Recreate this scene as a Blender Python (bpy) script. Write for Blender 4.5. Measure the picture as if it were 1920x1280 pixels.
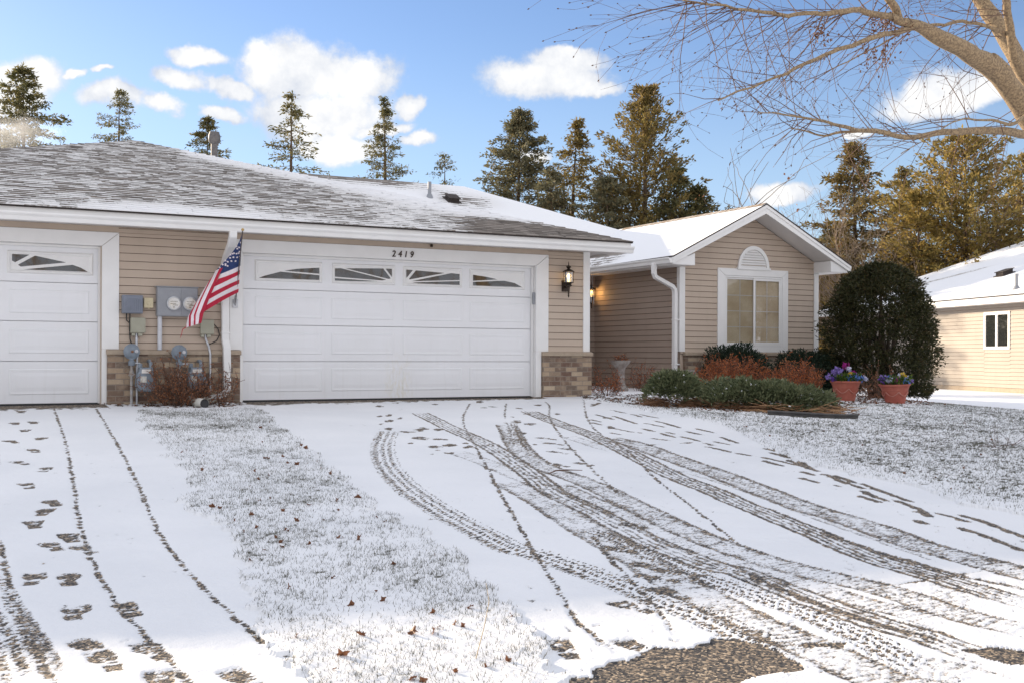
import bpy, bmesh, math, random
import numpy as np
from mathutils import Vector, Matrix
R = math.radians
scene = bpy.context.scene
COL = scene.collection
for o in list(bpy.data.objects):
    bpy.data.objects.remove(o)

# ------------------------------------------------------------------ camera
cam_data = bpy.data.cameras.new('camera')
cam = bpy.data.objects.new('camera', cam_data)
COL.objects.link(cam)
cam.location = (-4.1374, -16.2312, 0.6529)
cam.rotation_mode = 'XYZ'
fwd_yaw = R(27.8743)
m = Matrix.Rotation(-fwd_yaw, 4, 'Z') @ Matrix.Rotation(R(90), 4, 'X') @ Matrix.Rotation(R(0.2027), 4, 'Z')
cam.rotation_euler = m.to_euler('XYZ')
cam_data.sensor_width = 36.0
cam_data.lens = 36.0 * 2096.0 / 1920.0
cam_data.shift_y = 26.41 / 1920.0
cam_data.clip_start = 0.1
cam_data.clip_end = 3000
scene.camera = cam

# ------------------------------------------------------------------ sun + sky
SUN_AZ = R(22.0)      # to the left of +Y, behind the house
SUN_EL = R(15.3)
sun_dir = Vector((-math.sin(SUN_AZ) * math.cos(SUN_EL), math.cos(SUN_AZ) * math.cos(SUN_EL), math.sin(SUN_EL)))
sd = bpy.data.lights.new('sun', 'SUN')
sd.energy = 3.9
sd.angle = R(0.55)
sd.color = (1.0, 0.83, 0.62)
sun = bpy.data.objects.new('sun', sd)
COL.objects.link(sun)
sun.rotation_euler = sun_dir.to_track_quat('Z', 'Y').to_euler()
sun.location = (-20, 40, 30)

scene.view_settings.view_transform = 'Standard'
scene.view_settings.look = 'None'
scene.view_settings.gamma = 1.0
scene.view_settings.exposure = 1.2

world = bpy.data.worlds.new('World')
scene.world = world
world.use_nodes = True
SKY_STRENGTH = 0.15

class NT:
    """small node-tree writer"""
    def __init__(s, tree):
        s.t = tree; s.n = tree.nodes; s.l = tree.links
    def new(s, typ, **kw):
        n = s.n.new(typ)
        for k, v in kw.items(): setattr(n, k, v)
        return n
    def put(s, sock, v):
        if isinstance(v, bpy.types.NodeSocket): s.l.new(v, sock)
        elif v is not None:
            if hasattr(sock.default_value, '__len__') and not hasattr(v, '__len__'): v = (v,) * len(sock.default_value)
            if hasattr(v, '__len__') and len(v) == 3 and len(sock.default_value) == 4: v = (*v, 1.0)
            sock.default_value = v
    def math(s, op, a, b=None, c=None, clamp=False):
        n = s.new('ShaderNodeMath', operation=op, use_clamp=clamp)
        s.put(n.inputs[0], a)
        if b is not None: s.put(n.inputs[1], b)
        if c is not None: s.put(n.inputs[2], c)
        return n.outputs[0]
    def vmath(s, op, a, b=None, c=None):
        n = s.new('ShaderNodeVectorMath', operation=op)
        s.put(n.inputs[0], a)
        if b is not None: s.put(n.inputs[1], b)
        if c is not None: s.put(n.inputs[2], c)
        return n
    def mix(s, fac, a, b, blend='MIX'):
        n = s.new('ShaderNodeMix', data_type='RGBA', blend_type=blend)
        s.put(n.inputs[0], fac); s.put(n.inputs[6], a); s.put(n.inputs[7], b)
        return n.outputs[2]
    def noise(s, vec, scale, detail=3, rough=0.5, dist=0.0, out=0):
        n = s.new('ShaderNodeTexNoise')
        if vec is not None: s.l.new(vec, n.inputs['Vector'])
        n.inputs['Scale'].default_value = scale; n.inputs['Detail'].default_value = detail
        n.inputs['Roughness'].default_value = rough; n.inputs['Distortion'].default_value = dist
        return n.outputs[out]
    def smooth(s, x, a, b):
        n = s.new('ShaderNodeMapRange', interpolation_type='SMOOTHSTEP')
        s.put(n.inputs[0], x); s.put(n.inputs[1], a); s.put(n.inputs[2], b)
        return n.outputs[0]
    def ramp(s, fac, stops):
        n = s.new('ShaderNodeValToRGB')
        cr = n.color_ramp
        while len(cr.elements) < len(stops): cr.elements.new(0.5)
        for e, (p, c) in zip(cr.elements, stops):
            e.position = p; e.color = (*c, 1.0)
        s.put(n.inputs[0], fac)
        return n.outputs[0]

def build_sky():
    nt = NT(world.node_tree); nt.n.clear()
    out = nt.new('ShaderNodeOutputWorld')
    bg = nt.new('ShaderNodeBackground')
    nt.l.new(bg.outputs[0], out.inputs[0])
    sky = nt.new('ShaderNodeTexSky', sky_type='NISHITA')
    sky.sun_disc = False
    sky.sun_elevation = SUN_EL
    sky.sun_rotation = -SUN_AZ
    sky.altitude = 250
    sky.air_density = 1.0; sky.dust_density = 0.3; sky.ozone_density = 2.5
    tc = nt.new('ShaderNodeTexCoord')
    d = nt.vmath('NORMALIZE', tc.outputs['Generated']).outputs[0]
    sep = nt.new('ShaderNodeSeparateXYZ'); nt.l.new(d, sep.inputs[0])
    az = nt.math('ARCTAN2', sep.outputs[0], sep.outputs[1])
    el = nt.math('ARCSINE', sep.outputs[2])
    wx = nt.noise(d, 7.0, 6, 0.62); wy = nt.noise(nt.vmath('ADD', d, (3.1, 1.7, 5.2)).outputs[0], 7.0, 6, 0.62)
    comb = nt.new('ShaderNodeCombineXYZ')
    nt.put(comb.inputs[0], nt.math('ADD', az, nt.math('MULTIPLY', nt.math('SUBTRACT', wx, 0.5), 0.09)))
    nt.put(comb.inputs[1], nt.math('ADD', el, nt.math('MULTIPLY', nt.math('SUBTRACT', wy, 0.5), 0.065)))
    p = comb.outputs[0]
    field = None
    for (a, e, ra, re) in CLOUDS:
        q = nt.vmath('MULTIPLY', nt.vmath('SUBTRACT', p, (a, e, 0)).outputs[0], (0.93 / ra, 0.93 / re, 0)).outputs[0]
        ln = nt.vmath('LENGTH', q).outputs['Value']
        v = nt.math('SUBTRACT', 1.0, ln)
        field = v if field is None else nt.math('SMOOTH_MAX', field, v, 0.25)
    n1 = nt.noise(d, 22.0, 9, 0.68)
    n2 = nt.noise(d, 9.0, 4, 0.55)
    f = nt.math('ADD', field, nt.math('MULTIPLY', nt.math('SUBTRACT', n1, 0.5), 1.15))
    f = nt.math('ADD', f, nt.math('MULTIPLY', nt.math('SUBTRACT', n2, 0.5), 0.7))
    dens = nt.smooth(f, -0.06, 0.42)
    # unseen white clouds overhead and behind the camera, added as neutral fill light
    hyp = nt.math('SQRT', nt.math('ADD', nt.math('MULTIPLY', sep.outputs[0], sep.outputs[0]), nt.math('MULTIPLY', sep.outputs[1], sep.outputs[1])))
    ca = nt.math('DIVIDE', nt.math('ADD', nt.math('MULTIPLY', sep.outputs[0], 0.4675), nt.math('MULTIPLY', sep.outputs[1], 0.884)), hyp)
    deck = nt.math('MAXIMUM', nt.math('MULTIPLY', nt.math('SUBTRACT', el, 0.52), 2.2), nt.math('MULTIPLY', nt.math('SUBTRACT', 0.66, ca), 1.6))
    deck = nt.math('ADD', nt.math('MINIMUM', deck, 0.55), nt.math('MULTIPLY', nt.math('SUBTRACT', n2, 0.5), 0.9))
    fill_dens = nt.smooth(deck, 0.0, 0.35)
    thin = nt.smooth(nt.noise(nt.vmath('MULTIPLY', d, (1, 1, 3)).outputs[0], 4.0, 6, 0.62), 0.52, 0.85)
    dens = nt.math('MAXIMUM', dens, nt.math('MULTIPLY', thin, 0.28))
    shade = nt.smooth(nt.math('ADD', f, nt.math('MULTIPLY', nt.math('SUBTRACT', n2, 0.5), 1.2)), -0.1, 0.75)
    ra_ = nt.noise(d, 13.0, 7, 0.6); rb_ = nt.noise(nt.vmath('ADD', d, (-0.012, 0.006, 0.016)).outputs[0], 13.0, 7, 0.6)
    relief = nt.math('MULTIPLY', nt.math('SUBTRACT', ra_, rb_), 3.2)
    shade = nt.math('ADD', nt.math('MULTIPLY', shade, 0.8), nt.math('ADD', relief, 0.12), clamp=True)
    ccol = nt.mix(shade, CLOUD_EDGE, CLOUD_CORE)
    skyc = nt.mix(1.0, sky.outputs[0], SKY_TINT, 'MULTIPLY')
    skyc = nt.mix(nt.math('MULTIPLY', nt.smooth(el, 0.30, 0.04), 0.6), skyc, (1.65, 2.2, 2.8))
    nt.put(bg.inputs[0], nt.mix(fill_dens, nt.mix(dens, skyc, ccol), FILL_CLOUD))
    bg.inputs[1].default_value = SKY_STRENGTH

SKY_TINT = (0.47, 0.46, 0.52)
FILL_CLOUD = (2.9, 2.98, 3.25)
CLOUD_EDGE = (1.95, 2.1, 2.4)
CLOUD_CORE = (3.05, 3.05, 3.05)
# world azimuth (from +Y towards +X), elevation, half widths: radians
CLOUDS = [(0.2696, 0.2442, 0.0321, 0.0218), (0.3086, 0.2506, 0.0442, 0.0271), (0.3529, 0.2457, 0.0353, 0.023), (0.3157, 0.2131, 0.0702, 0.0246), (0.288, 0.2074, 0.0416, 0.0125), (0.3367, 0.1821, 0.0422, 0.0173), (0.2157, 0.2461, 0.0214, 0.0086), (0.1982, 0.2241, 0.0256, 0.0095), (0.239, 0.224, 0.0203, 0.0088), (0.2328, 0.2034, 0.018, 0.0062), (0.0722, 0.2225, 0.0345, 0.0198), (0.0564, 0.2065, 0.036, 0.0207), (0.1528, 0.2061, 0.0366, 0.0121), (0.1851, 0.2023, 0.0197, 0.0087), (0.1379, 0.2273, 0.0119, 0.0038), (0.1108, 0.2262, 0.0116, 0.0042), (0.5167, 0.2425, 0.0594, 0.0161), (0.538, 0.2602, 0.037, 0.0106), (0.5595, 0.2367, 0.0284, 0.0072), (0.4064, 0.1879, 0.0199, 0.0082), (0.3718, 0.199, 0.0283, 0.0068), (0.7225, 0.1429, 0.0335, 0.01), (0.6998, 0.1472, 0.0204, 0.0091), (0.8587, 0.2162, 0.0447, 0.0261), (0.8421, 0.2068, 0.0372, 0.0171), (0.9034, 0.2146, 0.0198, 0.0125), (0.505, 0.1722, 0.0181, 0.0074), (0.3954, 0.2155, 0.0142, 0.0113), (0.791, 0.1883, 0.0173, 0.0044), (-0.0196, 0.2106, 0.0449, 0.0199), (1.0022, 0.2247, 0.0491, 0.0235), (-0.0962, 0.143, 0.0551, 0.0195), (2.344, 0.17, 0.128, 0.036), (1.666, 0.313, 0.19, 0.062), (-1.8222, 0.227, 0.144, 0.041), (2.091, 0.171, 0.106, 0.067), (-1.5672, 0.507, 0.176, 0.038), (2.639, 0.421, 0.168, 0.064), (-1.3632, 0.162, 0.153, 0.057), (-2.8592, 0.205, 0.137, 0.034), (-1.1452, 0.535, 0.146, 0.042), (-1.2482, 0.395, 0.186, 0.064), (-2.8502, 0.319, 0.152, 0.047), (2.045, 0.266, 0.178, 0.032), (1.585, 0.421, 0.114, 0.051), (-2.9982, 0.285, 0.2, 0.038)]
build_sky()
TRACKS = [('tire', 0.2, 1.0, [(0.724, -3.953), (0.041, -5.458), (-0.369, -6.664), (-0.643, -7.762), (-0.755, -8.475), (-0.826, -9.035), (-0.872, -9.664), (-0.919, -10.157), (-0.831, -10.301), (-0.801, -10.654), (-0.776, -10.977), (-0.753, -11.273), (-0.771, -11.508), (-0.739, -11.747), (-0.735, -11.92), (-0.773, -12.265), (-0.78, -12.551)]), ('rib', 0.22, 0.9, [(1.934, -2.008), (1.638, -3.464), (1.446, -4.418), (1.342, -5.122), (1.09, -6.147), (0.63, -7.676), (0.363, -8.455), (0.307, -8.965), (0.148, -9.735), (0.041, -10.236), (0.005, -10.652), (-0.022, -11.014), (0.063, -11.09), (0.034, -11.375), (0.017, -11.593), (-0.004, -11.819), (-0.016, -12.085), (0.001, -12.322), (0.041, -12.462), (0.036, -12.622), (0.039, -12.978)]), ('speckle', 0.2, 0.8, [(2.427, -3.654), (2.244, -4.104), (1.756, -5.134), (1.236, -6.356), (1.002, -7.231), (0.958, -7.783), (0.908, -8.163), (0.862, -8.378), (0.741, -8.895), (0.57, -9.622), (0.452, -10.174), (0.399, -10.593), (0.392, -10.985), (0.433, -11.291), (0.484, -11.527), (0.541, -11.742), (0.525, -12.011), (0.51, -12.259), (0.536, -12.455), (0.61, -12.709)]), ('speckle', 0.18, 0.62, [(0.683, -5.816), (0.654, -6.69), (0.585, -7.101), (0.484, -7.993)]), ('speckle', 0.22, 0.72, [(0.291, -7.69), (0.174, -8.496), (-0.05, -9.398), (-0.139, -9.786), (-0.254, -10.345), (-0.353, -10.829), (-0.468, -11.29), (-0.525, -11.653), (-0.577, -11.946), (-0.584, -12.118), (-0.594, -12.323), (-0.592, -12.551), (-0.617, -12.721), (-0.629, -12.947), (-0.612, -13.249)]), ('speckle', 0.16, 0.72, [(0.65, -7.959), (0.521, -8.615), (0.405, -9.345), (0.286, -9.884), (0.194, -10.397), (0.194, -10.848), (0.206, -11.202), (0.211, -11.548), (0.207, -11.871), (0.272, -12.172), (0.293, -12.482)]), ('tire', 0.17, 0.85, [(-0.155, -9.722), (-0.101, -10.113), (-0.195, -10.575), (-0.209, -10.941), (-0.24, -11.292), (-0.224, -11.616), (-0.208, -11.923), (-0.237, -12.262), (-0.266, -12.46), (-0.327, -12.663), (-0.383, -12.947)]), ('rib', 0.22, 1.0, [(3.581, -2.122), (3.184, -3.574), (2.944, -4.807), (2.553, -6.084), (2.122, -7.29), (1.829, -8.192), (1.747, -8.675), (1.548, -9.301), (1.448, -9.761), (1.298, -10.354), (1.141, -10.857), (1.049, -11.255), (1.051, -11.533), (1.048, -11.711), (1.038, -12.028), (1.05, -12.382)]), ('speckle', 0.24, 0.82, [(2.917, -5.239), (2.908, -5.899), (2.622, -6.932), (2.463, -7.689), (2.262, -8.459), (2.089, -9.07), (1.908, -9.694), (1.888, -10.096), (1.795, -10.537), (1.657, -10.984), (1.649, -11.283), (1.642, -11.56), (1.623, -11.814), (1.641, -12.079)]), ('speckle', 0.16, 0.6, [(2.554, -4.927), (2.41, -5.759), (2.326, -6.509)]), ('speckle', 0.16, 0.6, [(2.287, -7.227), (2.186, -8.049), (2.127, -8.537), (2.0, -9.121), (1.786, -9.905), (1.676, -10.395), (1.548, -10.994), (1.438, -11.511)]), ('line', 0.09, 1.0, [(1.349, -10.373), (1.297, -10.761), (1.229, -11.121), (1.22, -11.396), (1.216, -11.654), (1.252, -11.858), (1.333, -12.171)]), ('line', 0.08, 1.0, [(0.113, -11.053), (0.017, -11.394), (0.001, -11.611), (-0.019, -11.835), (-0.031, -12.1), (-0.013, -12.336), (0.027, -12.475), (0.036, -12.622)]), ('speckle', 0.25, 0.75, [(-0.422, -12.695), (-0.356, -12.809), (-0.278, -12.933), (-0.244, -13.148)]), ('speckle', 0.3, 0.6, [(0.707, -11.771), (0.753, -12.092), (0.849, -12.408)]), ('tire', 0.13, 0.8, [(2.627, -3.376), (2.072, -4.58), (1.439, -5.721)]), ('line', 0.05, 0.9, [(2.401, -3.962), (1.804, -5.198), (1.397, -6.152)]), ('thin', 0.055, 1.0, [(3.317, -0.779), (2.385, -2.48), (1.836, -3.637), (0.99, -5.773), (0.452, -7.093), (-0.125, -8.521), (-0.707, -9.973), (-0.996, -10.703), (-1.239, -11.341), (-1.375, -11.695), (-1.447, -12.149)]), ('thin', 0.055, 1.0, [(3.889, -0.886), (3.246, -2.051), (2.73, -3.058)]), ('thin', 0.055, 1.0, [(4.636, -0.74), (4.357, -1.431), (3.422, -3.003), (2.185, -5.551), (1.387, -7.387), (0.831, -8.721), (0.727, -8.99)]), ('thin', 0.055, 1.0, [(5.253, -0.949), (3.73, -3.498), (2.996, -4.988), (2.504, -6.342), (1.596, -8.116), (1.098, -9.314), (0.601, -10.375), (0.486, -10.675)]), ('thin', 0.055, 1.0, [(-0.189, -9.899), (-0.471, -10.547), (-0.708, -11.206), (-0.897, -11.693), (-1.04, -12.02)]), ('thin', 0.055, 1.0, [(-2.576, -0.236), (-2.833, -4.163), (-3.095, -7.128), (-3.18, -8.026), (-3.281, -9.392), (-3.297, -10.506), (-3.259, -11.094), (-3.238, -11.468), (-3.2, -11.805), (-3.155, -12.137)]), ('thin', 0.055, 1.0, [(-2.082, -0.564), (-2.403, -4.717), (-2.632, -7.285), (-2.729, -8.186), (-2.809, -9.015), (-2.845, -9.912), (-2.837, -10.692), (-2.819, -11.321), (-2.766, -11.781)]), ('thin', 0.055, 1.0, [(-3.46, 0.092), (-3.497, -4.405), (-3.528, -5.682)]), ('thin', 0.055, 1.0, [(-3.707, -8.764), (-3.726, -9.634), (-3.726, -10.332), (-3.712, -10.906), (-3.688, -11.459), (-3.67, -11.854)]), ('tire', 0.2, 0.75, [(-3.839, -9.717), (-3.817, -10.496), (-3.785, -11.041), (-3.76, -11.629)]), ('speckle', 0.3, 0.7, [(-3.895, -10.464), (-3.845, -11.173), (-3.814, -11.606)])]
STREAKS = [[(3.84, -3.38), (3.809, -3.75)], [(3.652, -3.712), (3.626, -4.066)], [(3.511, -4.314), (3.549, -4.458), (3.555, -4.914)], [(3.244, -4.77), (3.256, -5.083)], [(4.445, -3.038), (4.301, -3.563), (4.158, -4.052)], [(4.858, -2.878), (4.784, -3.278)], [(4.963, -2.9), (4.924, -3.471)], [(4.324, -3.946), (4.312, -4.513)], [(4.65, -3.722), (4.588, -4.156), (4.455, -4.617)], [(3.918, -4.483), (3.856, -4.928)], [(3.606, -4.863), (3.62, -4.993)], [(3.847, -4.989), (3.73, -5.507)], [(3.974, -4.933), (3.952, -5.204)], [(3.408, -5.421), (3.512, -5.736)], [(3.412, -5.93), (3.526, -5.962), (3.683, -5.895)], [(2.938, -5.959), (3.16, -5.968)], [(3.868, -5.365), (3.862, -5.601), (3.786, -5.923)], [(3.764, -5.973), (3.706, -6.28)], [(4.277, -4.906), (4.248, -5.344)], [(4.626, -4.66), (4.518, -5.226)], [(4.345, -5.344), (4.402, -5.384)], [(3.968, -5.861), (3.936, -6.26)], [(4.334, -5.549), (4.117, -6.18)], [(3.573, -6.243), (3.559, -6.547), (3.539, -6.789)], [(3.539, -6.789), (3.545, -7.122)], [(4.135, -6.559), (4.07, -6.993)], [(3.957, -6.862), (3.87, -7.219), (3.811, -7.562)], [(3.607, -7.141), (3.544, -7.568), (3.544, -7.821)], [(3.435, -7.36), (3.339, -7.799)], [(3.722, -7.402), (3.463, -8.039)], [(3.265, -8.095), (3.241, -8.279)], [(2.995, -8.384), (2.932, -8.612)], [(4.9, -1.704), (5.468, -1.107)], [(5.532, -0.578), (5.688, -1.041)], [(5.797, -0.625), (5.948, -1.089)], [(4.913, -2.271), (4.855, -2.791)], [(4.321, -2.761), (4.154, -3.529)], [(3.782, -7.54), (3.516, -7.964), (3.431, -8.213)], [(3.283, -8.089), (3.207, -8.405)], [(2.966, -8.436), (2.92, -8.769)], [(3.387, -8.276), (3.265, -8.569), (3.166, -8.816), (3.08, -9.15)], [(3.41, -8.359), (3.352, -8.597), (3.235, -8.873)], [(2.969, -8.819), (2.962, -8.982)], [(2.897, -9.089), (2.91, -9.137)], [(3.297, -8.825), (3.224, -9.036), (3.098, -9.344), (3.006, -9.583), (2.951, -9.792)], [(3.005, -9.157), (2.863, -9.416), (2.804, -9.6), (2.764, -9.699)], [(2.771, -9.324), (2.711, -9.539), (2.674, -9.724)], [(2.903, -9.605), (2.807, -9.852), (2.763, -9.998), (2.539, -10.321)], [(2.646, -10.035), (2.635, -10.158), (2.559, -10.304)], [(2.375, -10.31), (2.298, -10.514)], [(2.297, -10.537), (2.335, -10.618)], [(2.739, -10.145), (2.728, -10.341), (2.668, -10.581)], [(2.866, -10.266), (2.825, -10.544), (2.687, -10.835), (2.605, -11.06), (2.501, -11.301)], [(2.455, -10.617), (2.367, -10.909), (2.288, -11.123), (2.196, -11.374), (2.112, -11.59)], [(2.47, -11.132), (2.441, -11.24)]]
BLOBS = [(1.391, -2.285, 0.052, 0.169), (1.197, -2.412, 0.042, 0.132), (1.114, -2.962, 0.057, 0.228), (0.884, -3.289, 0.032, 0.116), (1.369, -2.7, 0.042, 0.128), (0.795, -3.77, 0.053, 0.161), (1.156, -3.93, 0.093, 0.241), (1.35, -3.979, 0.078, 0.176), (0.89, -4.134, 0.105, 0.103), (0.804, -4.748, 0.129, 0.176), (0.946, -4.847, 0.086, 0.117), (1.005, -4.923, 0.036, 0.093), (0.504, -5.135, 0.034, 0.066), (0.647, -5.453, 0.095, 0.136), (0.849, -5.4, 0.083, 0.128), (1.079, -5.295, 0.042, 0.089), (1.038, -5.508, 0.055, 0.107), (0.579, -5.956, 0.065, 0.096), (0.378, -5.996, 0.026, 0.047), (0.547, -5.743, 0.033, 0.05), (0.952, -5.594, 0.082, 0.105), (3.534, -0.65, 0.083, 0.227), (1.731, -1.052, 0.075, 0.159), (2.146, -0.612, 0.058, 0.086), (2.656, -0.922, 0.059, 0.085), (3.179, -1.541, 0.097, 0.082), (3.379, -1.438, 0.079, 0.084), (3.649, -1.737, 0.059, 0.123), (4.202, -1.326, 0.072, 0.176), (3.36, -2.539, 0.074, 0.111), (2.958, -2.841, 0.036, 0.087), (3.781, -2.631, 0.057, 0.149), (5.165, -1.402, 0.086, 0.184), (4.188, -3.258, 0.075, 0.108), (3.566, -4.317, 0.068, 0.181), (2.742, -3.737, 0.102, 0.153), (2.71, -3.416, 0.086, 0.237), (1.776, -5.58, 0.029, 0.056), (2.173, -4.599, 0.039, 0.132)]
PRINTS = [(1, -3.18, -2.243), (1, -2.977, -2.175), (1, -3.129, -2.973), (1, -3.325, -3.938), (1, -3.04, -3.741), (1, -3.175, -4.7), (1, -3.359, -5.498), (1, -3.199, -5.947), (1, -3.399, -6.791), (1, -3.297, -7.614), (1, -3.385, -7.954), (1, -3.483, -8.372), (1, -3.447, -9.102), (1, -3.319, -8.875), (1, -3.283, -9.242), (1, -3.611, -9.881), (1, -3.446, -9.958), (1, -3.49, -10.611), (1, -3.258, -10.655), (1, -3.492, -11.205), (1, -3.461, -11.418), (1, -3.269, -11.355), (1, -3.303, -11.761), (1, -3.014, -11.851), (1, -2.757, -0.428), (1, -3.014, -0.881), (1, 2.184, -5.147), (1, 2.007, -5.599), (1, 1.695, -6.239), (1, 1.927, -6.042), (1, 1.237, -7.054), (1, 1.5, -7.061), (1, 0.24, -9.769), (1, -0.286, -10.382), (1, -0.375, -10.834), (1, -0.494, -11.088), (1, -0.289, -11.049), (1, -0.617, -11.387), (1, -0.964, -11.539), (1, -1.328, -12.117), (1, -1.636, -12.012), (0, -0.346, -9.25), (0, -0.391, -9.824), (0, -0.02, -8.803), (0, -0.756, -10.437), (0, -0.998, -10.991), (0, -1.016, -11.695), (0, 1.049, -10.542), (0, 1.64, -7.971), (0, 1.071, -8.933), (0, 1.193, -9.58), (0, 0.878, -10.002)]
PATCHES = [[(-1.861, -12.515), (-1.695, -12.326), (-1.561, -12.219), (-1.433, -12.25), (-1.242, -12.178), (-1.105, -12.228), (-0.914, -12.136), (-0.781, -12.2), (-0.748, -12.344), (-0.788, -12.5), (-0.843, -12.617), (-0.91, -12.662), (-1.134, -12.624), (-1.279, -12.768)], [(0.009, -12.723), (0.18, -12.726), (0.27, -12.867), (0.131, -12.986), (0.03, -12.903)], [(-0.624, -12.38), (-0.492, -12.392), (-0.392, -12.434), (-0.435, -12.467), (-0.601, -12.44)], [(-1.564, -12.425), (-1.703, -12.38), (-1.84, -12.356), (-1.881, -12.507), (-1.669, -12.599)]]
STRIP = [(-1.672, -1.166), (-1.964, -4.404), (-2.168, -6.588), (-2.39, -8.307), (-2.431, -9.241), (-2.56, -9.955), (-2.643, -10.662), (-2.699, -11.239), (-2.786, -11.698), (-2.859, -12.083), (-2.946, -12.608), (-1.952, -13.049), (-1.919, -12.49), (-1.782, -12.125), (-1.658, -11.762), (-1.52, -11.116), (-1.398, -10.546), (-1.279, -9.672), (-1.202, -8.729), (-0.965, -7.13), (-0.616, -4.777), (-0.093, -1.123)]
LAWN_EDGE = [(5.625, -0.92), (5.335, -1.978), (5.239, -2.953), (5.368, -3.664), (5.147, -4.64), (4.699, -5.605), (4.078, -6.797), (3.678, -7.808), (3.618, -8.442), (3.663, -9.044), (3.276, -9.953), (3.31, -10.518), (3.217, -11.353), (2.943, -12.529)]
W_FRAMES = [[(0.205, 2.047), (1.237, 1.742)], [(1.394, 2.055), (2.422, 1.728)], [(2.554, 2.053), (3.578, 1.735)], [(3.713, 2.045), (4.734, 1.746)]]
W_IN = [[(0.247, 2.012), (1.201, 1.778)], [(1.427, 2.013), (2.374, 1.762)], [(2.602, 2.016), (3.538, 1.773)], [(3.764, 2.004), (4.691, 1.776)]]
W_GLASS = [[[(0.253, 1.776), (0.36, 1.816), (0.588, 1.883), (1.192, 1.852), (1.192, 1.78)], [(0.651, 1.9), (0.848, 1.936), (1.191, 1.966), (1.192, 1.875)]], [[(1.431, 1.817), (1.431, 1.774), (2.144, 1.793)], [(1.43, 1.964), (1.536, 1.971), (2.27, 1.823), (2.207, 1.809), (1.431, 1.84)], [(1.605, 1.974), (2.222, 1.995), (2.348, 1.844), (2.307, 1.836)], [(2.26, 1.994), (2.367, 1.995), (2.367, 1.868)]], [[(2.609, 1.993), (2.721, 1.988), (2.619, 1.868), (2.609, 1.868)], [(2.773, 1.987), (3.27, 1.964), (2.667, 1.84), (2.657, 1.849)], [(3.387, 1.965), (3.537, 1.956), (3.538, 1.861), (2.699, 1.814)], [(2.715, 1.794), (3.538, 1.843), (3.538, 1.779), (2.91, 1.768)]], [[(3.774, 1.955), (4.014, 1.93), (4.222, 1.894), (3.774, 1.857)], [(3.774, 1.839), (4.344, 1.877), (4.538, 1.846), (4.687, 1.779), (3.775, 1.781)]]]
L_FRAME = [(-3.125, 2.031), (-2.038, 1.728)]
L_IN = [(-3.071, 1.992), (-2.077, 1.772)]
L_GLASS = [[(-3.064, 1.98), (-2.85, 1.98), (-3.026, 1.871), (-3.064, 1.894)], [(-2.781, 1.97), (-2.388, 1.895), (-2.958, 1.817), (-2.99, 1.841)], [(-2.917, 1.78), (-2.306, 1.866), (-2.2, 1.83), (-2.11, 1.778)]]
DOOR_SEAMS = [1.618, 1.092, 0.556, -0.006]
PANELS = [[(0.215, 1.504), (1.239, 1.189)], [(1.387, 1.508), (2.392, 1.201)], [(2.556, 1.51), (3.591, 1.201)], [(3.725, 1.516), (4.718, 1.205)]]
L_PANEL = [(-3.145, 1.512), (-2.036, 1.166)]
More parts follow.
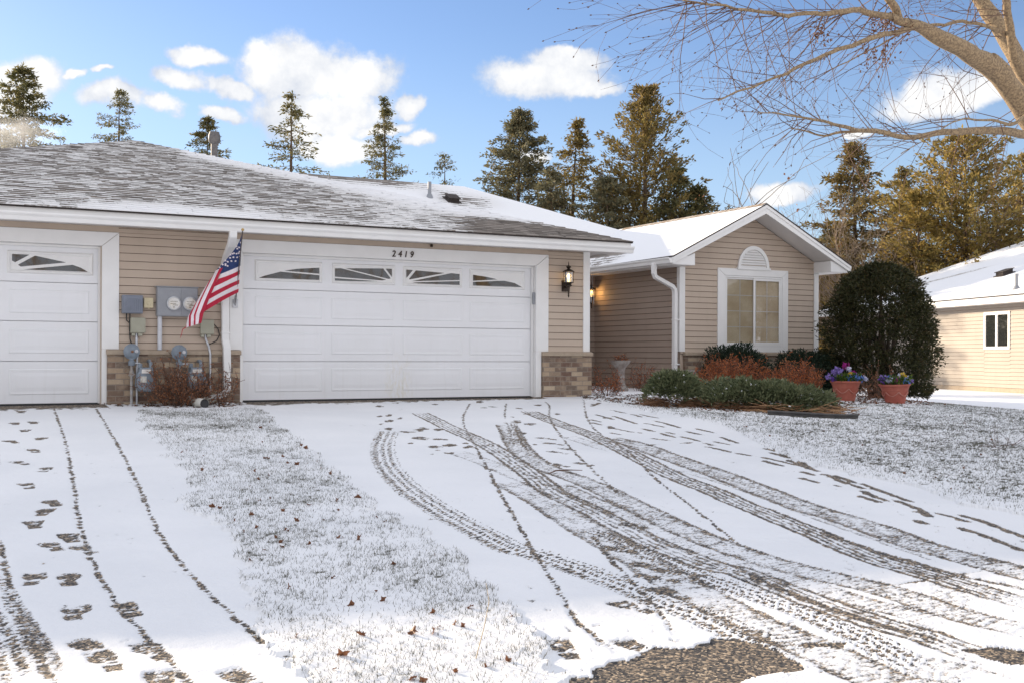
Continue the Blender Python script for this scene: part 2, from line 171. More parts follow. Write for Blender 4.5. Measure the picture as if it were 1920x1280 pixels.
MAPLE = {'A': [(7.967, -7.927, 2.205, 0.2481), (7.554, -7.708, 2.948, 0.2171), (7.108, -7.586, 3.526, 0.2031), (6.574, -7.643, 3.897, 0.1803), (6.07, -7.715, 3.983, 0.1526), (5.552, -7.781, 4.067, 0.1317), (5.166, -7.803, 4.133, 0.0957), (4.827, -7.85, 4.145, 0.0664), (4.538, -7.923, 4.133, 0.049), (4.135, -7.937, 4.13, 0.0427), (3.779, -7.974, 4.025, 0.0367), (3.398, -7.999, 3.958, 0.0309), (3.04, -8.036, 3.89, 0.0278), (2.654, -8.058, 3.868, 0.0223), (2.312, -8.104, 3.854, 0.017), (1.878, -8.1, 3.828, 0.0119)], 'A3': [(4.847, -7.86, 4.134, 0.0609), (4.701, -7.896, 4.241, 0.0604), (4.523, -7.915, 4.372, 0.0544), (4.279, -7.9, 4.582, 0.0431)], 'K': [(6.783, -7.64, 3.802, 0.1333), (6.484, -7.708, 3.978, 0.1073), (6.367, -7.76, 3.987, 0.0592)], 'B': [(7.852, -7.527, 2.938, 0.1904), (7.859, -7.304, 3.551, 0.1803), (7.804, -7.049, 4.155, 0.1634), (7.725, -6.781, 4.742, 0.1525), (7.591, -6.597, 5.098, 0.1403), (7.353, -6.471, 5.525, 0.1202)], 'B2': [(7.744, -7.244, 3.873, 0.1159), (7.285, -7.34, 4.115, 0.0945), (7.045, -7.439, 4.434, 0.0744), (6.834, -7.554, 4.743, 0.0672), (6.629, -7.672, 5.039, 0.0541)], 'C': [(5.381, -7.803, 4.1, 0.0625), (5.166, -7.803, 4.133, 0.045), (4.673, -7.882, 3.988, 0.0411), (4.254, -8.0, 3.831, 0.0374), (3.859, -8.017, 3.684, 0.0315), (3.402, -8.114, 3.483, 0.0255), (3.08, -8.17, 3.329, 0.0225), (2.769, -8.232, 3.199, 0.0172), (2.46, -8.295, 3.067, 0.0145), (2.092, -8.327, 2.914, 0.0094)], 'D': [(7.856, -7.868, 2.763, 0.124), (7.319, -7.81, 3.144, 0.0916), (6.76, -7.854, 3.145, 0.0716), (6.236, -7.917, 3.119, 0.0611), (5.675, -7.959, 3.062, 0.0568), (5.129, -8.01, 2.962, 0.047), (4.72, -8.019, 2.883, 0.0381), (4.333, -8.041, 2.912, 0.0374), (3.991, -8.087, 2.887, 0.0315), (3.698, -8.158, 2.882, 0.0232), (3.333, -8.191, 2.9, 0.0177), (2.977, -8.229, 2.902, 0.0124), (2.612, -8.262, 2.877, 0.0073)], 'D2': [(4.005, -8.094, 2.882, 0.0236), (3.806, -7.989, 2.849, 0.0184), (3.727, -7.947, 2.807, 0.0157), (3.435, -7.905, 2.86, 0.0104), (3.283, -7.938, 2.86, 0.0077)], 'E': [(6.873, -7.801, 3.387, 0.0361), (6.456, -7.92, 3.175, 0.0293), (6.096, -8.069, 3.181, 0.0229), (5.727, -8.1, 3.15, 0.0169), (5.388, -8.147, 3.129, 0.0111), (5.08, -8.21, 2.988, 0.0082), (4.386, -8.296, 2.642, 0.0066)], 'Fb': [(7.284, -7.339, 4.367, 0.0378), (6.784, -7.415, 4.46, 0.0308), (6.248, -7.47, 4.443, 0.0301), (5.794, -7.569, 4.305, 0.0264), (5.263, -7.628, 4.18, 0.02), (4.679, -7.658, 3.884, 0.0112), (4.069, -7.675, 3.582, 0.0082)], 'T': [(7.974, -7.93, 0.097, 0.3411), (7.943, -7.914, 1.089, 0.3101), (7.967, -7.927, 2.205, 0.2605)]}
# ------------------------------------------------------------------ object helpers
WORLD_POS = {}
def link(o): COL.objects.link(o); return o
def tag(o, label=None, cat=None, group=None, kind=None):
    if label: o['label'] = label
    if cat: o['category'] = cat
    if group: o['group'] = group
    if kind: o['kind'] = kind
    return o
def thing(name, label, cat, loc=(0, 0, 0), group=None):
    o = bpy.data.objects.new(name, None); link(o)
    o.empty_display_size = 0.2
    o.location = loc; WORLD_POS[o.name] = Vector(loc)
    return tag(o, label, cat, group)
def adopt(o, parent):
    """child whose mesh is written in world coordinates"""
    if parent is not None:
        o.parent = parent
        o.location = -WORLD_POS[parent.name]
    WORLD_POS[o.name] = Vector((0, 0, 0))
    return o
class MB:
    def __init__(s): s.v = []; s.f = []; s.mi = []; s.m = 0
    def add(s, vs, fs):
        b = len(s.v); s.v += [tuple(v) for v in vs]
        for f in fs: s.f.append(tuple(i + b for i in f)); s.mi.append(s.m)
        return s
    def quad(s, *p): return s.add(p, [tuple(range(len(p)))])
    def box(s, x0, x1, y0, y1, z0, z1, M=None):
        vs = [(x, y, z) for x in (x0, x1) for y in (y0, y1) for z in (z0, z1)]
        if M is not None: vs = [M @ Vector(v) for v in vs]
        return s.add(vs, [(0, 1, 3, 2), (4, 6, 7, 5), (0, 4, 5, 1), (2, 3, 7, 6), (0, 2, 6, 4), (1, 5, 7, 3)])
    def tube(s, pts, rad, n=8, caps=True):
        pts = [Vector(p) for p in pts]
        if not hasattr(rad, '__len__'): rad = [rad] * len(pts)
        rings = []; up = None
        for i, p in enumerate(pts):
            t = (pts[min(i + 1, len(pts) - 1)] - pts[max(i - 1, 0)]).normalized()
            if up is None: up = Vector((0, 0, 1)) if abs(t.z) < 0.9 else Vector((1, 0, 0))
            a = t.cross(up).normalized(); b = a.cross(t).normalized(); up = b
            rings.append([p + (a * math.cos(k * 2 * math.pi / n) + b * math.sin(k * 2 * math.pi / n)) * rad[i] for k in range(n)])
        vs = [v for r_ in rings for v in r_]
        fs = [(i * n + k, i * n + (k + 1) % n, (i + 1) * n + (k + 1) % n, (i + 1) * n + k) for i in range(len(pts) - 1) for k in range(n)]
        if caps: fs += [tuple(range(n))[::-1], tuple(range((len(pts) - 1) * n, len(pts) * n))]
        return s.add(vs, fs)
    def lathe(s, prof, c=(0, 0, 0), n=24, M=None, sx=1, sy=1):
        vs = []
        for r_, z in prof:
            for k in range(n):
                a = k * 2 * math.pi / n
                v = Vector((r_ * sx * math.cos(a), r_ * sy * math.sin(a), z))
                if M is not None: v = M @ v
                vs.append(v + Vector(c))
        fs = [(i * n + k, i * n + (k + 1) % n, (i + 1) * n + (k + 1) % n, (i + 1) * n + k) for i in range(len(prof) - 1) for k in range(n)]
        fs += [tuple(range(n))[::-1], tuple(range((len(prof) - 1) * n, len(prof) * n))]
        return s.add(vs, fs)
    def prism(s, poly, a, b, axis='y'):
        """2D polygon extruded between a and b along axis"""
        def P(u, w, t): return {'x': (t, u, w), 'y': (u, t, w), 'z': (u, w, t)}[axis]
        n = len(poly)
        vs = [P(u, w, a) for u, w in poly] + [P(u, w, b) for u, w in poly]
        fs = [tuple(range(n)), tuple(range(n, 2 * n))[::-1]] + [(i, (i + 1) % n, n + (i + 1) % n, n + i) for i in range(n)]
        return s.add(vs, fs)
    def build(s, name, mats, parent=None, smooth=False, bevel=0, fixn=True):
        if not isinstance(mats, (list, tuple)): mats = [mats]
        me = bpy.data.meshes.new(name)
        me.from_pydata(s.v, [], s.f)
        for m_ in mats: me.materials.append(m_)
        me.polygons.foreach_set('material_index', s.mi)
        if fixn:
            bm = bmesh.new(); bm.from_mesh(me); bmesh.ops.recalc_face_normals(bm, faces=bm.faces[:]); bm.to_mesh(me); bm.free()
        if smooth:
            me.polygons.foreach_set('use_smooth', [True] * len(me.polygons))
        me.update()
        o = bpy.data.objects.new(name, me); link(o)
        if smooth:
            me.set_sharp_from_angle(angle=R(40))
        if bevel:
            b = o.modifiers.new('bevel', 'BEVEL'); b.width = bevel; b.segments = 2; b.limit_method = 'ANGLE'; b.angle_limit = R(35)
        return adopt(o, parent)

def big_mesh(name, V, F, mats, parent=None, mi=None, smooth=False, attrs=None):
    """numpy vertices (n,3) and faces (m,k)"""
    V = np.asarray(V, dtype=np.float32); F = np.asarray(F, dtype=np.int32)
    me = bpy.data.meshes.new(name)
    k = F.shape[1]
    me.vertices.add(len(V)); me.vertices.foreach_set('co', V.ravel())
    me.loops.add(F.size); me.loops.foreach_set('vertex_index', F.ravel())
    me.polygons.add(len(F)); me.polygons.foreach_set('loop_start', np.arange(0, F.size, k, dtype=np.int32))
    if not isinstance(mats, (list, tuple)): mats = [mats]
    for m_ in mats: me.materials.append(m_)
    if mi is not None: me.polygons.foreach_set('material_index', np.asarray(mi, dtype=np.int32))
    if smooth: me.polygons.foreach_set('use_smooth', np.ones(len(F), dtype=bool))
    for an, av in (attrs or {}).items():
        a = me.attributes.new(an, 'FLOAT', 'POINT'); a.data.foreach_set('value', np.asarray(av, dtype=np.float32))
    me.update(calc_edges=True); me.validate()
    o = bpy.data.objects.new(name, me); link(o)
    return adopt(o, parent)

def copy_thing(root, loc, rz=0, scale=1, label=None):
    c = root.copy(); link(c); c.location = loc; c.rotation_euler = (0, 0, rz); c.scale = (scale,) * 3
    WORLD_POS[c.name] = Vector(loc)
    if label: c['label'] = label
    for ch in list(root.children):
        d = ch.copy(); link(d); d.parent = c
        for g in list(ch.children):
            e = g.copy(); link(e); e.parent = d
    return c

# ------------------------------------------------------------------ materials
def mat(name, c1, c2=None, scale=8, rough=0.6, bump=0, bscale=60, metal=0, spec=0.5, stretch=None, detail=4):
    m_ = bpy.data.materials.new(name); m_.use_nodes = True
    nt = NT(m_.node_tree); b = nt.n['Principled BSDF']
    b.inputs['Roughness'].default_value = rough; b.inputs['Metallic'].default_value = metal
    b.inputs['Specular IOR Level'].default_value = spec
    tc = nt.new('ShaderNodeTexCoord'); vec = tc.outputs['Object']
    if stretch: vec = nt.vmath('MULTIPLY', vec, stretch).outputs[0]
    if c2 is None: c2 = tuple(x * 0.86 for x in c1)
    f = nt.smooth(nt.noise(vec, scale, detail, 0.6), 0.3, 0.7)
    nt.put(b.inputs['Base Color'], nt.mix(f, c1, c2))
    if bump:
        bn = nt.new('ShaderNodeBump'); bn.inputs['Strength'].default_value = bump; bn.inputs['Distance'].default_value = 0.004
        nt.l.new(nt.noise(vec, bscale, 4, 0.6), bn.inputs['Height']); nt.l.new(bn.outputs[0], b.inputs['Normal'])
    return m_
def leaf_mat(name, cols, rough=0.55, transl=0.25, scale=3.0):
    """foliage: colour varies per leaf island and in clumps"""
    m_ = bpy.data.materials.new(name); m_.use_nodes = True
    nt = NT(m_.node_tree); b = nt.n['Principled BSDF']; out = nt.n['Material Output']
    geo = nt.new('ShaderNodeNewGeometry'); tc = nt.new('ShaderNodeTexCoord')
    f = nt.math('ADD', nt.math('MULTIPLY', geo.outputs['Random Per Island'], 0.6), nt.math('MULTIPLY', nt.noise(tc.outputs['Object'], scale, 2), 0.45))
    col = nt.ramp(f, [(0.12 + 0.8 * i / max(1, len(cols) - 1), c) for i, c in enumerate(cols)])
    nt.put(b.inputs['Base Color'], col); b.inputs['Roughness'].default_value = rough
    b.inputs['Specular IOR Level'].default_value = 0.25
    tr = nt.new('ShaderNodeBsdfTranslucent'); nt.put(tr.inputs[0], col)
    mx = nt.new('ShaderNodeMixShader'); mx.inputs[0].default_value = transl
    nt.l.new(b.outputs[0], mx.inputs[1]); nt.l.new(tr.outputs[0], mx.inputs[2]); nt.l.new(mx.outputs[0], out.inputs[0])
    return m_
def emit_mat(name, col, strength):
    m_ = bpy.data.materials.new(name); m_.use_nodes = True
    b = m_.node_tree.nodes['Principled BSDF']
    b.inputs['Base Color'].default_value = (*col, 1); b.inputs['Emission Color'].default_value = (*col, 1)
    b.inputs['Emission Strength'].default_value = strength
    return m_
def glass_mat(name, tint=(0.03, 0.035, 0.04), rough=0.03, alpha=None):
    m_ = bpy.data.materials.new(name); m_.use_nodes = True
    nt = NT(m_.node_tree); b = nt.n['Principled BSDF']; out = nt.n['Material Output']
    b.inputs['Base Color'].default_value = (*tint, 1); b.inputs['Roughness'].default_value = rough
    b.inputs['Specular IOR Level'].default_value = 1.0; b.inputs['IOR'].default_value = 1.6
    tc = nt.new('ShaderNodeTexCoord')
    bn = nt.new('ShaderNodeBump'); bn.inputs['Strength'].default_value = 0.05; bn.inputs['Distance'].default_value = 0.02
    nt.l.new(nt.noise(tc.outputs['Object'], 2.2, 2), bn.inputs['Height']); nt.l.new(bn.outputs[0], b.inputs['Normal'])
    if alpha is not None:
        tr = nt.new('ShaderNodeBsdfTransparent'); mx = nt.new('ShaderNodeMixShader'); mx.inputs[0].default_value = alpha
        gl = nt.new('ShaderNodeBsdfGlossy'); gl.inputs['Roughness'].default_value = rough; nt.l.new(bn.outputs[0], gl.inputs['Normal'])
        nt.put(tr.inputs[0], tuple(min(1.0, 0.62 + 3 * c) for c in tint))
        nt.l.new(tr.outputs[0], mx.inputs[1]); nt.l.new(gl.outputs[0], mx.inputs[2]); nt.l.new(mx.outputs[0], out.inputs[0])
    return m_

def siding_mat(name, c1, c2):
    m_ = mat(name, c1, c2, scale=1.3, rough=0.62, spec=0.3)
    nt = NT(m_.node_tree); b = nt.n['Principled BSDF']
    tc = nt.new('ShaderNodeTexCoord')
    g = nt.noise(nt.vmath('MULTIPLY', tc.outputs['Object'], (4, 4, 60)).outputs[0], 3.0, 4)
    old = b.inputs['Base Color'].links[0].from_socket
    st = nt.smooth(nt.noise(nt.vmath('MULTIPLY', tc.outputs['Object'], (3, 3, 0.6)).outputs[0], 2.0, 4), 0.45, 0.8)
    col = nt.mix(nt.math('MULTIPLY', st, 0.25), old, tuple(x * 0.75 for x in c1))
    nt.put(b.inputs['Base Color'], nt.mix(nt.math('MULTIPLY', g, 0.22), col, tuple(x * 0.8 for x in c1)))
    bn = nt.new('ShaderNodeBump'); bn.inputs['Strength'].default_value = 0.25; bn.inputs['Distance'].default_value = 0.002
    nt.l.new(g, bn.inputs['Height']); nt.l.new(bn.outputs[0], b.inputs['Normal'])
    return m_

def brick_mat():
    m_ = bpy.data.materials.new('brick'); m_.use_nodes = True
    nt = NT(m_.node_tree); b = nt.n['Principled BSDF']; b.inputs['Roughness'].default_value = 0.85
    tc = nt.new('ShaderNodeTexCoord'); sep = nt.new('ShaderNodeSeparateXYZ'); nt.l.new(tc.outputs['Object'], sep.inputs[0])
    cb = nt.new('ShaderNodeCombineXYZ')
    wob = nt.math('MULTIPLY', nt.math('SUBTRACT', nt.noise(tc.outputs['Object'], 14, 2), 0.5), 0.012)
    nt.put(cb.inputs[0], nt.math('ADD', nt.math('ADD', sep.outputs[0], sep.outputs[1]), wob))
    nt.put(cb.inputs[1], nt.math('ADD', sep.outputs[2], wob))
    def bt(c1, c2, mc):
        n = nt.new('ShaderNodeTexBrick'); nt.l.new(cb.outputs[0], n.inputs['Vector'])
        n.inputs['Scale'].default_value = 1.0; n.inputs['Brick Width'].default_value = 0.215; n.inputs['Row Height'].default_value = 0.078
        n.inputs['Mortar Size'].default_value = 0.006; n.inputs['Mortar Smooth'].default_value = 0.25
        nt.put(n.inputs['Color1'], c1); nt.put(n.inputs['Color2'], c2); nt.put(n.inputs['Mortar'], mc); return n
    a = bt((0, 0, 0), (1, 1, 1), (0.5, 0.5, 0.5))
    col = nt.ramp(a.outputs['Color'], [(0.0, (0.15, 0.085, 0.062)), (0.35, (0.22, 0.145, 0.10)), (0.6, (0.17, 0.125, 0.095)), (0.72, (0.40, 0.29, 0.195)), (1.0, (0.56, 0.44, 0.31))])
    blot = nt.smooth(nt.noise(tc.outputs['Object'], 11, 4, 0.6), 0.42, 0.75)
    col = nt.mix(nt.math('MULTIPLY', blot, 0.45), col, (0.54, 0.43, 0.31))
    col = nt.mix(nt.math('MULTIPLY', nt.noise(tc.outputs['Object'], 55, 4), 0.35), col, (0.10, 0.07, 0.05))
    col = nt.mix(a.outputs['Fac'], col, (0.27, 0.22, 0.175))
    nt.put(b.inputs['Base Color'], col)
    bn = nt.new('ShaderNodeBump'); bn.inputs['Strength'].default_value = 0.8; bn.inputs['Distance'].default_value = 0.008
    h = nt.math('SUBTRACT', nt.math('MULTIPLY', nt.noise(tc.outputs['Object'], 60, 4), 0.35), a.outputs['Fac'])
    nt.l.new(h, bn.inputs['Height']); nt.l.new(bn.outputs[0], b.inputs['Normal'])
    return m_

def shingle_mat(name, warm):
    """asphalt shingles; attribute 'snow' (0..1) says how much of the slope the snow still covers"""
    m_ = bpy.data.materials.new(name); m_.use_nodes = True
    nt = NT(m_.node_tree); b = nt.n['Principled BSDF']; b.inputs['Roughness'].default_value = 0.9
    b.inputs['Specular IOR Level'].default_value = 0.15
    au = nt.new('ShaderNodeAttribute', attribute_name='along'); av = nt.new('ShaderNodeAttribute', attribute_name='up'); asn = nt.new('ShaderNodeAttribute', attribute_name='snow')
    u, v, sn = au.outputs['Fac'], av.outputs['Fac'], asn.outputs['Fac']
    tc = nt.new('ShaderNodeTexCoord'); obj = tc.outputs['Object']
    vv = nt.math('DIVIDE', nt.math('ADD', v, nt.math('MULTIPLY', nt.noise(obj, 1.5, 2), 0.02)), 0.145)
    row = nt.math('FLOOR', vv); fv = nt.math('FRACT', vv)
    wn = nt.new('ShaderNodeTexWhiteNoise', noise_dimensions='1D'); nt.l.new(row, wn.inputs['W'])
    uu = nt.math('ADD', nt.math('DIVIDE', u, 0.21), nt.math('MULTIPLY', wn.outputs['Value'], 7.0))
    tab = nt.math('FLOOR', uu); fu = nt.math('FRACT', uu)
    cb = nt.new('ShaderNodeCombineXYZ'); nt.l.new(tab, cb.inputs[0]); nt.l.new(row, cb.inputs[1])
    w2 = nt.new('ShaderNodeTexWhiteNoise', noise_dimensions='2D'); nt.l.new(cb.outputs[0], w2.inputs['Vector'])
    h = w2.outputs['Value']
    col = nt.ramp(h, [(0.0, tuple(x * 0.72 for x in warm)), (0.5, warm), (1.0, tuple(min(1, x * 1.4) for x in warm))])
    col = nt.mix(nt.math('MULTIPLY', nt.noise(obj, 90, 3), 0.5), col, tuple(x * 0.5 for x in warm))
    butt = nt.math('LESS_THAN', fv, 0.10)
    col = nt.mix(butt, col, tuple(x * 0.36 for x in warm))  # shadow line of each course painted into the shingle colour
    # snow lies on the tabs just above each butt edge, patchily
    lie = nt.math('SUBTRACT', 1.0, nt.math('ABSOLUTE', nt.math('SUBTRACT', fv, 0.42)))
    w3 = nt.new('ShaderNodeTexWhiteNoise', noise_dimensions='2D'); nt.l.new(nt.vmath('ADD', cb.outputs[0], (17.3, 5.1, 0)).outputs[0], w3.inputs['Vector'])
    nz = nt.noise(obj, 16, 3, 0.6); nl = nt.noise(obj, 1.1, 4, 0.6)
    t = nt.math('ADD', nt.math('MULTIPLY', lie, 0.62), nt.math('MULTIPLY', w3.outputs['Value'], 0.34))
    t = nt.math('ADD', t, nt.math('MULTIPLY', nt.math('SUBTRACT', nz, 0.5), 0.45))
    t = nt.math('ADD', t, nt.math('MULTIPLY', nt.math('SUBTRACT', nl, 0.5), 0.3))
    t = nt.math('ADD', t, nt.math('MULTIPLY', nt.math('SUBTRACT', sn, 0.5), 1.7))
    t = nt.math('SUBTRACT', t, nt.math('MULTIPLY', butt, nt.math('MULTIPLY', nt.math('SUBTRACT', 1.02, sn), 0.5)))
    sm = nt.smooth(t, 0.56, 0.69)
    nt.put(b.inputs['Base Color'], nt.mix(sm, col, nt.mix(nt.smooth(sn, 0.55, 0.9), (0.74, 0.73, 0.72), (0.84, 0.84, 0.85))))
    bn = nt.new('ShaderNodeBump'); bn.inputs['Strength'].default_value = 0.9; bn.inputs['Distance'].default_value = 0.012
    hh = nt.math('ADD', nt.math('MULTIPLY', nt.math('SUBTRACT', 1.0, fv), 0.6), nt.math('MULTIPLY', nt.math('GREATER_THAN', fu, 0.06), 0.2))
    hh = nt.math('MULTIPLY', hh, nt.math('SUBTRACT', 1.0, nt.math('MULTIPLY', sn, 0.75)))
    hh = nt.math('ADD', hh, nt.math('MULTIPLY', sm, 0.5))
    nt.l.new(hh, bn.inputs['Height']); nt.l.new(bn.outputs[0], b.inputs['Normal'])
    return m_

def ground_mat(name, kind):
    """snow over asphalt or turf; attribute 'bare' (0..1) is the trodden, driven or blown-off part"""
    m_ = bpy.data.materials.new(name); m_.use_nodes = True
    nt = NT(m_.node_tree); b = nt.n['Principled BSDF']; b.inputs['Roughness'].default_value = 0.75
    b.inputs['Specular IOR Level'].default_value = 0.25
    tc = nt.new('ShaderNodeTexCoord'); obj = tc.outputs['Object']
    at = nt.new('ShaderNodeAttribute', attribute_name='bare')
    fine = nt.noise(obj, 80, 5, 0.72)
    amp = nt.math('ADD', 0.35, nt.math('MULTIPLY', nt.smooth(at.outputs['Fac'], 0.08, 0.4), 1.15))
    x = nt.math('ADD', at.outputs['Fac'], nt.math('MULTIPLY', nt.math('SUBTRACT', fine, 0.5), amp))
    k = nt.smooth(x, 0.38, 0.70)
    if kind == 'asphalt':
        vo = nt.new('ShaderNodeTexVoronoi'); nt.l.new(obj, vo.inputs['Vector']); vo.inputs['Scale'].default_value = 95
        sx = nt.new('ShaderNodeSeparateXYZ'); nt.l.new(vo.outputs['Color'], sx.inputs[0])
        col = nt.ramp(sx.outputs[0], [(0.0, (0.024, 0.0235, 0.024)), (0.35, (0.055, 0.052, 0.051)), (0.62, (0.135, 0.112, 0.09)), (0.85, (0.29, 0.22, 0.15)), (1.0, (0.56, 0.44, 0.31))])
    else:
        col = nt.ramp(nt.noise(obj, 40, 4, 0.7), [(0.3, (0.03, 0.03, 0.022)), (0.5, (0.085, 0.085, 0.06)), (0.7, (0.16, 0.13, 0.085))])
    big = nt.noise(obj, 0.8, 3); sg = nt.noise(obj, 180, 2)
    snow = nt.mix(nt.smooth(big, 0.3, 0.7), (0.72, 0.73, 0.75), (0.78, 0.785, 0.80))
    snow = nt.mix(nt.math('MULTIPLY', nt.smooth(sg, 0.5, 0.8), 0.22), snow, (0.5, 0.5, 0.52))
    nt.put(b.inputs['Base Color'], nt.mix(k, snow, col))
    bn = nt.new('ShaderNodeBump'); bn.inputs['Strength'].default_value = 0.55; bn.inputs['Distance'].default_value = 0.01
    h = nt.math('ADD', nt.math('MULTIPLY', nt.noise(obj, 14, 5, 0.65), 1.2), nt.math('MULTIPLY', nt.noise(obj, 140, 2), 0.25))
    h = nt.math('SUBTRACT', h, nt.math('MULTIPLY', k, 0.5))
    nt.l.new(h, bn.inputs['Height']); nt.l.new(bn.outputs[0], b.inputs['Normal'])
    return m_

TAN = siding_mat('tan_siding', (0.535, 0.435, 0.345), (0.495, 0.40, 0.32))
TAN_SHADED = siding_mat('tan_siding_entry_shaded', (0.37, 0.29, 0.235), (0.34, 0.265, 0.215))  # same tan siding, with the shade of the entry recess in its colour
LAP_SHADE = mat('siding_lap_shade', (0.15, 0.115, 0.085), rough=0.8)  # shadow line under each lap, painted as a dark strip
CREAM = siding_mat('cream_siding', (0.36, 0.315, 0.27), (0.335, 0.29, 0.25))
WHITE = mat('white_trim', (0.80, 0.79, 0.77), (0.76, 0.75, 0.73), scale=3, rough=0.45)
def door_mat():
    m_ = mat('white_door', (0.80, 0.80, 0.81), (0.765, 0.765, 0.77), scale=1.2, rough=0.42, bump=0.08, bscale=130)
    nt = NT(m_.node_tree); b = nt.n['Principled BSDF']; tc = nt.new('ShaderNodeTexCoord'); obj = tc.outputs['Object']
    old = b.inputs['Base Color'].links[0].from_socket
    st = nt.smooth(nt.noise(nt.vmath('MULTIPLY', obj, (9, 1, 0.7)).outputs[0], 1.6, 5, 0.6), 0.5, 0.85)
    sep = nt.new('ShaderNodeSeparateXYZ'); nt.l.new(obj, sep.inputs[0])
    low = nt.smooth(sep.outputs[2], 0.75, 0.0)
    # splash dirt low on the door and an old yellowish run near the middle
    q = nt.math('DIVIDE', nt.math('SUBTRACT', sep.outputs[0], nt.math('ADD', 2.42, nt.math('MULTIPLY', nt.noise(obj, 3, 3), 0.15))), 0.26)
    run = nt.math('MULTIPLY', nt.math('MAXIMUM', nt.math('SUBTRACT', 1.0, nt.math('MULTIPLY', q, q)), 0.0), nt.smooth(sep.outputs[2], 1.0, 0.1))
    run = nt.math('MULTIPLY', run, nt.smooth(nt.noise(nt.vmath('MULTIPLY', obj, (14, 1, 5)).outputs[0], 2.0, 5, 0.65), 0.4, 0.7))
    col = nt.mix(nt.math('MULTIPLY', st, nt.math('ADD', 0.12, nt.math('MULTIPLY', low, 0.22))), old, (0.60, 0.585, 0.55))
    nt.put(b.inputs['Base Color'], nt.mix(nt.math('MULTIPLY', run, 0.5), col, (0.66, 0.60, 0.42)))
    return m_
DOORW = door_mat()
SOFFIT = mat('soffit_white', (0.70, 0.68, 0.66), (0.66, 0.64, 0.62), scale=3, rough=0.5)
CAPST = mat('sill_stone', (0.40, 0.32, 0.24), (0.34, 0.27, 0.20), scale=12, rough=0.8, bump=0.2)
BRICK = brick_mat()
SHING = shingle_mat('shingle_brown', (0.27, 0.24, 0.215))
SHINGN = shingle_mat('shingle_tan', (0.20, 0.15, 0.105))
SHEDGE = mat('shingle_edge', (0.06, 0.045, 0.04), (0.03, 0.025, 0.022), scale=30, rough=0.9)
ASPH = ground_mat('snowy_asphalt', 'asphalt')
TURF = ground_mat('snowy_turf', 'turf')
SNOW = mat('snow', (0.88, 0.88, 0.90), (0.82, 0.83, 0.86), scale=1.0, rough=0.8, bump=0.5, bscale=6)
METAL = mat('grey_paint', (0.30, 0.31, 0.33), (0.25, 0.26, 0.28), scale=5, rough=0.4, metal=0.0)
METAL2 = mat('blue_grey_paint', (0.20, 0.22, 0.27), (0.17, 0.19, 0.23), scale=5, rough=0.45)
GASG = mat('gas_meter_grey', (0.22, 0.26, 0.30), (0.17, 0.20, 0.235), scale=9, rough=0.45, bump=0.1)
STEEL = mat('galvanised', (0.55, 0.56, 0.58), (0.40, 0.41, 0.43), scale=20, rough=0.35, metal=0.6)
BEIGEB = mat('beige_box', (0.36, 0.35, 0.27), (0.31, 0.30, 0.23), scale=6, rough=0.5)
CREAMB = mat('cream_box', (0.62, 0.54, 0.36), (0.55, 0.47, 0.30), scale=6, rough=0.5)
BLACK = mat('black_rubber', (0.02, 0.02, 0.022), rough=0.5)
BRONZE = mat('dark_bronze', (0.035, 0.026, 0.02), (0.06, 0.04, 0.025), scale=30, rough=0.4, metal=0.5)
DARKGLASS = glass_mat('garage_glass', (0.02, 0.022, 0.022))
PANE = glass_mat('window_glass', (0.11, 0.11, 0.11), alpha=0.22)
SCREEN = glass_mat('screened_glass', (0.05, 0.05, 0.045), rough=0.08, alpha=0.14)
GRIME = mat('weathered_white', (0.72, 0.71, 0.66), (0.60, 0.58, 0.50), scale=6, rough=0.6)
RUST = mat('rusty', (0.25, 0.12, 0.06), (0.16, 0.07, 0.04), scale=20, rough=0.8)

# ------------------------------------------------------------------ the house
HOUSE = thing('duplex_house', 'single storey tan duplex with snowy brown roof, white garage doors and a front gable wing', 'house', (2, 3, 0))

def siding(mb, a, b, z0, z1, nrm, clip=None, ext=0.1125):
    a = Vector((*a, 0)); b = Vector((*b, 0)); n = Vector((*nrm, 0)); L = (b - a).length; e = (b - a) / L
    z = z0
    while z < z1 - 1e-4:
        zt = min(z + ext, z1)
        s0, s1 = (0, L) if clip is None else clip(z)
        t0, t1 = (s0, s1) if clip is None else clip(zt)
        if s1 - s0 > 0.01:
            P = lambda s, o, zz: a + e * s + n * o + Vector((0, 0, zz))
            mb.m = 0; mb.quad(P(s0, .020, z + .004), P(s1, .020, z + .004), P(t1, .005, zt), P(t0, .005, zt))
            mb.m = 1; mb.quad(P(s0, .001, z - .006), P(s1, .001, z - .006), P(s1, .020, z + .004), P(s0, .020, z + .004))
            mb.m = 0
        z += ext
    return mb
def rect_tube(mb, pts, w, d, side):
    """rectangular pipe: w along 'side', d across"""
    pts = [Vector(p) for p in pts]; side = Vector(side).normalized(); rings = []
    for i, p in enumerate(pts):
        t = (pts[min(i + 1, len(pts) - 1)] - pts[max(i - 1, 0)]).normalized()
        o = t.cross(side).normalized()
        rings.append([p + side * sx * w / 2 + o * so * d / 2 for sx, so in ((-1, -1), (1, -1), (1, 1), (-1, 1))])
    vs = [v for r_ in rings for v in r_]
    fs = [(i * 4 + k, i * 4 + (k + 1) % 4, (i + 1) * 4 + (k + 1) % 4, (i + 1) * 4 + k) for i in range(len(pts) - 1) for k in range(4)]
    fs += [(3, 2, 1, 0), tuple(range((len(pts) - 1) * 4, len(pts) * 4))]
    return mb.add(vs, fs)

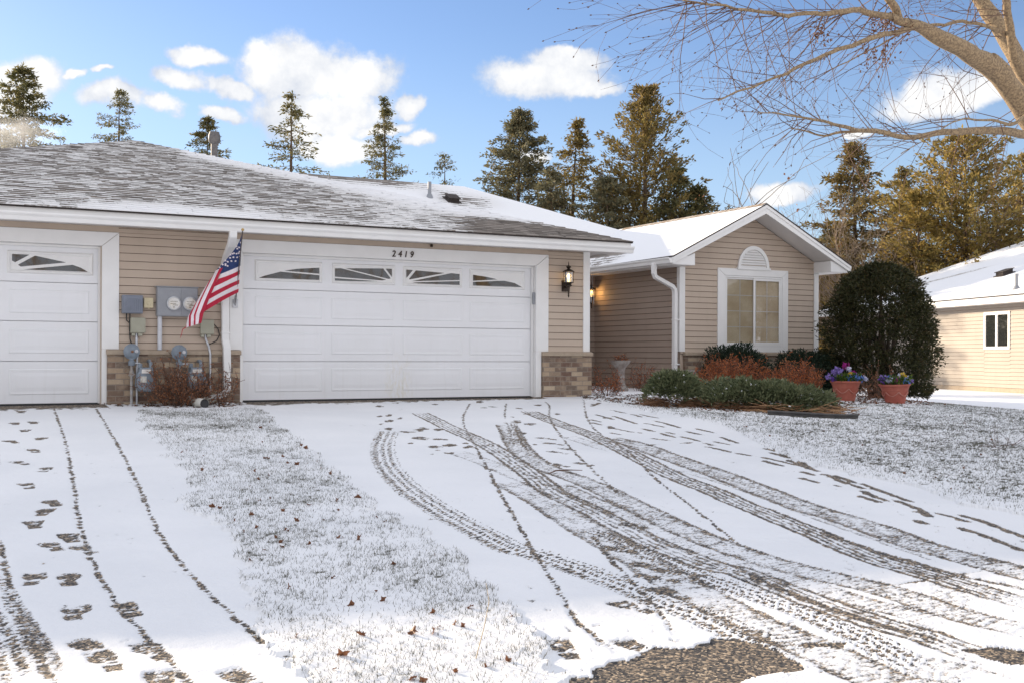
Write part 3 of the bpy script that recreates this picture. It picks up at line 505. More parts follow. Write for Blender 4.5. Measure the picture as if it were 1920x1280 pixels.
# --- siding walls and their solid cores
w = MB()
siding(w, (-1.717, 0), (-0.192, 0), 0.70, 2.41, (0, -1))
siding(w, (-8.0, 0), (5.80, 0), 2.325, 2.41, (0, -1), ext=0.085)
siding(w, (5.116, 0), (5.80, 0), 0.70, 2.41, (0, -1))
w.box(-1.95, 0.0, 0.0, 0.14, -0.1, 2.41); w.box(4.88, 5.9, 0.0, 0.14, -0.1, 2.41)
w.box(-8.0, -6.83, 0.0, 0.14, -0.1, 2.41); w.box(-6.83, -1.95, 0.001, 0.139, 2.14, 2.41); w.box(0.0, 4.88, 0.001, 0.139, 2.14, 2.41)
w.build('garage_wall', [TAN, LAP_SHADE], HOUSE)
w = MB()
siding(w, (9.12, 4.9), (9.12, 1.75), 0.06, 2.42, (-1, 0))
siding(w, (5.93, 4.9), (9.12, 4.9), 0.06, 2.42, (0, -1))
siding(w, (5.93, 0.0), (5.93, 4.9), 0.06, 2.42, (1, 0))
w.box(9.125, 9.25, 1.80, 5.0, -0.1, 2.42); w.box(5.8, 9.25, 4.905, 5.0, -0.1, 2.42); w.box(5.8, 5.925, 0.15, 4.9, -0.1, 2.42)
w.build('entry_wall', [TAN_SHADED, LAP_SHADE], HOUSE)
GX, GA = 10.89, 3.50        # gable apex
def gclip(z):
    h = max(0.0, (GA - z) / 0.5)
    return (max(9.13, GX - h) - 9.12, min(12.70, GX + h) - 9.12)
w = MB()
siding(w, (9.12, 1.75), (12.70, 1.75), 2.3875, GA, (0, -1), clip=gclip)
siding(w, (9.13, 1.75), (10.05, 1.75), 0.70, 2.3875, (0, -1)); siding(w, (11.85, 1.75), (12.70, 1.75), 0.70, 2.3875, (0, -1))
w.prism([(9.13, -0.1), (12.70, -0.1), (12.70, 2.58), (GX, GA), (9.13, 2.60)], 1.752, 1.86)
w.build('gable_wall', [TAN, LAP_SHADE], HOUSE)
w = MB(); w.box(12.60, 12.70, 1.87, 12, -0.4, 2.5); w.box(-8, 12.6, 13.0, 13.1, -0.4, 2.5); w.box(-8.1, -8.0, 0, 13.1, -0.4, 2.5)
w.build('rear_wall', TAN, HOUSE)
# --- corner boards
w = MB(); w.box(5.80, 5.93, -0.03, 0.06, 0.722, 2.41); w.build('corner_board', WHITE, HOUSE, bevel=0.004)
w = MB(); w.box(9.09, 9.225, 1.715, 1.81, 0.745, 2.41); w.build('corner_board', WHITE, HOUSE, bevel=0.004)
w = MB(); w.box(12.60, 12.72, 1.715, 1.80, 0.745, 2.41); w.build('corner_board', WHITE, HOUSE, bevel=0.004)
# --- brick wainscots with sloping sills
def wainscot(x0, x1, y, z1):
    b = MB(); b.box(x0, x1, y - 0.065, y - 0.002, -0.25, z1)
    o = b.build('brick_base', BRICK, HOUSE)
    c = MB(); c.prism([(y - 0.095, z1 + 0.002), (y - 0.001, z1 + 0.002), (y - 0.001, z1 + 0.072), (y - 0.03, z1 + 0.072), (y - 0.095, z1 + 0.058)], x0 - 0.012, x1 + 0.012, 'x')
    c.build('sill_cap', CAPST, o, bevel=0.005)
wainscot(-1.875, -0.045, 0, 0.648)
wainscot(4.992, 5.945, 0, 0.648)
wainscot(9.20, 12.72, 1.75, 0.668)
wainscot(-8.0, -6.95, 0, 0.648)
# --- garage door surrounds
def door_trim(x0, x1, lo0, lo1):
    t = MB()
    t.prism([(lo0, 2.325), (lo1, 2.325), (x1, 2.136), (x0, 2.136)], -0.034, 0.02)
    t.prism([(lo0, 0.722), (x0 - 0.002, 0.722), (x0 - 0.002, 2.132), (lo0, 2.32)], -0.034, 0.02)
    t.prism([(x1 + 0.002, 0.722), (lo1, 0.722), (lo1, 2.32), (x1 + 0.002, 2.132)], -0.034, 0.02)
    t.box(x0 - 0.045, x0 - 0.002, -0.05, 0.15, -0.03, 0.72); t.box(x1 + 0.002, x1 + 0.105, -0.034, 0.15, -0.03, 0.72)
    t.box(x0 - 0.03, x0 - 0.002, 0.022, 0.15, 0.72, 2.132); t.box(x1 + 0.002, x1 + 0.04, 0.022, 0.15, 0.72, 2.132)
    t.box(x0 - 0.03, x1 + 0.03, 0.022, 0.15, 2.134, 2.16)
    # weather-strip stops in front of the door
    t.box(x1 - 0.035, x1, 0.055, 0.092, -0.02, 2.13); t.box(x0, x0 + 0.03, 0.055, 0.092, -0.02, 2.13); t.box(x0 + 0.03, x1 - 0.036, 0.055, 0.092, 2.10, 2.132)
    return t.build('door_surround', WHITE, HOUSE, bevel=0.003)
door_trim(0.0, 4.877, -0.192, 5.116)
door_trim(-6.82, -1.943, -7.02, -1.717)
# --- garage doors
def ring(mb, x0, x1, z0, z1, ya, yb, ins):
    o = [(x0, z0), (x1, z0), (x1, z1), (x0, z1)]; i = [(x0 + ins, z0 + ins), (x1 - ins, z0 + ins), (x1 - ins, z1 - ins), (x0 + ins, z1 - ins)]
    for k in range(4):
        j = (k + 1) % 4
        mb.quad((o[k][0], ya, o[k][1]), (o[j][0], ya, o[j][1]), (i[j][0], yb, i[j][1]), (i[k][0], yb, i[k][1]))
    return (x0 + ins, x1 - ins, z0 + ins, z1 - ins)
def garage_door(x0, x1, frames, inner, glass, lock=False):
    Y = 0.10; seams = [0.0, 0.556, 1.092, 1.618, 2.128]
    d = MB()
    for z0, z1 in zip(seams[:-1], seams[1:]):
        d.box(x0 + 0.004, x1 - 0.004, Y, Y + 0.045, z0 + 0.004, z1 - 0.004)
    d.box(x0, x1, Y + 0.05, Y + 0.06, 0, 2.12)
    d.box(x0 + 0.004, x1 - 0.004, Y - 0.005, Y + 0.03, -0.012, 0.012)
    cols = [(x0 + 0.21, x0 + 1.24), (x0 + 1.388, x0 + 2.40), (x0 + 2.556, x0 + 3.59), (x0 + 3.72, x0 + 4.73)]
    for z0, z1 in zip(seams[:-2], seams[1:-1]):
        for a, b in cols:
            r_ = (a, b, z0 + 0.105, z1 - 0.10)
            r_ = ring(d, *r_, Y - 0.001, Y - 0.008, 0.014)
            r_ = ring(d, *r_, Y - 0.008, Y - 0.004, 0.035)
            r_ = ring(d, *r_, Y - 0.004, Y - 0.008, 0.05)
            d.quad((r_[0], Y - 0.008, r_[2]), (r_[1], Y - 0.008, r_[2]), (r_[1], Y - 0.008, r_[3]), (r_[0], Y - 0.008, r_[3]))
    door = d.build('garage_door', DOORW, HOUSE, fixn=False)
    s = MB(); s.box(x0 + 0.01, x1 - 0.01, Y - 0.012, Y + 0.04, -0.04, -0.013); s.build('bottom_seal', BLACK, door)
    for (a, b, z0, z1), (ia, ib, iz0, iz1), gl in zip(frames, inner, glass):
        f = MB()
        r_ = ring(f, a, b, z0, z1, Y - 0.001, Y - 0.022, 0.016)
        r_ = ring(f, *r_, Y - 0.022, Y - 0.022, 0.012)
        r_ = ring(f, *r_, Y - 0.022, Y - 0.007, 0.02)
        f.quad((r_[0], Y - 0.007, r_[2]), (r_[1], Y - 0.007, r_[2]), (r_[1], Y - 0.007, r_[3]), (r_[0], Y - 0.007, r_[3]))
        f.build('window', WHITE, door, fixn=False)
        g = MB()
        for q in gl: g.quad(*[(x, Y - 0.011, z) for x, z in q])
        g.build('window_pane', DARKGLASS, door, fixn=False)
    return door
def rects(L): return [(min(p[0][0], p[1][0]), max(p[0][0], p[1][0]), 1.738, 2.05) for p in L]
main_door = garage_door(0.0, 4.877, rects(W_FRAMES), rects(W_IN), W_GLASS)
sh = -6.82
left_glass = [[[(2 * (-4.3815) - x, z) for x, z in q] for q in L_GLASS], L_GLASS]
garage_door(-6.82, -1.943, [(-6.72, -5.64, 1.728, 2.031), (-3.125, -2.038, 1.728, 2.031)], [(-6.68, -5.69, 1.77, 1.99), (-3.071, -2.077, 1.77, 1.99)], left_glass)
s = MB(); s.box(4.842, 4.90, 0.0, 0.04, 1.50, 1.70); s.build('door_keypad', METAL, HOUSE, bevel=0.006)
# --- house number
def digit(ch, x, z, h):
    cu = bpy.data.curves.new('digit', 'FONT'); cu.body = ch; cu.size = h / 0.69; cu.extrude = 0.006; cu.shear = 0.15; cu.bevel_depth = 0.0012
    t = bpy.data.objects.new('digit', cu); link(t)
    dg = bpy.context.evaluated_depsgraph_get()
    me = bpy.data.meshes.new_from_object(t.evaluated_get(dg))
    bpy.data.objects.remove(t)
    me.transform(Matrix.Translation((x, -0.043, z)) @ Matrix.Rotation(R(90), 4, 'X') @ Matrix.Diagonal((0.92, 1, 1, 1)))
    me.materials.clear(); me.materials.append(BRONZE)
    adopt(link(bpy.data.objects.new('house_digit', me)), HOUSE)
for ch, x in zip('2419', (2.312, 2.415, 2.512, 2.612)): digit(ch, x, 2.175 - (x - 2.3) * 0.0, 0.095)

# --- eaves: soffits, fascias, gutters
s = MB()
s.box(-8.1, 6.34, -0.575, -0.001, 2.412, 2.43); s.box(5.94, 6.34, 0.0, 4.9, 2.412, 2.43)
for k in range(72):
    x = -8.0 + k * 0.2
    s.box(x, x + 0.012, -0.57, -0.03, 2.407, 2.4118)
s.build('soffit', SOFFIT, HOUSE)
s = MB()
s.box(8.60, 9.11, 1.25, 4.89, 2.412, 2.43); s.box(6.35, 8.60, 4.33, 4.89, 2.412, 2.43)
s.build('soffit', SOFFIT, HOUSE)
f = MB(); f.box(-8.1, 6.38, -0.60, -0.576, 2.375, 2.548); f.box(6.345, 6.38, -0.575, 5.0, 2.375, 2.548)
f.build('fascia', WHITE, HOUSE, bevel=0.003)
f = MB(); f.box(6.4, 8.58, 4.302, 4.328, 2.40, 2.548); f.box(8.572, 8.598, 1.24, 4.30, 2.40, 2.548)
f.build('fascia', WHITE, HOUSE, bevel=0.003)
GUT = [(-0.003, 0.0), (-0.075, 0.0), (-0.083, 0.03), (-0.088, 0.05), (-0.112, 0.075), (-0.118, 0.088), (-0.118, 0.105), (-0.110, 0.105), (-0.108, 0.092), (-0.003, 0.092)]
g = MB(); g.prism([(-0.60 + y, 2.362 + z) for y, z in GUT], -8.1, 6.375, 'x')
g.build('gutter', WHITE, HOUSE)
g = MB(); g.prism([(4.30 + y, 2.43 + z) for y, z in GUT], 6.4, 8.50, 'x'); g.build('gutter', WHITE, HOUSE)
g = MB(); g.prism([(8.57 + y, 2.43 + z) for y, z in GUT], 1.21, 4.28, 'y'); g.build('gutter', WHITE, HOUSE)
# rake boards, returns and sloping soffit of the gable wing
WX, WZ = 10.84, 3.715
def slope(x): return WZ - 0.5 * abs(x - WX)
r_ = MB()
for sgn in (-1, 1):
    xe = WX + sgn * 2.29
    r_.prism([(WX, WZ - 0.012), (xe, slope(xe) - 0.012), (xe, slope(xe) - 0.155), (WX, WZ - 0.205)], 1.20, 1.232)
    r_.prism([(WX, WZ - 0.03), (xe, slope(xe) - 0.03), (xe, slope(xe) - 0.085), (WX, WZ - 0.09)], 1.185, 1.199)
r_.build('rake_board', WHITE, HOUSE)
r_ = MB(); r_.prism([(8.600, 2.404), (9.10, 2.404), (9.10, 2.64), (8.600, 2.46)], 1.236, 1.746); r_.build('eave_return', WHITE, HOUSE, bevel=0.003)
r_ = MB(); r_.prism([(12.60, 2.412), (13.115, 2.412), (13.115, 2.47), (12.60, 2.64)], 1.236, 1.746); r_.build('eave_return', WHITE, HOUSE, bevel=0.003)
s = MB()
for sgn in (-1, 1):
    xe = WX + sgn * 2.2
    s.prism([(WX, WZ - 0.175), (xe, slope(xe) - 0.175), (xe, slope(xe) - 0.155), (WX, WZ - 0.155)], 1.234, 1.75)
s.box(12.72, 13.10, 1.75, 8, 2.412, 2.43)
s.build('rake_soffit', SOFFIT, HOUSE)

# --- roofs
def sub_tri(P, n):
    P = np.asarray(P, float); V = []; F = []; idx = {}
    for i in range(n + 1):
        for j in range(n + 1 - i):
            idx[i, j] = len(V); V.append(P[0] + (P[1] - P[0]) * i / n + (P[2] - P[0]) * j / n)
    for i in range(n):
        for j in range(n - i):
            F.append((idx[i, j], idx[i + 1, j], idx[i, j + 1]))
            if i + j < n - 1: F.append((idx[i + 1, j], idx[i + 1, j + 1], idx[i, j + 1]))
    return V, F
def roof(name, polys, mats, parent, snowf, n=40):
    V = []; F = []; MI = []; AL = []; UP = []
    for pts in polys:
        pts = [np.array(p, float) for p in pts]
        nr = np.zeros(3)
        for a, b, c in [(pts[0], pts[i], pts[i + 1]) for i in range(1, len(pts) - 1)]: nr += np.cross(b - a, c - a)
        nr /= np.linalg.norm(nr)
        if nr[2] < 0: nr = -nr
        e = np.cross((0, 0, 1), nr); e /= np.linalg.norm(e); up = np.cross(nr, e)
        zlow = min(p[2] for p in pts); ref = [p for p in pts if p[2] == zlow][0]
        for i in range(1, len(pts) - 1):
            v, f = sub_tri((pts[0], pts[i], pts[i + 1]), n)
            F += [(a + len(V), b + len(V), c + len(V)) for a, b, c in f]; MI += [0] * len(f)
            V += v; AL += [float((q - ref) @ e) for q in v]; UP += [float((q - ref) @ up) for q in v]
        for i in range(len(pts)):
            a, b = pts[i], pts[(i + 1) % len(pts)]
            k = len(V); dz = np.array((0, 0, -0.028))
            V += [a + dz * 0.02, b + dz * 0.02, b + dz, a + dz]; AL += [0] * 4; UP += [0] * 4
            F += [(k, k + 1, k + 2), (k, k + 2, k + 3)]; MI += [1, 1]
        k = len(V); V += [p + np.array((0, 0, -0.028)) for p in pts]; AL += [0] * len(pts); UP += [0] * len(pts)
        for i in range(1, len(pts) - 1): F.append((k, k + i, k + i + 1)); MI.append(1)
    V = np.array(V); sn = snowf(V[:, 0], V[:, 1], V[:, 2])
    return big_mesh(name, V, F, mats, parent, MI, attrs={'along': AL, 'up': UP, 'snow': np.clip(sn, 0, 1)})
def sstep(x, a, b):
    t = np.clip((x - a) / (b - a), 0, 1); return t * t * (3 - 2 * t)
PK = (-0.5, 6.3, 4.78)
FR, FLc, BR, BL = (6.40, -0.63, 2.56), (-7.6, -0.63, 2.56), (6.40, 13.2, 2.56), (-7.6, 13.2, 2.56)
def snow_garage(x, y, z):
    hip = np.abs((x - PK[0]) / 6.9 + (y - 6.3) / 6.93) * 4.9         # distance from the right hip line
    front = (y < 6.3)
    s_ = 0.545 + 0.36 * np.exp(-(hip / 0.6) ** 2) * (x > 0.2) + 0.16 * sstep(x, 1.0, 4.0)
    s_ += 0.30 * np.exp(-((y + 0.45) / 0.4) ** 2) * np.exp(-((x + 0.9) / 1.7) ** 2)
    s_ -= 0.75 * sstep(x, 2.6, 5.0) * sstep(-y, -1.1, 0.1)
    return np.where(front & (np.abs(y - 6.3) / 6.93 > np.abs(x + 0.5) / 7.1 - 0.03), s_, 0.9)
groof = roof('garage_roof', [(FLc, FR, PK), (FR, BR, PK), (BR, BL, PK), (BL, FLc, PK)], [SHING, SHEDGE], HOUSE, snow_garage, 60)
# courses of tabs over the front slope: each tab is tilted a little flatter than the roof, as laid shingles are
def courses(parent):
    rg = np.random.default_rng(8); a = np.array(FLc, float); b = np.array(FR, float); p = np.array(PK, float)
    e = np.array([1.0, 0, 0]); upv = p - (a + e * (p[0] - a[0])); Lu = np.linalg.norm(upv); upv /= Lu; nr = np.cross(e, upv)
    V, F, AL, UP = [], [], [], []
    n = int(Lu / .145)
    for i in range(n):
        v0, v1 = i * .145 - (.012 if i == 0 else 0), (i + 1) * .145
        f = v0 / Lu; x0, x1 = a[0] + (p[0] - a[0]) * max(f, 0), b[0] + (p[0] - b[0]) * max(f, 0)
        f1 = v1 / Lu; y0, y1 = a[0] + (p[0] - a[0]) * f1, b[0] + (p[0] - b[0]) * f1
        xs = [x0]
        while xs[-1] < x1 - .12: xs.append(min(x1, xs[-1] + rg.choice([.14, .2, .2, .27])))
        xs[-1] = x1
        for u0, u1 in zip(xs[:-1], xs[1:]):
            h = rg.choice([.007, .010, .016]) + rg.uniform(0, .004); k = len(V)
            B0, B1 = a + e * (u0 - a[0]) + upv * v0, a + e * (u1 - a[0]) + upv * v0
            T0, T1 = a + e * (min(max(u0, y0), y1) - a[0]) + upv * v1, a + e * (min(max(u1, y0), y1) - a[0]) + upv * v1
            V += [B0 + nr * h, B1 + nr * h, T1 + nr * .001, T0 + nr * .001, B0, B1]
            AL += [u0, u1, u1, u0, u0, u1]; UP += [v0, v0, v1, v1, v0 - .03, v0 - .03]
            F += [(k, k + 1, k + 2, k + 3), (k + 4, k + 5, k + 1, k)]
    V = np.array(V); return big_mesh('shingle_courses', V, F, SHING, parent, attrs={'along': AL, 'up': UP, 'snow': np.clip(snow_garage(V[:, 0], V[:, 1], V[:, 2]), 0, 1)})
courses(groof)
AP = (7.77, 8.85, 4.835)
APL = (-9.0, 8.85, 4.835)
VE = (8.55, 4.27, 2.545); VR = (WX, 6.59, WZ)
def snow_main(x, y, z):
    s_ = 0.86 - 0.55 * np.exp(-((y - 8.85) / 0.5) ** 2) * sstep(-x, -7.6, -5.5) - 0.35 * sstep(-z, -2.95, -2.6)
    s_ -= 0.25 * np.exp(-((x - 6.9) / 0.5) ** 2) * np.exp(-((y - 7.6) / 0.8) ** 2)
    s_ -= 0.35 * np.exp(-((y - 7.9) / 0.5) ** 2) * np.exp(-((x - 7.6) / 0.7) ** 2)
    return s_
mroof = roof('main_roof', [((-9.0, 4.27, 2.545), VE, AP, APL), (VE, VR, AP), (AP, VR, (13.13, 8.88, 2.57)), (AP, (13.13, 8.88, 2.57), (13.13, 13.4, 2.57)), (APL, AP, (13.13, 13.4, 2.57), (-9.0, 13.4, 2.57))], [SHING, SHEDGE], HOUSE, snow_main, 40)
def snow_wing(x, y, z):
    s_ = 1.05 - 0.55 * sstep(y, 2.7, 3.9) * sstep(-z, -3.1, -2.7)
    s_ -= 0.5 * np.exp(-((z - WZ) / 0.03) ** 2) * np.exp(-((y - 1.5) / 0.9) ** 2)
    return s_
wroof = roof('wing_roof', [((8.55, 1.18, 2.57), (WX, 1.18, WZ), VR, VE), ((WX, 1.18, WZ), (13.13, 1.18, 2.57), (13.13, 8.88, 2.57), VR)], [SHING, SHEDGE], HOUSE, snow_wing, 40)
# ridge cap shingles on the wing
c = MB()
for k in range(30):
    y = 1.2 + k * 0.17
    for sg in (-1, 1):
        c.quad((WX, y, WZ + 0.014), (WX + sg * 0.12, y, WZ - 0.048), (WX + sg * 0.12, y + 0.19, WZ - 0.054), (WX, y + 0.19, WZ + 0.008))
c.build('ridge_cap', mat('ridge_shingle', (0.24, 0.17, 0.11), (0.5, 0.45, 0.40), scale=2.5, rough=0.9), wroof, fixn=False)
# flue, vent pipe, box vent
c = MB(); c.lathe([(0.07, 4.05), (0.07, 5.16), (0.085, 5.17), (0.125, 5.22), (0.128, 5.34), (0.115, 5.37), (0.10, 5.42), (0.0, 5.43)], (1.42, 7.98, 0), 20)
c.build('chimney_flue', mat('flue_metal', (0.16, 0.15, 0.145), (0.11, 0.10, 0.10), scale=9, rough=0.6, metal=0.3), groof, smooth=True)
c = MB(); c.lathe([(0.11, 4.25), (0.06, 4.42), (0.042, 4.44), (0.042, 4.72), (0.03, 4.72)], (6.42, 7.9, 0), 14)
c.build('vent_pipe', METAL, mroof, smooth=True)
c = MB(); M_ = Matrix.Translation((6.95, 7.8, 4.315)) @ Matrix.Rotation(R(26.5), 4, 'X')
c.box(-0.17, 0.17, -0.2, 0.2, -0.01, 0.012, M_); c.box(-0.13, 0.13, -0.13, 0.13, 0.012, 0.09, M_); c.box(-0.15, 0.15, -0.16, 0.14, 0.09, 0.105, M_)
c.build('roof_vent', SHEDGE, mroof)

# --- downspouts
d = MB()
rect_tube(d, [(-0.30, -0.66, 2.37), (-0.30, -0.65, 2.30), (-0.292, -0.52, 2.19), (-0.285, -0.22, 2.03), (-0.28, -0.085, 1.93), (-0.27, -0.08, 1.80), (-0.265, -0.08, 0.86), (-0.255, -0.13, 0.74), (-0.25, -0.135, 0.20), (-0.26, -0.16, 0.13), (-0.33, -0.20, 0.085), (-0.58, -0.34, 0.02)], 0.105, 0.08, (1, 0, 0))
for z in (1.6, 0.95): d.box(-0.325, -0.205, -0.125, -0.036, z, z + 0.03)
d.build('downspout', WHITE, HOUSE, bevel=0.01)
d = MB()
rect_tube(d, [(8.50, 1.75, 2.46), (8.50, 1.75, 2.26), (8.53, 1.75, 2.19), (8.93, 1.75, 2.02), (8.99, 1.75, 1.96), (9.0, 1.75, 1.88), (9.0, 1.75, 0.16)], 0.10, 0.075, (0, 1, 0))
d.box(8.96, 9.09, 1.69, 1.81, 1.35, 1.38); d.box(8.96, 9.09, 1.69, 1.81, 0.48, 0.51)
d.build('downspout', WHITE, HOUSE, bevel=0.01)

# --- gable window
Y = 1.75
wn = MB()
wn.prism([(10.034, 2.43), (11.872, 2.43), (11.715, 2.285), (10.215, 2.285)], Y - 0.04, Y - 0.001)
wn.prism([(10.034, 0.742), (10.213, 0.86), (10.213, 2.283), (10.034, 2.425)], Y - 0.04, Y - 0.001)
wn.prism([(11.872, 0.742), (11.872, 2.425), (11.717, 2.283), (11.717, 0.86)], Y - 0.04, Y - 0.001)
wn.prism([(10.04, 0.742), (11.866, 0.742), (11.717, 0.858), (10.213, 0.858)], Y - 0.04, Y - 0.001)
win = wn.build('window', WHITE, HOUSE, bevel=0.004)
def frame(mb, x0, x1, z0, z1, t, ya, yb):
    mb.box(x0, x1, ya, yb, z1 - t, z1); mb.box(x0, x1, ya, yb, z0, z0 + t)
    mb.box(x0, x0 + t, ya, yb, z0 + t, z1 - t); mb.box(x1 - t, x1, ya, yb, z0 + t, z1 - t)
f = MB(); frame(f, 10.217, 11.713, 0.862, 2.281, 0.035, Y - 0.036, Y - 0.001); f.build('frame', WHITE, win, bevel=0.003)
f = MB(); frame(f, 10.255, 11.03, 0.90, 2.243, 0.03, Y - 0.018, Y - 0.002); f.build('sash', WHITE, win, bevel=0.002)
f = MB(); frame(f, 10.955, 11.675, 0.90, 2.243, 0.045, Y - 0.034, Y - 0.02); f.build('sash', WHITE, win, bevel=0.002)
f = MB(); f.quad((10.28, Y - 0.008, 0.92), (11.0, Y - 0.008, 0.92), (11.0, Y - 0.008, 2.22), (10.28, Y - 0.008, 2.22)); f.build('window_pane', SCREEN, win, fixn=False)
f = MB(); f.quad((10.995, Y - 0.026, 0.94), (11.635, Y - 0.026, 0.94), (11.635, Y - 0.026, 2.20), (10.995, Y - 0.026, 2.20)); f.build('window_pane', PANE, win, fixn=False)
f = MB()
for x0, x1, yy in ((10.285, 10.96, Y - 0.006), (11.0, 11.63, Y - 0.024)):
    xm = (x0 + x1) / 2
    f.box(xm - 0.008, xm + 0.008, yy, yy + 0.003, 0.93, 2.21)
    for k in range(1, 4):
        z = 0.93 + 1.28 * k / 4
        f.box(x0, x1, yy + 0.0035, yy + 0.0045, z - 0.008, z + 0.008)
f.build('grille', WHITE, win)
f = MB()
for k in range(54):
    z = 0.88 + k * 0.0255
    f.quad((10.24, Y + 0.0, z), (11.69, Y + 0.0, z), (11.69, Y + 0.0012, z + 0.022), (10.24, Y + 0.0012, z + 0.022))
bl = mat('window_blind', (0.84, 0.72, 0.52), (0.66, 0.52, 0.34), scale=2.2, rough=0.6)
f.build('blind', bl, win, fixn=False)
# --- half-round gable vent
v = MB(); cx, cz = 10.953, 2.462
def arch(rx, rz, n=20): return [(cx + rx * math.cos(math.pi * k / n), cz + rz * math.sin(math.pi * k / n)) for k in range(n + 1)]
A1, A2 = arch(0.405, 0.445), arch(0.335, 0.37)
for k in range(20):
    v.prism([A1[k], A1[k + 1], A2[k + 1], A2[k]], Y - 0.05, Y - 0.012)
v.box(cx - 0.43, cx + 0.43, Y - 0.065, Y - 0.012, cz - 0.045, cz - 0.001)
vent = v.build('gable_vent', WHITE, HOUSE)
v = MB()
for k in range(7):
    z = cz + 0.003 + k * 0.052; hw = 0.335 * math.sqrt(max(0, 1 - ((z + 0.03 - cz) / 0.37) ** 2))
    v.quad((cx - hw, Y - 0.042, z), (cx + hw, Y - 0.042, z), (cx + hw * 0.97, Y - 0.014, z + 0.045), (cx - hw * 0.97, Y - 0.014, z + 0.045))
v.build('louvre', WHITE, vent, fixn=False)
b = MB(); b.prism(A2, Y - 0.0175, Y - 0.0162); b.build('vent_backing', SOFFIT, vent)
# sensor under the eave
b = MB(); b.lathe([(0.0, 0), (0.022, 0.0), (0.022, 0.03), (0.015, 0.045)], (2.98, -0.05, 2.355), 12); b.build('eave_sensor', BRONZE, HOUSE, smooth=True)

# ------------------------------------------------------------------ ground height
def ss(x, a, b):
    t = np.clip((x - a) / (b - a), 0, 1); return t * t * (3 - 2 * t)
def gh(x, y):
    x = np.asarray(x, float); y = np.asarray(y, float)
    p = -0.035 + 0.05 * np.minimum(y, 0.4)
    t = ss(x, 10.6, 14.5)
    p = np.where(p > -0.33, p * (1 - t) - 0.33 * t, p)
    p = np.maximum(p, -0.74 - 0.004 * np.maximum(0, -14 - y))
    return p
def gz(x, y): return float(gh(x, y))

# ------------------------------------------------------------------ meters and boxes on the garage wall
def wall_box(name, label, cat, x0, x1, z0, z1, d, mt, extra=None, y=-0.016):
    t = thing(name, label, cat, ((x0 + x1) / 2, y, z0))
    b = MB(); b.box(x0, x1, y - d, y, z0, z1); body = b.build('body', mt, t, bevel=0.008)
    if extra: extra(t, body, y - d)
    return t
def ribbed(t, body, yf):
    c = MB(); x0, x1, z0, z1 = -1.672, -1.424, 1.228, 1.452
    c.box(x0, x1, yf - 0.012, yf - 0.001, z0, z1)
    for k in range(9): x = x0 + 0.022 + k * 0.0255; c.box(x, x + 0.012, yf - 0.019, yf - 0.0121, z0 + 0.02, z1 - 0.045)
    c.box(x0 + 0.05, x1 - 0.05, yf - 0.018, yf - 0.0121, z1 - 0.035, z1 - 0.012)
    c.build('cover', METAL2, t, bevel=0.003)
    c = MB(); c.tube([(-1.62, -0.05, 1.212), (-1.62, -0.05, 1.12), (-1.59, -0.05, 1.09), (-1.575, -0.04, 1.13)], 0.008)
    c.tube([(-1.575, -0.05, 1.212), (-1.578, -0.045, 1.0), (-1.57, -0.04, 0.86), (-1.535, -0.04, 0.74)], 0.008); c.build('cable', BLACK, t)
wall_box('network_box', 'blue grey ribbed utility box beside the left garage door trim', 'utility box', -1.685, -1.41, 1.213, 1.467, 0.10, METAL2, ribbed)
def cream_x(t, body, yf):
    c = MB(); c.lathe([(0, 0), (0.03, 0), (0.026, 0.006), (0, 0.008)], (-1.328, yf - 0.001, 1.362), 16, Matrix.Rotation(R(90), 4, 'X')); c.build('knockout', CREAMB, t); c = MB(); c.box(-1.34, -1.318, yf - 0.01, yf + 0.03, 1.285, 1.2965); c.build('latch', CREAMB, t)
wall_box('junction_box', 'small cream square box between the ribbed box and the electric meters', 'utility box', -1.393, -1.264, 1.297, 1.437, 0.06, CREAMB, cream_x)
def meters(t, body, yf):
    c = MB(); c.box(-1.218, -0.902, yf - 0.006, yf - 0.001, 1.19, 1.583); c.box(-0.896, -0.673, yf - 0.006, yf - 0.001, 1.19, 1.583); c.build('cover', METAL, t, bevel=0.003)
    for x in (-1.0, -0.778):
        m_ = Matrix.Rotation(R(90), 4, 'X')
        c = MB(); c.lathe([(0.098, 0.0), (0.098, 0.022), (0.088, 0.026), (0.084, 0.026), (0.084, 0.0)], (x, yf - 0.007, 1.362), 28, m_)
        mtr = c.build('meter', STEEL, t, smooth=True)
        c = MB(); c.lathe([(0, 0.012), (0.083, 0.012), (0.083, 0.016), (0, 0.016)], (x, yf - 0.007, 1.362), 28, m_)
        c.build('dial_face', mat('meter_face', (0.86, 0.80, 0.66), (0.80, 0.78, 0.74), scale=9, rough=0.4), mtr)
        c = MB(); yy = yf - 0.0245
        c.box(x - 0.05, x + 0.03, yy, yy + 0.001, 1.352, 1.362); c.box(x - 0.02, x + 0.055, yy, yy + 0.001, 1.335, 1.345)
        c.box(x - 0.015, x + 0.015, yy, yy + 0.001, 1.305, 1.318)
        for k in range(5): c.lathe([(0, 0), (0.0075, 0), (0, 0.0008)], (x - 0.04 + k * 0.02, yy, 1.39), 10, m_)
        c.build('dial_marks', mat('meter_ink', (0.25, 0.2, 0.12)), mtr)
        c = MB(); c.lathe([(0.084, 0.026), (0.082, 0.06), (0.07, 0.085), (0.03, 0.094), (0, 0.094)], (x, yf - 0.007, 1.362), 28, m_)
        gl = glass_mat('meter_glass', (0.9, 0.9, 0.9), alpha=0.12); c.build('glass_cover', gl, mtr, smooth=True)
    c = MB(); c.box(-1.24, -0.655, yf - 0.01, -0.02, 1.5915, 1.603); c.build('rain_cap', METAL, t)
    c = MB(); c.tube([(-1.176, -0.065, 1.1815), (-1.176, -0.065, 0.715)], 0.032, 14); c.build('conduit', mat('pvc_conduit', (0.62, 0.63, 0.66), rough=0.4), t, smooth=True)
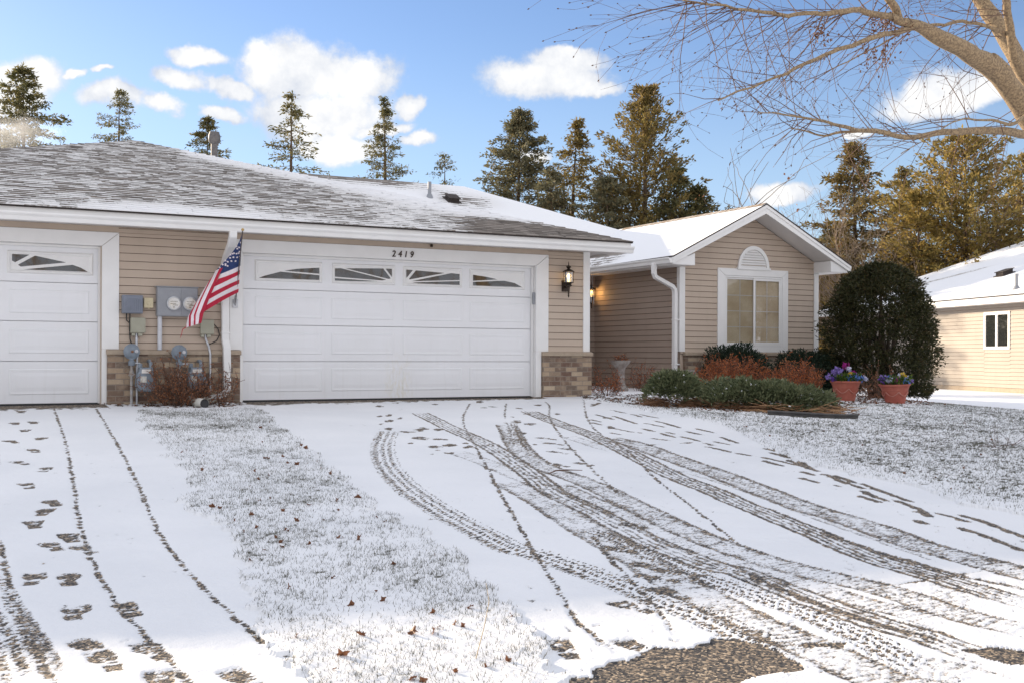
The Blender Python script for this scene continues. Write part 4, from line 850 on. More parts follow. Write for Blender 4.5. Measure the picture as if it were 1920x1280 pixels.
wall_box('electric_meter_box', 'wide grey metal cabinet with two round glass electric meters', 'electric meter', -1.225, -0.666, 1.182, 1.591, 0.12, METAL, meters)
def cond(pts, r_=0.017):
    def fn(t, body, yf):
        x0 = pts[0][0]
        c = MB(); c.box(x0 - 0.065, x0 - 0.02, yf + 0.01, -0.02, pts[0][2] - 0.001 - 0.035, pts[0][2] - 0.001); c.build('hub', BEIGEB, t); c = MB(); c.box(x0 + 0.02, x0 + 0.075, yf + 0.01, -0.02, pts[0][2] - 0.036, pts[0][2] - 0.001); c.build('hub', BEIGEB, t)
        c = MB(); c.tube(pts, r_, 12); c.build('conduit', STEEL, t, smooth=True)
        c = MB(); c.box(x0 - 0.075, x0 + 0.115, yf - 0.006, yf - 0.001, pts[0][2] + 0.012, pts[0][2] + 0.205); c.build('cover', BEIGEB, t, bevel=0.004)
    return fn
wall_box('disconnect_box', 'olive beige switch box low on the wall under the ribbed box', 'switch box', -1.573, -1.384, 0.945, 1.159, 0.085, BEIGEB, cond([(-1.49, -0.06, 0.944), (-1.49, -0.085, 0.74), (-1.487, -0.105, 0.68), (-1.487, -0.105, -0.06)]))
wall_box('disconnect_box', 'olive beige switch box partly behind the tip of the flag', 'switch box', -0.61, -0.429, 0.938, 1.149, 0.085, BEIGEB, cond([(-0.545, -0.06, 0.937), (-0.54, -0.065, 0.88), (-0.50, -0.09, 0.76), (-0.485, -0.11, 0.66), (-0.485, -0.11, 0.1)]))
c = MB(); c.tube([(-0.42, -0.04, 1.09), (-0.36, -0.045, 1.02), (-0.34, -0.045, 0.93), (-0.38, -0.045, 0.85), (-0.50, -0.05, 0.79)], 0.007)
o = c.build('ground_wire', BLACK); tag(o, 'black looped ground wire hanging beside the downspout', 'cable')
def gas_meter(x, zreg, xm, label_r, label_m):
    m_ = Matrix.Rotation(R(90), 4, 'X')
    t = thing('gas_regulator', label_r, 'gas regulator', (x, -0.1, -0.05))
    c = MB(); c.lathe([(0.0, 0.0), (0.102, 0.0), (0.108, 0.012), (0.108, 0.024), (0.095, 0.034), (0.06, 0.062), (0.04, 0.068), (0.0, 0.068)], (x, -0.155, zreg), 28, m_)
    for k in range(10):
        a = k * math.pi / 5; c.lathe([(0, -0.004), (0.01, -0.004), (0.01, 0.034), (0, 0.034)], (x + 0.101 * math.cos(a), -0.155, zreg + 0.101 * math.sin(a)), 6, m_)
    body = c.build('diaphragm_case', GASG, t, smooth=True)
    c = MB(); c.lathe([(0, 0), (0.024, 0), (0.024, 0.03), (0, 0.034)], (x + 0.055, -0.205, zreg + 0.005), 12, m_); c.build('vent_cap', STEEL, t, smooth=True)
    c = MB(); c.lathe([(0, 0), (0.018, 0), (0.018, 0.012), (0, 0.014)], (x, -0.222, zreg), 10, m_); c.build('rust_bolt', RUST, t)
    c = MB(); c.lathe([(0.045, zreg - 0.19), (0.045, zreg - 0.13), (0.03, zreg - 0.12), (0.03, zreg - 0.09)], (x, -0.17, 0), 12)
    c.build('valve_body', GASG, t, smooth=True)
    c = MB(); c.tube([(x, -0.17, zreg - 0.15), (x, -0.17, -0.08)], 0.02, 10)
    c.lathe([(0.03, zreg - 0.34), (0.034, zreg - 0.30), (0.03, zreg - 0.26)], (x, -0.17, 0), 10); c.box(x - 0.035, x + 0.035, -0.20, -0.14, zreg - 0.33, zreg - 0.30)
    c.build('riser_pipe', mat('pipe_grey', (0.42, 0.43, 0.44), (0.30, 0.26, 0.22), scale=14, rough=0.5), t, smooth=True)
    c = MB(); c.tube([(x + 0.045, -0.17, zreg - 0.16), (xm - 0.07, -0.2, zreg - 0.16), (xm - 0.07, -0.22, 0.44)], 0.017, 10); c.build('inlet_pipe', STEEL, t, smooth=True)
    t = thing('gas_meter', label_m, 'gas meter', (xm, -0.25, -0.05))
    prof = [(-0.115, 0.40), (-0.125, 0.30), (-0.13, 0.22), (-0.09, 0.15), (0.06, 0.14), (0.12, 0.17), (0.15, 0.23), (0.125, 0.33), (0.115, 0.40), (0.06, 0.44), (-0.06, 0.44)]
    c = MB(); c.prism([(xm + a, b) for a, b in prof], -0.34, -0.17); c.build('meter_body', GASG, t, bevel=0.02)
    c = MB(); c.prism([(xm - 0.10, 0.385), (xm + 0.10, 0.385), (xm + 0.085, 0.475), (xm - 0.085, 0.475)], -0.335, -0.18)
    c.tube([(xm - 0.07, -0.25, 0.47), (xm - 0.07, -0.25, 0.53)], 0.03, 12); c.tube([(xm + 0.07, -0.25, 0.47), (xm + 0.07, -0.25, 0.53), (xm + 0.07, -0.18, 0.56), (xm + 0.07, -0.05, 0.56)], 0.024, 12); c.build('top_casting', GASG, t, bevel=0.008)
    c = MB(); c.box(xm - 0.065, xm + 0.06, -0.352, -0.336, 0.395, 0.45); c.build('index_window', mat('index_face', (0.75, 0.72, 0.68), (0.55, 0.5, 0.45), scale=30, rough=0.3), t, bevel=0.004)
    c = MB(); c.box(xm - 0.08, xm, -0.345, -0.3405, 0.27, 0.355); c.build('label_plate', mat('plate', (0.66, 0.66, 0.62), (0.5, 0.45, 0.38), scale=40), t)
gas_meter(-1.57, 0.69, -1.40, 'round grey gas regulator on its riser nearest the left garage door', 'grey gas meter nearest the left garage door, behind dry twigs')
gas_meter(-0.93, 0.68, -0.715, 'round grey gas regulator in the middle of the wall under the electric meters', 'grey gas meter nearest the white downspout, with a pale plate on its front')
# drain pipe lying on the ground, fed by the downspout
t = thing('drain_extension', 'white drain pipe lying on the snow with its dark mouth facing out', 'drain pipe', (-0.70, -0.45, -0.03))
c = MB(); c.tube([(-0.50, -0.31, 0.03), (-0.62, -0.36, 0.01), (-0.74, -0.40, 0.0)], 0.052, 16); c.tube([(-0.82, -0.30, 0.03), (-0.77, -0.45, 0.0), (-0.70, -0.74, -0.015)], [0.056, 0.06, 0.066], 18, caps=False); c.build('pipe', GRIME, t, smooth=True)
c = MB(); c.lathe([(0, 0), (0.06, 0), (0.0, 0.001)], (-0.7006, -0.722, -0.014), 16, Matrix.Rotation(R(80), 4, 'X')); c.build('mouth', BLACK, t)

# ------------------------------------------------------------------ lanterns
AMBER = emit_mat('lamp_glass_lit', (1.0, 0.62, 0.16), 0.55)
BULB = emit_mat('lamp_bulb', (1.0, 0.68, 0.25), 2.6)
CLEARG = glass_mat('lamp_glass_clear', (0.6, 0.55, 0.4), rough=0.1, alpha=0.28)
def lantern(label, loc, rot, watts=0.3):
    t = thing('wall_lantern', label, 'wall lamp', loc); t.rotation_euler = (0, 0, rot)
    def put(mb, name, mt, par=t, **k):
        o = mb.build(name, mt, None, **k); o.parent = par; o.location = (0, 0, 0); return o
    # local: wall at y=0, lamp axis at y=-0.14
    b = MB(); b.box(-0.055, 0.055, -0.014, -0.001, -0.29, -0.10); b.box(-0.04, 0.04, -0.022, -0.0141, -0.27, -0.12); put(b, 'back_plate', BRONZE, bevel=0.004)
    b = MB(); b.tube([(0, -0.014, -0.20), (0, -0.06, -0.235), (0, -0.11, -0.225), (0, -0.14, -0.19)], [0.016, 0.014, 0.014, 0.02], 10)
    b.lathe([(0.0, -0.40), (0.006, -0.39), (0.016, -0.365), (0.012, -0.35), (0.02, -0.28), (0.024, -0.22), (0.055, -0.205), (0.058, -0.19), (0.04, -0.175), (0.05, -0.165), (0.07, -0.15), (0.0, -0.149)], (0, -0.14, 0), 16); put(b, 'arm', BRONZE, smooth=True)
    b = MB(); n = 6
    P = [(0.078 * math.cos(k * math.pi / 3 + 0.3), -0.14 + 0.078 * math.sin(k * math.pi / 3 + 0.3)) for k in range(6)]
    for x, y in P: b.box(x - 0.005, x + 0.005, y - 0.005, y + 0.005, -0.148, 0.028)
    b.lathe([(0.0, -0.1485), (0.088, -0.1485), (0.088, -0.138), (0.0, -0.138)], (0, -0.14, 0), 6, Matrix.Rotation(0.3, 4, 'Z')); put(b, 'cage', BRONZE)
    b = MB()
    for k in range(6):
        (x0, y0), (x1, y1) = P[k], P[(k + 1) % 6]
        b.quad((x0, y0, -0.137), (x1, y1, -0.137), (x1, y1, 0.026), (x0, y0, 0.026))
    put(b, 'glass', CLEARG, fixn=False)
    b = MB(); b.lathe([(0.0, -0.137), (0.014, -0.137), (0.014, -0.09), (0.026, -0.06), (0.03, -0.03), (0.016, 0.0), (0, 0.008)], (0, -0.14, 0), 12); put(b, 'bulb', BULB, smooth=True)
    b = MB(); b.lathe([(0.102, 0.028), (0.102, 0.034), (0.075, 0.058), (0.03, 0.078), (0.02, 0.088), (0.028, 0.096), (0.044, 0.112), (0.04, 0.126), (0.014, 0.138), (0.007, 0.15), (0.009, 0.165), (0.003, 0.205), (0.0, 0.206)], (0, -0.14, 0), 18); put(b, 'lamp_cap', BRONZE, smooth=True)
    pl = bpy.data.lights.new('lamp_light', 'POINT'); pl.energy = watts; pl.color = (1.0, 0.58, 0.2); pl.shadow_soft_size = 0.03
    lo = bpy.data.objects.new('lamp_light', pl); link(lo); lo.parent = t; lo.location = (0, -0.20, -0.03)
    return t
lantern('black lit lantern on the tan wall right of the wide garage door', (5.43, -0.016, 2.015), 0)
ent = lantern('small lit lantern deep in the entry recess behind the white corner board', (8.93, 4.88, 2.08), 0, 2.4)

# ------------------------------------------------------------------ flag on its pole
FT = thing('flag', 'american flag hanging from a slanted pole between the two garage doors', 'flag', (-0.115, -0.05, 1.38))
c = MB(); c.tube([(-0.115, -0.045, 1.36), (-0.268, -1.06, 2.338)], 0.008, 10); c.build('flag_pole', mat('pole_dark', (0.10, 0.085, 0.08)), FT, smooth=True)
c = MB(); c.lathe([(0, 0), (0.018, 0.004), (0.022, 0.02), (0.012, 0.035), (0, 0.04)], (-0.27, -1.068, 2.33), 14); c.build('finial', mat('gold_finial', (0.5, 0.33, 0.12), metal=0.6, rough=0.3), FT, smooth=True)
c = MB(); c.box(-0.155, -0.075, -0.05, -0.036, 1.33, 1.45); c.tube([(-0.115, -0.04, 1.37), (-0.135, -0.16, 1.49)], 0.02, 10); c.box(-0.145, -0.13, -0.06, -0.05, 1.34, 1.40); c.build('bracket', STEEL, FT)
RED = mat('flag_red', (0.50, 0.012, 0.045), (0.42, 0.01, 0.04), scale=20, rough=0.8); FWH = mat('flag_white', (0.82, 0.74, 0.76), (0.76, 0.68, 0.71), scale=20, rough=0.8); BLU = mat('flag_blue', (0.025, 0.05, 0.16), (0.018, 0.035, 0.12), scale=20, rough=0.8)
FLAG_ROWS = [[(-0.269,-1.037,2.319),(-0.257,-0.97,2.296),(-0.252,-0.918,2.271),(-0.252,-0.872,2.243),(-0.257,-0.834,2.212),(-0.267,-0.803,2.18),(-0.281,-0.774,2.146),(-0.298,-0.744,2.111),(-0.316,-0.709,2.074),(-0.337,-0.668,2.037),(-0.36,-0.625,1.999),(-0.387,-0.584,1.959),(-0.418,-0.549,1.917),(-0.455,-0.521,1.873),(-0.495,-0.496,1.827)],[(-0.259,-0.991,2.278),(-0.25,-0.929,2.257),(-0.247,-0.881,2.233),(-0.249,-0.84,2.206),(-0.255,-0.806,2.178),(-0.266,-0.778,2.148),(-0.28,-0.753,2.116),(-0.297,-0.725,2.084),(-0.315,-0.691,2.05),(-0.335,-0.652,2.016),(-0.358,-0.612,1.981),(-0.384,-0.575,1.943),(-0.415,-0.544,1.905),(-0.45,-0.519,1.864),(-0.489,-0.497,1.822)],[(-0.25,-0.945,2.236),(-0.243,-0.888,2.217),(-0.242,-0.845,2.194),(-0.245,-0.808,2.17),(-0.253,-0.778,2.144),(-0.265,-0.754,2.116),(-0.28,-0.732,2.087),(-0.297,-0.705,2.057),(-0.314,-0.673,2.026),(-0.334,-0.636,1.995),(-0.356,-0.599,1.962),(-0.382,-0.565,1.928),(-0.411,-0.539,1.892),(-0.445,-0.517,1.855),(-0.483,-0.499,1.817)],[(-0.241,-0.899,2.195),(-0.236,-0.848,2.176),(-0.237,-0.808,2.156),(-0.242,-0.776,2.133),(-0.251,-0.751,2.109),(-0.264,-0.73,2.084),(-0.279,-0.71,2.057),(-0.296,-0.685,2.03),(-0.313,-0.655,2.002),(-0.332,-0.621,1.973),(-0.354,-0.586,1.944),(-0.379,-0.556,1.913),(-0.408,-0.533,1.88),(-0.441,-0.516,1.846),(-0.476,-0.5,1.811)],[(-0.231,-0.853,2.153),(-0.229,-0.807,2.136),(-0.232,-0.772,2.117),(-0.239,-0.744,2.097),(-0.249,-0.723,2.075),(-0.263,-0.706,2.051),(-0.278,-0.688,2.027),(-0.295,-0.665,2.003),(-0.312,-0.637,1.978),(-0.331,-0.605,1.952),(-0.352,-0.574,1.925),(-0.377,-0.548,1.897),(-0.405,-0.529,1.868),(-0.436,-0.514,1.837),(-0.47,-0.501,1.806)],[(-0.222,-0.807,2.11),(-0.222,-0.766,2.095),(-0.227,-0.736,2.078),(-0.235,-0.712,2.06),(-0.247,-0.695,2.04),(-0.262,-0.681,2.019),(-0.278,-0.666,1.997),(-0.294,-0.645,1.975),(-0.311,-0.618,1.953),(-0.33,-0.589,1.931),(-0.35,-0.561,1.907),(-0.374,-0.539,1.882),(-0.402,-0.524,1.856),(-0.432,-0.513,1.829),(-0.464,-0.502,1.801)],[(-0.213,-0.761,2.068),(-0.215,-0.726,2.054),(-0.222,-0.7,2.039),(-0.232,-0.681,2.022),(-0.245,-0.667,2.005),(-0.261,-0.657,1.986),(-0.277,-0.643,1.967),(-0.293,-0.624,1.948),(-0.31,-0.6,1.929),(-0.328,-0.573,1.909),(-0.348,-0.549,1.888),(-0.372,-0.531,1.867),(-0.398,-0.52,1.844),(-0.427,-0.512,1.82),(-0.458,-0.503,1.795)],[(-0.203,-0.715,2.025),(-0.209,-0.685,2.013),(-0.217,-0.664,2.0),(-0.229,-0.649,1.985),(-0.243,-0.64,1.97),(-0.259,-0.632,1.954),(-0.276,-0.621,1.937),(-0.293,-0.603,1.921),(-0.309,-0.581,1.904),(-0.327,-0.557,1.888),(-0.347,-0.537,1.87),(-0.37,-0.523,1.851),(-0.395,-0.515,1.831),(-0.423,-0.511,1.811),(-0.451,-0.504,1.79)],[(-0.194,-0.669,1.982),(-0.202,-0.645,1.972),(-0.212,-0.628,1.96),(-0.226,-0.618,1.948),(-0.241,-0.612,1.935),(-0.258,-0.607,1.921),(-0.275,-0.598,1.907),(-0.292,-0.582,1.894),(-0.308,-0.562,1.88),(-0.326,-0.542,1.866),(-0.345,-0.525,1.851),(-0.367,-0.515,1.835),(-0.392,-0.511,1.819),(-0.418,-0.509,1.802),(-0.445,-0.505,1.785)],[(-0.185,-0.622,1.939),(-0.195,-0.604,1.93),(-0.208,-0.592,1.92),(-0.223,-0.586,1.91),(-0.239,-0.584,1.899),(-0.257,-0.582,1.888),(-0.274,-0.574,1.877),(-0.291,-0.561,1.866),(-0.307,-0.544,1.855),(-0.324,-0.526,1.844),(-0.343,-0.514,1.833),(-0.365,-0.508,1.82),(-0.389,-0.507,1.807),(-0.414,-0.508,1.793),(-0.439,-0.506,1.779)],[(-0.176,-0.576,1.895),(-0.188,-0.564,1.888),(-0.204,-0.559,1.88),(-0.22,-0.558,1.872),(-0.238,-0.559,1.864),(-0.256,-0.556,1.855),(-0.272,-0.548,1.847),(-0.288,-0.534,1.839),(-0.305,-0.519,1.831),(-0.322,-0.508,1.823),(-0.342,-0.503,1.814),(-0.364,-0.504,1.804),(-0.387,-0.509,1.794),(-0.41,-0.511,1.784),(-0.433,-0.509,1.774)],[(-0.172,-0.557,1.876),(-0.187,-0.547,1.868),(-0.203,-0.544,1.86),(-0.221,-0.545,1.851),(-0.24,-0.546,1.841),(-0.258,-0.545,1.833),(-0.276,-0.538,1.824),(-0.293,-0.526,1.816),(-0.31,-0.512,1.807),(-0.329,-0.502,1.799),(-0.35,-0.498,1.79),(-0.372,-0.501,1.78),(-0.396,-0.506,1.77),(-0.42,-0.51,1.761),(-0.444,-0.509,1.751)],[(-0.169,-0.537,1.858),(-0.185,-0.53,1.848),(-0.202,-0.528,1.839),(-0.221,-0.531,1.829),(-0.241,-0.534,1.819),(-0.261,-0.534,1.81),(-0.28,-0.528,1.801),(-0.298,-0.517,1.792),(-0.316,-0.505,1.784),(-0.335,-0.496,1.775),(-0.357,-0.494,1.766),(-0.381,-0.497,1.757),(-0.406,-0.504,1.747),(-0.431,-0.509,1.738),(-0.455,-0.509,1.729)],[(-0.166,-0.517,1.839),(-0.183,-0.514,1.828),(-0.202,-0.515,1.818),(-0.223,-0.52,1.807),(-0.243,-0.523,1.797),(-0.263,-0.521,1.787),(-0.282,-0.514,1.778),(-0.301,-0.503,1.769),(-0.32,-0.493,1.76),(-0.342,-0.489,1.751),(-0.365,-0.492,1.742),(-0.39,-0.499,1.732),(-0.416,-0.507,1.723),(-0.441,-0.511,1.714),(-0.466,-0.509,1.706)],[(-0.162,-0.498,1.82),(-0.18,-0.497,1.809),(-0.2,-0.5,1.799),(-0.222,-0.506,1.787),(-0.243,-0.51,1.776),(-0.264,-0.51,1.766),(-0.285,-0.504,1.755),(-0.305,-0.494,1.745),(-0.327,-0.486,1.735),(-0.35,-0.483,1.724),(-0.376,-0.487,1.713),(-0.403,-0.496,1.701),(-0.431,-0.505,1.69),(-0.459,-0.509,1.678),(-0.487,-0.509,1.667)],[(-0.159,-0.478,1.801),(-0.178,-0.479,1.79),(-0.198,-0.484,1.779),(-0.221,-0.492,1.768),(-0.243,-0.498,1.756),(-0.266,-0.499,1.745),(-0.288,-0.494,1.733),(-0.31,-0.486,1.721),(-0.333,-0.479,1.71),(-0.358,-0.477,1.697),(-0.386,-0.482,1.684),(-0.416,-0.492,1.67),(-0.447,-0.502,1.656),(-0.477,-0.508,1.642),(-0.508,-0.509,1.628)],[(-0.156,-0.459,1.782),(-0.175,-0.463,1.771),(-0.197,-0.471,1.76),(-0.22,-0.48,1.748),(-0.243,-0.485,1.736),(-0.266,-0.484,1.724),(-0.289,-0.479,1.711),(-0.313,-0.472,1.698),(-0.338,-0.469,1.684),(-0.367,-0.473,1.67),(-0.397,-0.482,1.654),(-0.43,-0.494,1.638),(-0.463,-0.504,1.622),(-0.496,-0.509,1.606),(-0.529,-0.508,1.589)],[(-0.15,-0.434,1.759),(-0.172,-0.442,1.748),(-0.195,-0.452,1.737),(-0.219,-0.462,1.725),(-0.243,-0.47,1.713),(-0.268,-0.471,1.701),(-0.292,-0.467,1.688),(-0.316,-0.462,1.675),(-0.343,-0.461,1.66),(-0.373,-0.466,1.645),(-0.405,-0.477,1.629),(-0.438,-0.49,1.612),(-0.472,-0.501,1.595),(-0.506,-0.507,1.577),(-0.54,-0.508,1.56)],[(-0.145,-0.41,1.735),(-0.168,-0.421,1.725),(-0.192,-0.433,1.714),(-0.218,-0.445,1.702),(-0.244,-0.454,1.69),(-0.269,-0.457,1.678),(-0.294,-0.455,1.665),(-0.32,-0.452,1.651),(-0.348,-0.452,1.636),(-0.379,-0.458,1.621),(-0.412,-0.471,1.604),(-0.446,-0.486,1.586),(-0.482,-0.499,1.568),(-0.516,-0.506,1.549),(-0.551,-0.508,1.53)],[(-0.14,-0.386,1.712),(-0.165,-0.401,1.702),(-0.19,-0.416,1.691),(-0.217,-0.429,1.679),(-0.243,-0.437,1.667),(-0.269,-0.439,1.655),(-0.296,-0.438,1.642),(-0.323,-0.438,1.627),(-0.353,-0.443,1.612),(-0.386,-0.455,1.596),(-0.42,-0.471,1.578),(-0.456,-0.487,1.56),(-0.492,-0.499,1.541),(-0.527,-0.504,1.521),(-0.562,-0.506,1.501)],[(-0.137,-0.367,1.693),(-0.164,-0.384,1.682),(-0.192,-0.401,1.67),(-0.22,-0.415,1.658),(-0.248,-0.425,1.645),(-0.275,-0.428,1.631),(-0.303,-0.428,1.617),(-0.332,-0.43,1.602),(-0.363,-0.436,1.586),(-0.396,-0.449,1.568),(-0.432,-0.466,1.55),(-0.468,-0.484,1.531),(-0.505,-0.497,1.511),(-0.54,-0.503,1.492),(-0.576,-0.506,1.471)],[(-0.134,-0.348,1.675),(-0.163,-0.368,1.663),(-0.193,-0.386,1.649),(-0.223,-0.402,1.636),(-0.252,-0.413,1.622),(-0.281,-0.418,1.607),(-0.31,-0.419,1.592),(-0.341,-0.422,1.576),(-0.373,-0.429,1.559),(-0.407,-0.443,1.541),(-0.444,-0.462,1.522),(-0.481,-0.48,1.503),(-0.517,-0.494,1.482),(-0.554,-0.502,1.462),(-0.59,-0.506,1.441)],[(-0.13,-0.329,1.657),(-0.162,-0.353,1.643),(-0.194,-0.372,1.629),(-0.226,-0.388,1.614),(-0.256,-0.397,1.599),(-0.286,-0.402,1.584),(-0.317,-0.405,1.567),(-0.349,-0.412,1.551),(-0.383,-0.425,1.533),(-0.419,-0.443,1.514),(-0.457,-0.464,1.494),(-0.494,-0.482,1.474),(-0.531,-0.493,1.453),(-0.567,-0.499,1.432),(-0.603,-0.503,1.411)],[(-0.127,-0.307,1.635),(-0.16,-0.333,1.621),(-0.193,-0.355,1.607),(-0.226,-0.372,1.592),(-0.257,-0.383,1.577),(-0.289,-0.389,1.561),(-0.32,-0.394,1.545),(-0.353,-0.402,1.528),(-0.388,-0.417,1.509),(-0.425,-0.437,1.49),(-0.463,-0.458,1.47),(-0.501,-0.478,1.449),(-0.538,-0.491,1.429),(-0.575,-0.498,1.407),(-0.611,-0.503,1.385)],[(-0.123,-0.285,1.613),(-0.158,-0.314,1.599),(-0.192,-0.337,1.585),(-0.226,-0.356,1.57),(-0.259,-0.369,1.554),(-0.291,-0.377,1.539),(-0.323,-0.383,1.522),(-0.357,-0.393,1.505),(-0.393,-0.409,1.486),(-0.431,-0.43,1.467),(-0.469,-0.453,1.446),(-0.508,-0.474,1.425),(-0.546,-0.488,1.404),(-0.582,-0.497,1.382),(-0.619,-0.503,1.359)],[(-0.119,-0.263,1.591),(-0.156,-0.295,1.577),(-0.191,-0.32,1.563),(-0.225,-0.338,1.548),(-0.259,-0.351,1.532),(-0.292,-0.36,1.516),(-0.326,-0.369,1.5),(-0.361,-0.384,1.482),(-0.399,-0.405,1.463),(-0.438,-0.429,1.443),(-0.477,-0.453,1.422),(-0.515,-0.472,1.401),(-0.553,-0.485,1.379),(-0.59,-0.492,1.357),(-0.627,-0.499,1.334)],[(-0.116,-0.246,1.575),(-0.154,-0.28,1.559),(-0.191,-0.306,1.543),(-0.226,-0.327,1.527),(-0.261,-0.34,1.511),(-0.295,-0.35,1.494),(-0.33,-0.361,1.476),(-0.366,-0.377,1.457),(-0.404,-0.399,1.437),(-0.444,-0.424,1.416),(-0.484,-0.45,1.395),(-0.523,-0.47,1.373),(-0.561,-0.483,1.35),(-0.599,-0.492,1.327),(-0.637,-0.499,1.304)],[(-0.114,-0.23,1.558),(-0.153,-0.266,1.541),(-0.191,-0.293,1.524),(-0.227,-0.315,1.507),(-0.263,-0.33,1.489),(-0.298,-0.341,1.471),(-0.333,-0.353,1.452),(-0.371,-0.37,1.432),(-0.41,-0.393,1.411),(-0.45,-0.42,1.39),(-0.491,-0.446,1.367),(-0.531,-0.467,1.345),(-0.57,-0.481,1.322),(-0.608,-0.491,1.298),(-0.647,-0.499,1.274)],[(-0.111,-0.213,1.541),(-0.152,-0.251,1.523),(-0.19,-0.279,1.505),(-0.228,-0.301,1.486),(-0.264,-0.316,1.468),(-0.3,-0.329,1.448),(-0.337,-0.344,1.428),(-0.376,-0.364,1.407),(-0.416,-0.39,1.385),(-0.458,-0.419,1.363),(-0.499,-0.445,1.34),(-0.539,-0.464,1.317),(-0.578,-0.477,1.293),(-0.617,-0.487,1.269),(-0.656,-0.497,1.244)]]
FLAG_COL = [2, 2, 2, 2, 2, 2, 2, 2, 2, 2, 0, 0, 0, 1, 1, 1, 0, 0, 0, 1, 1, 1, 0, 0, 0, 1, 1, 1]
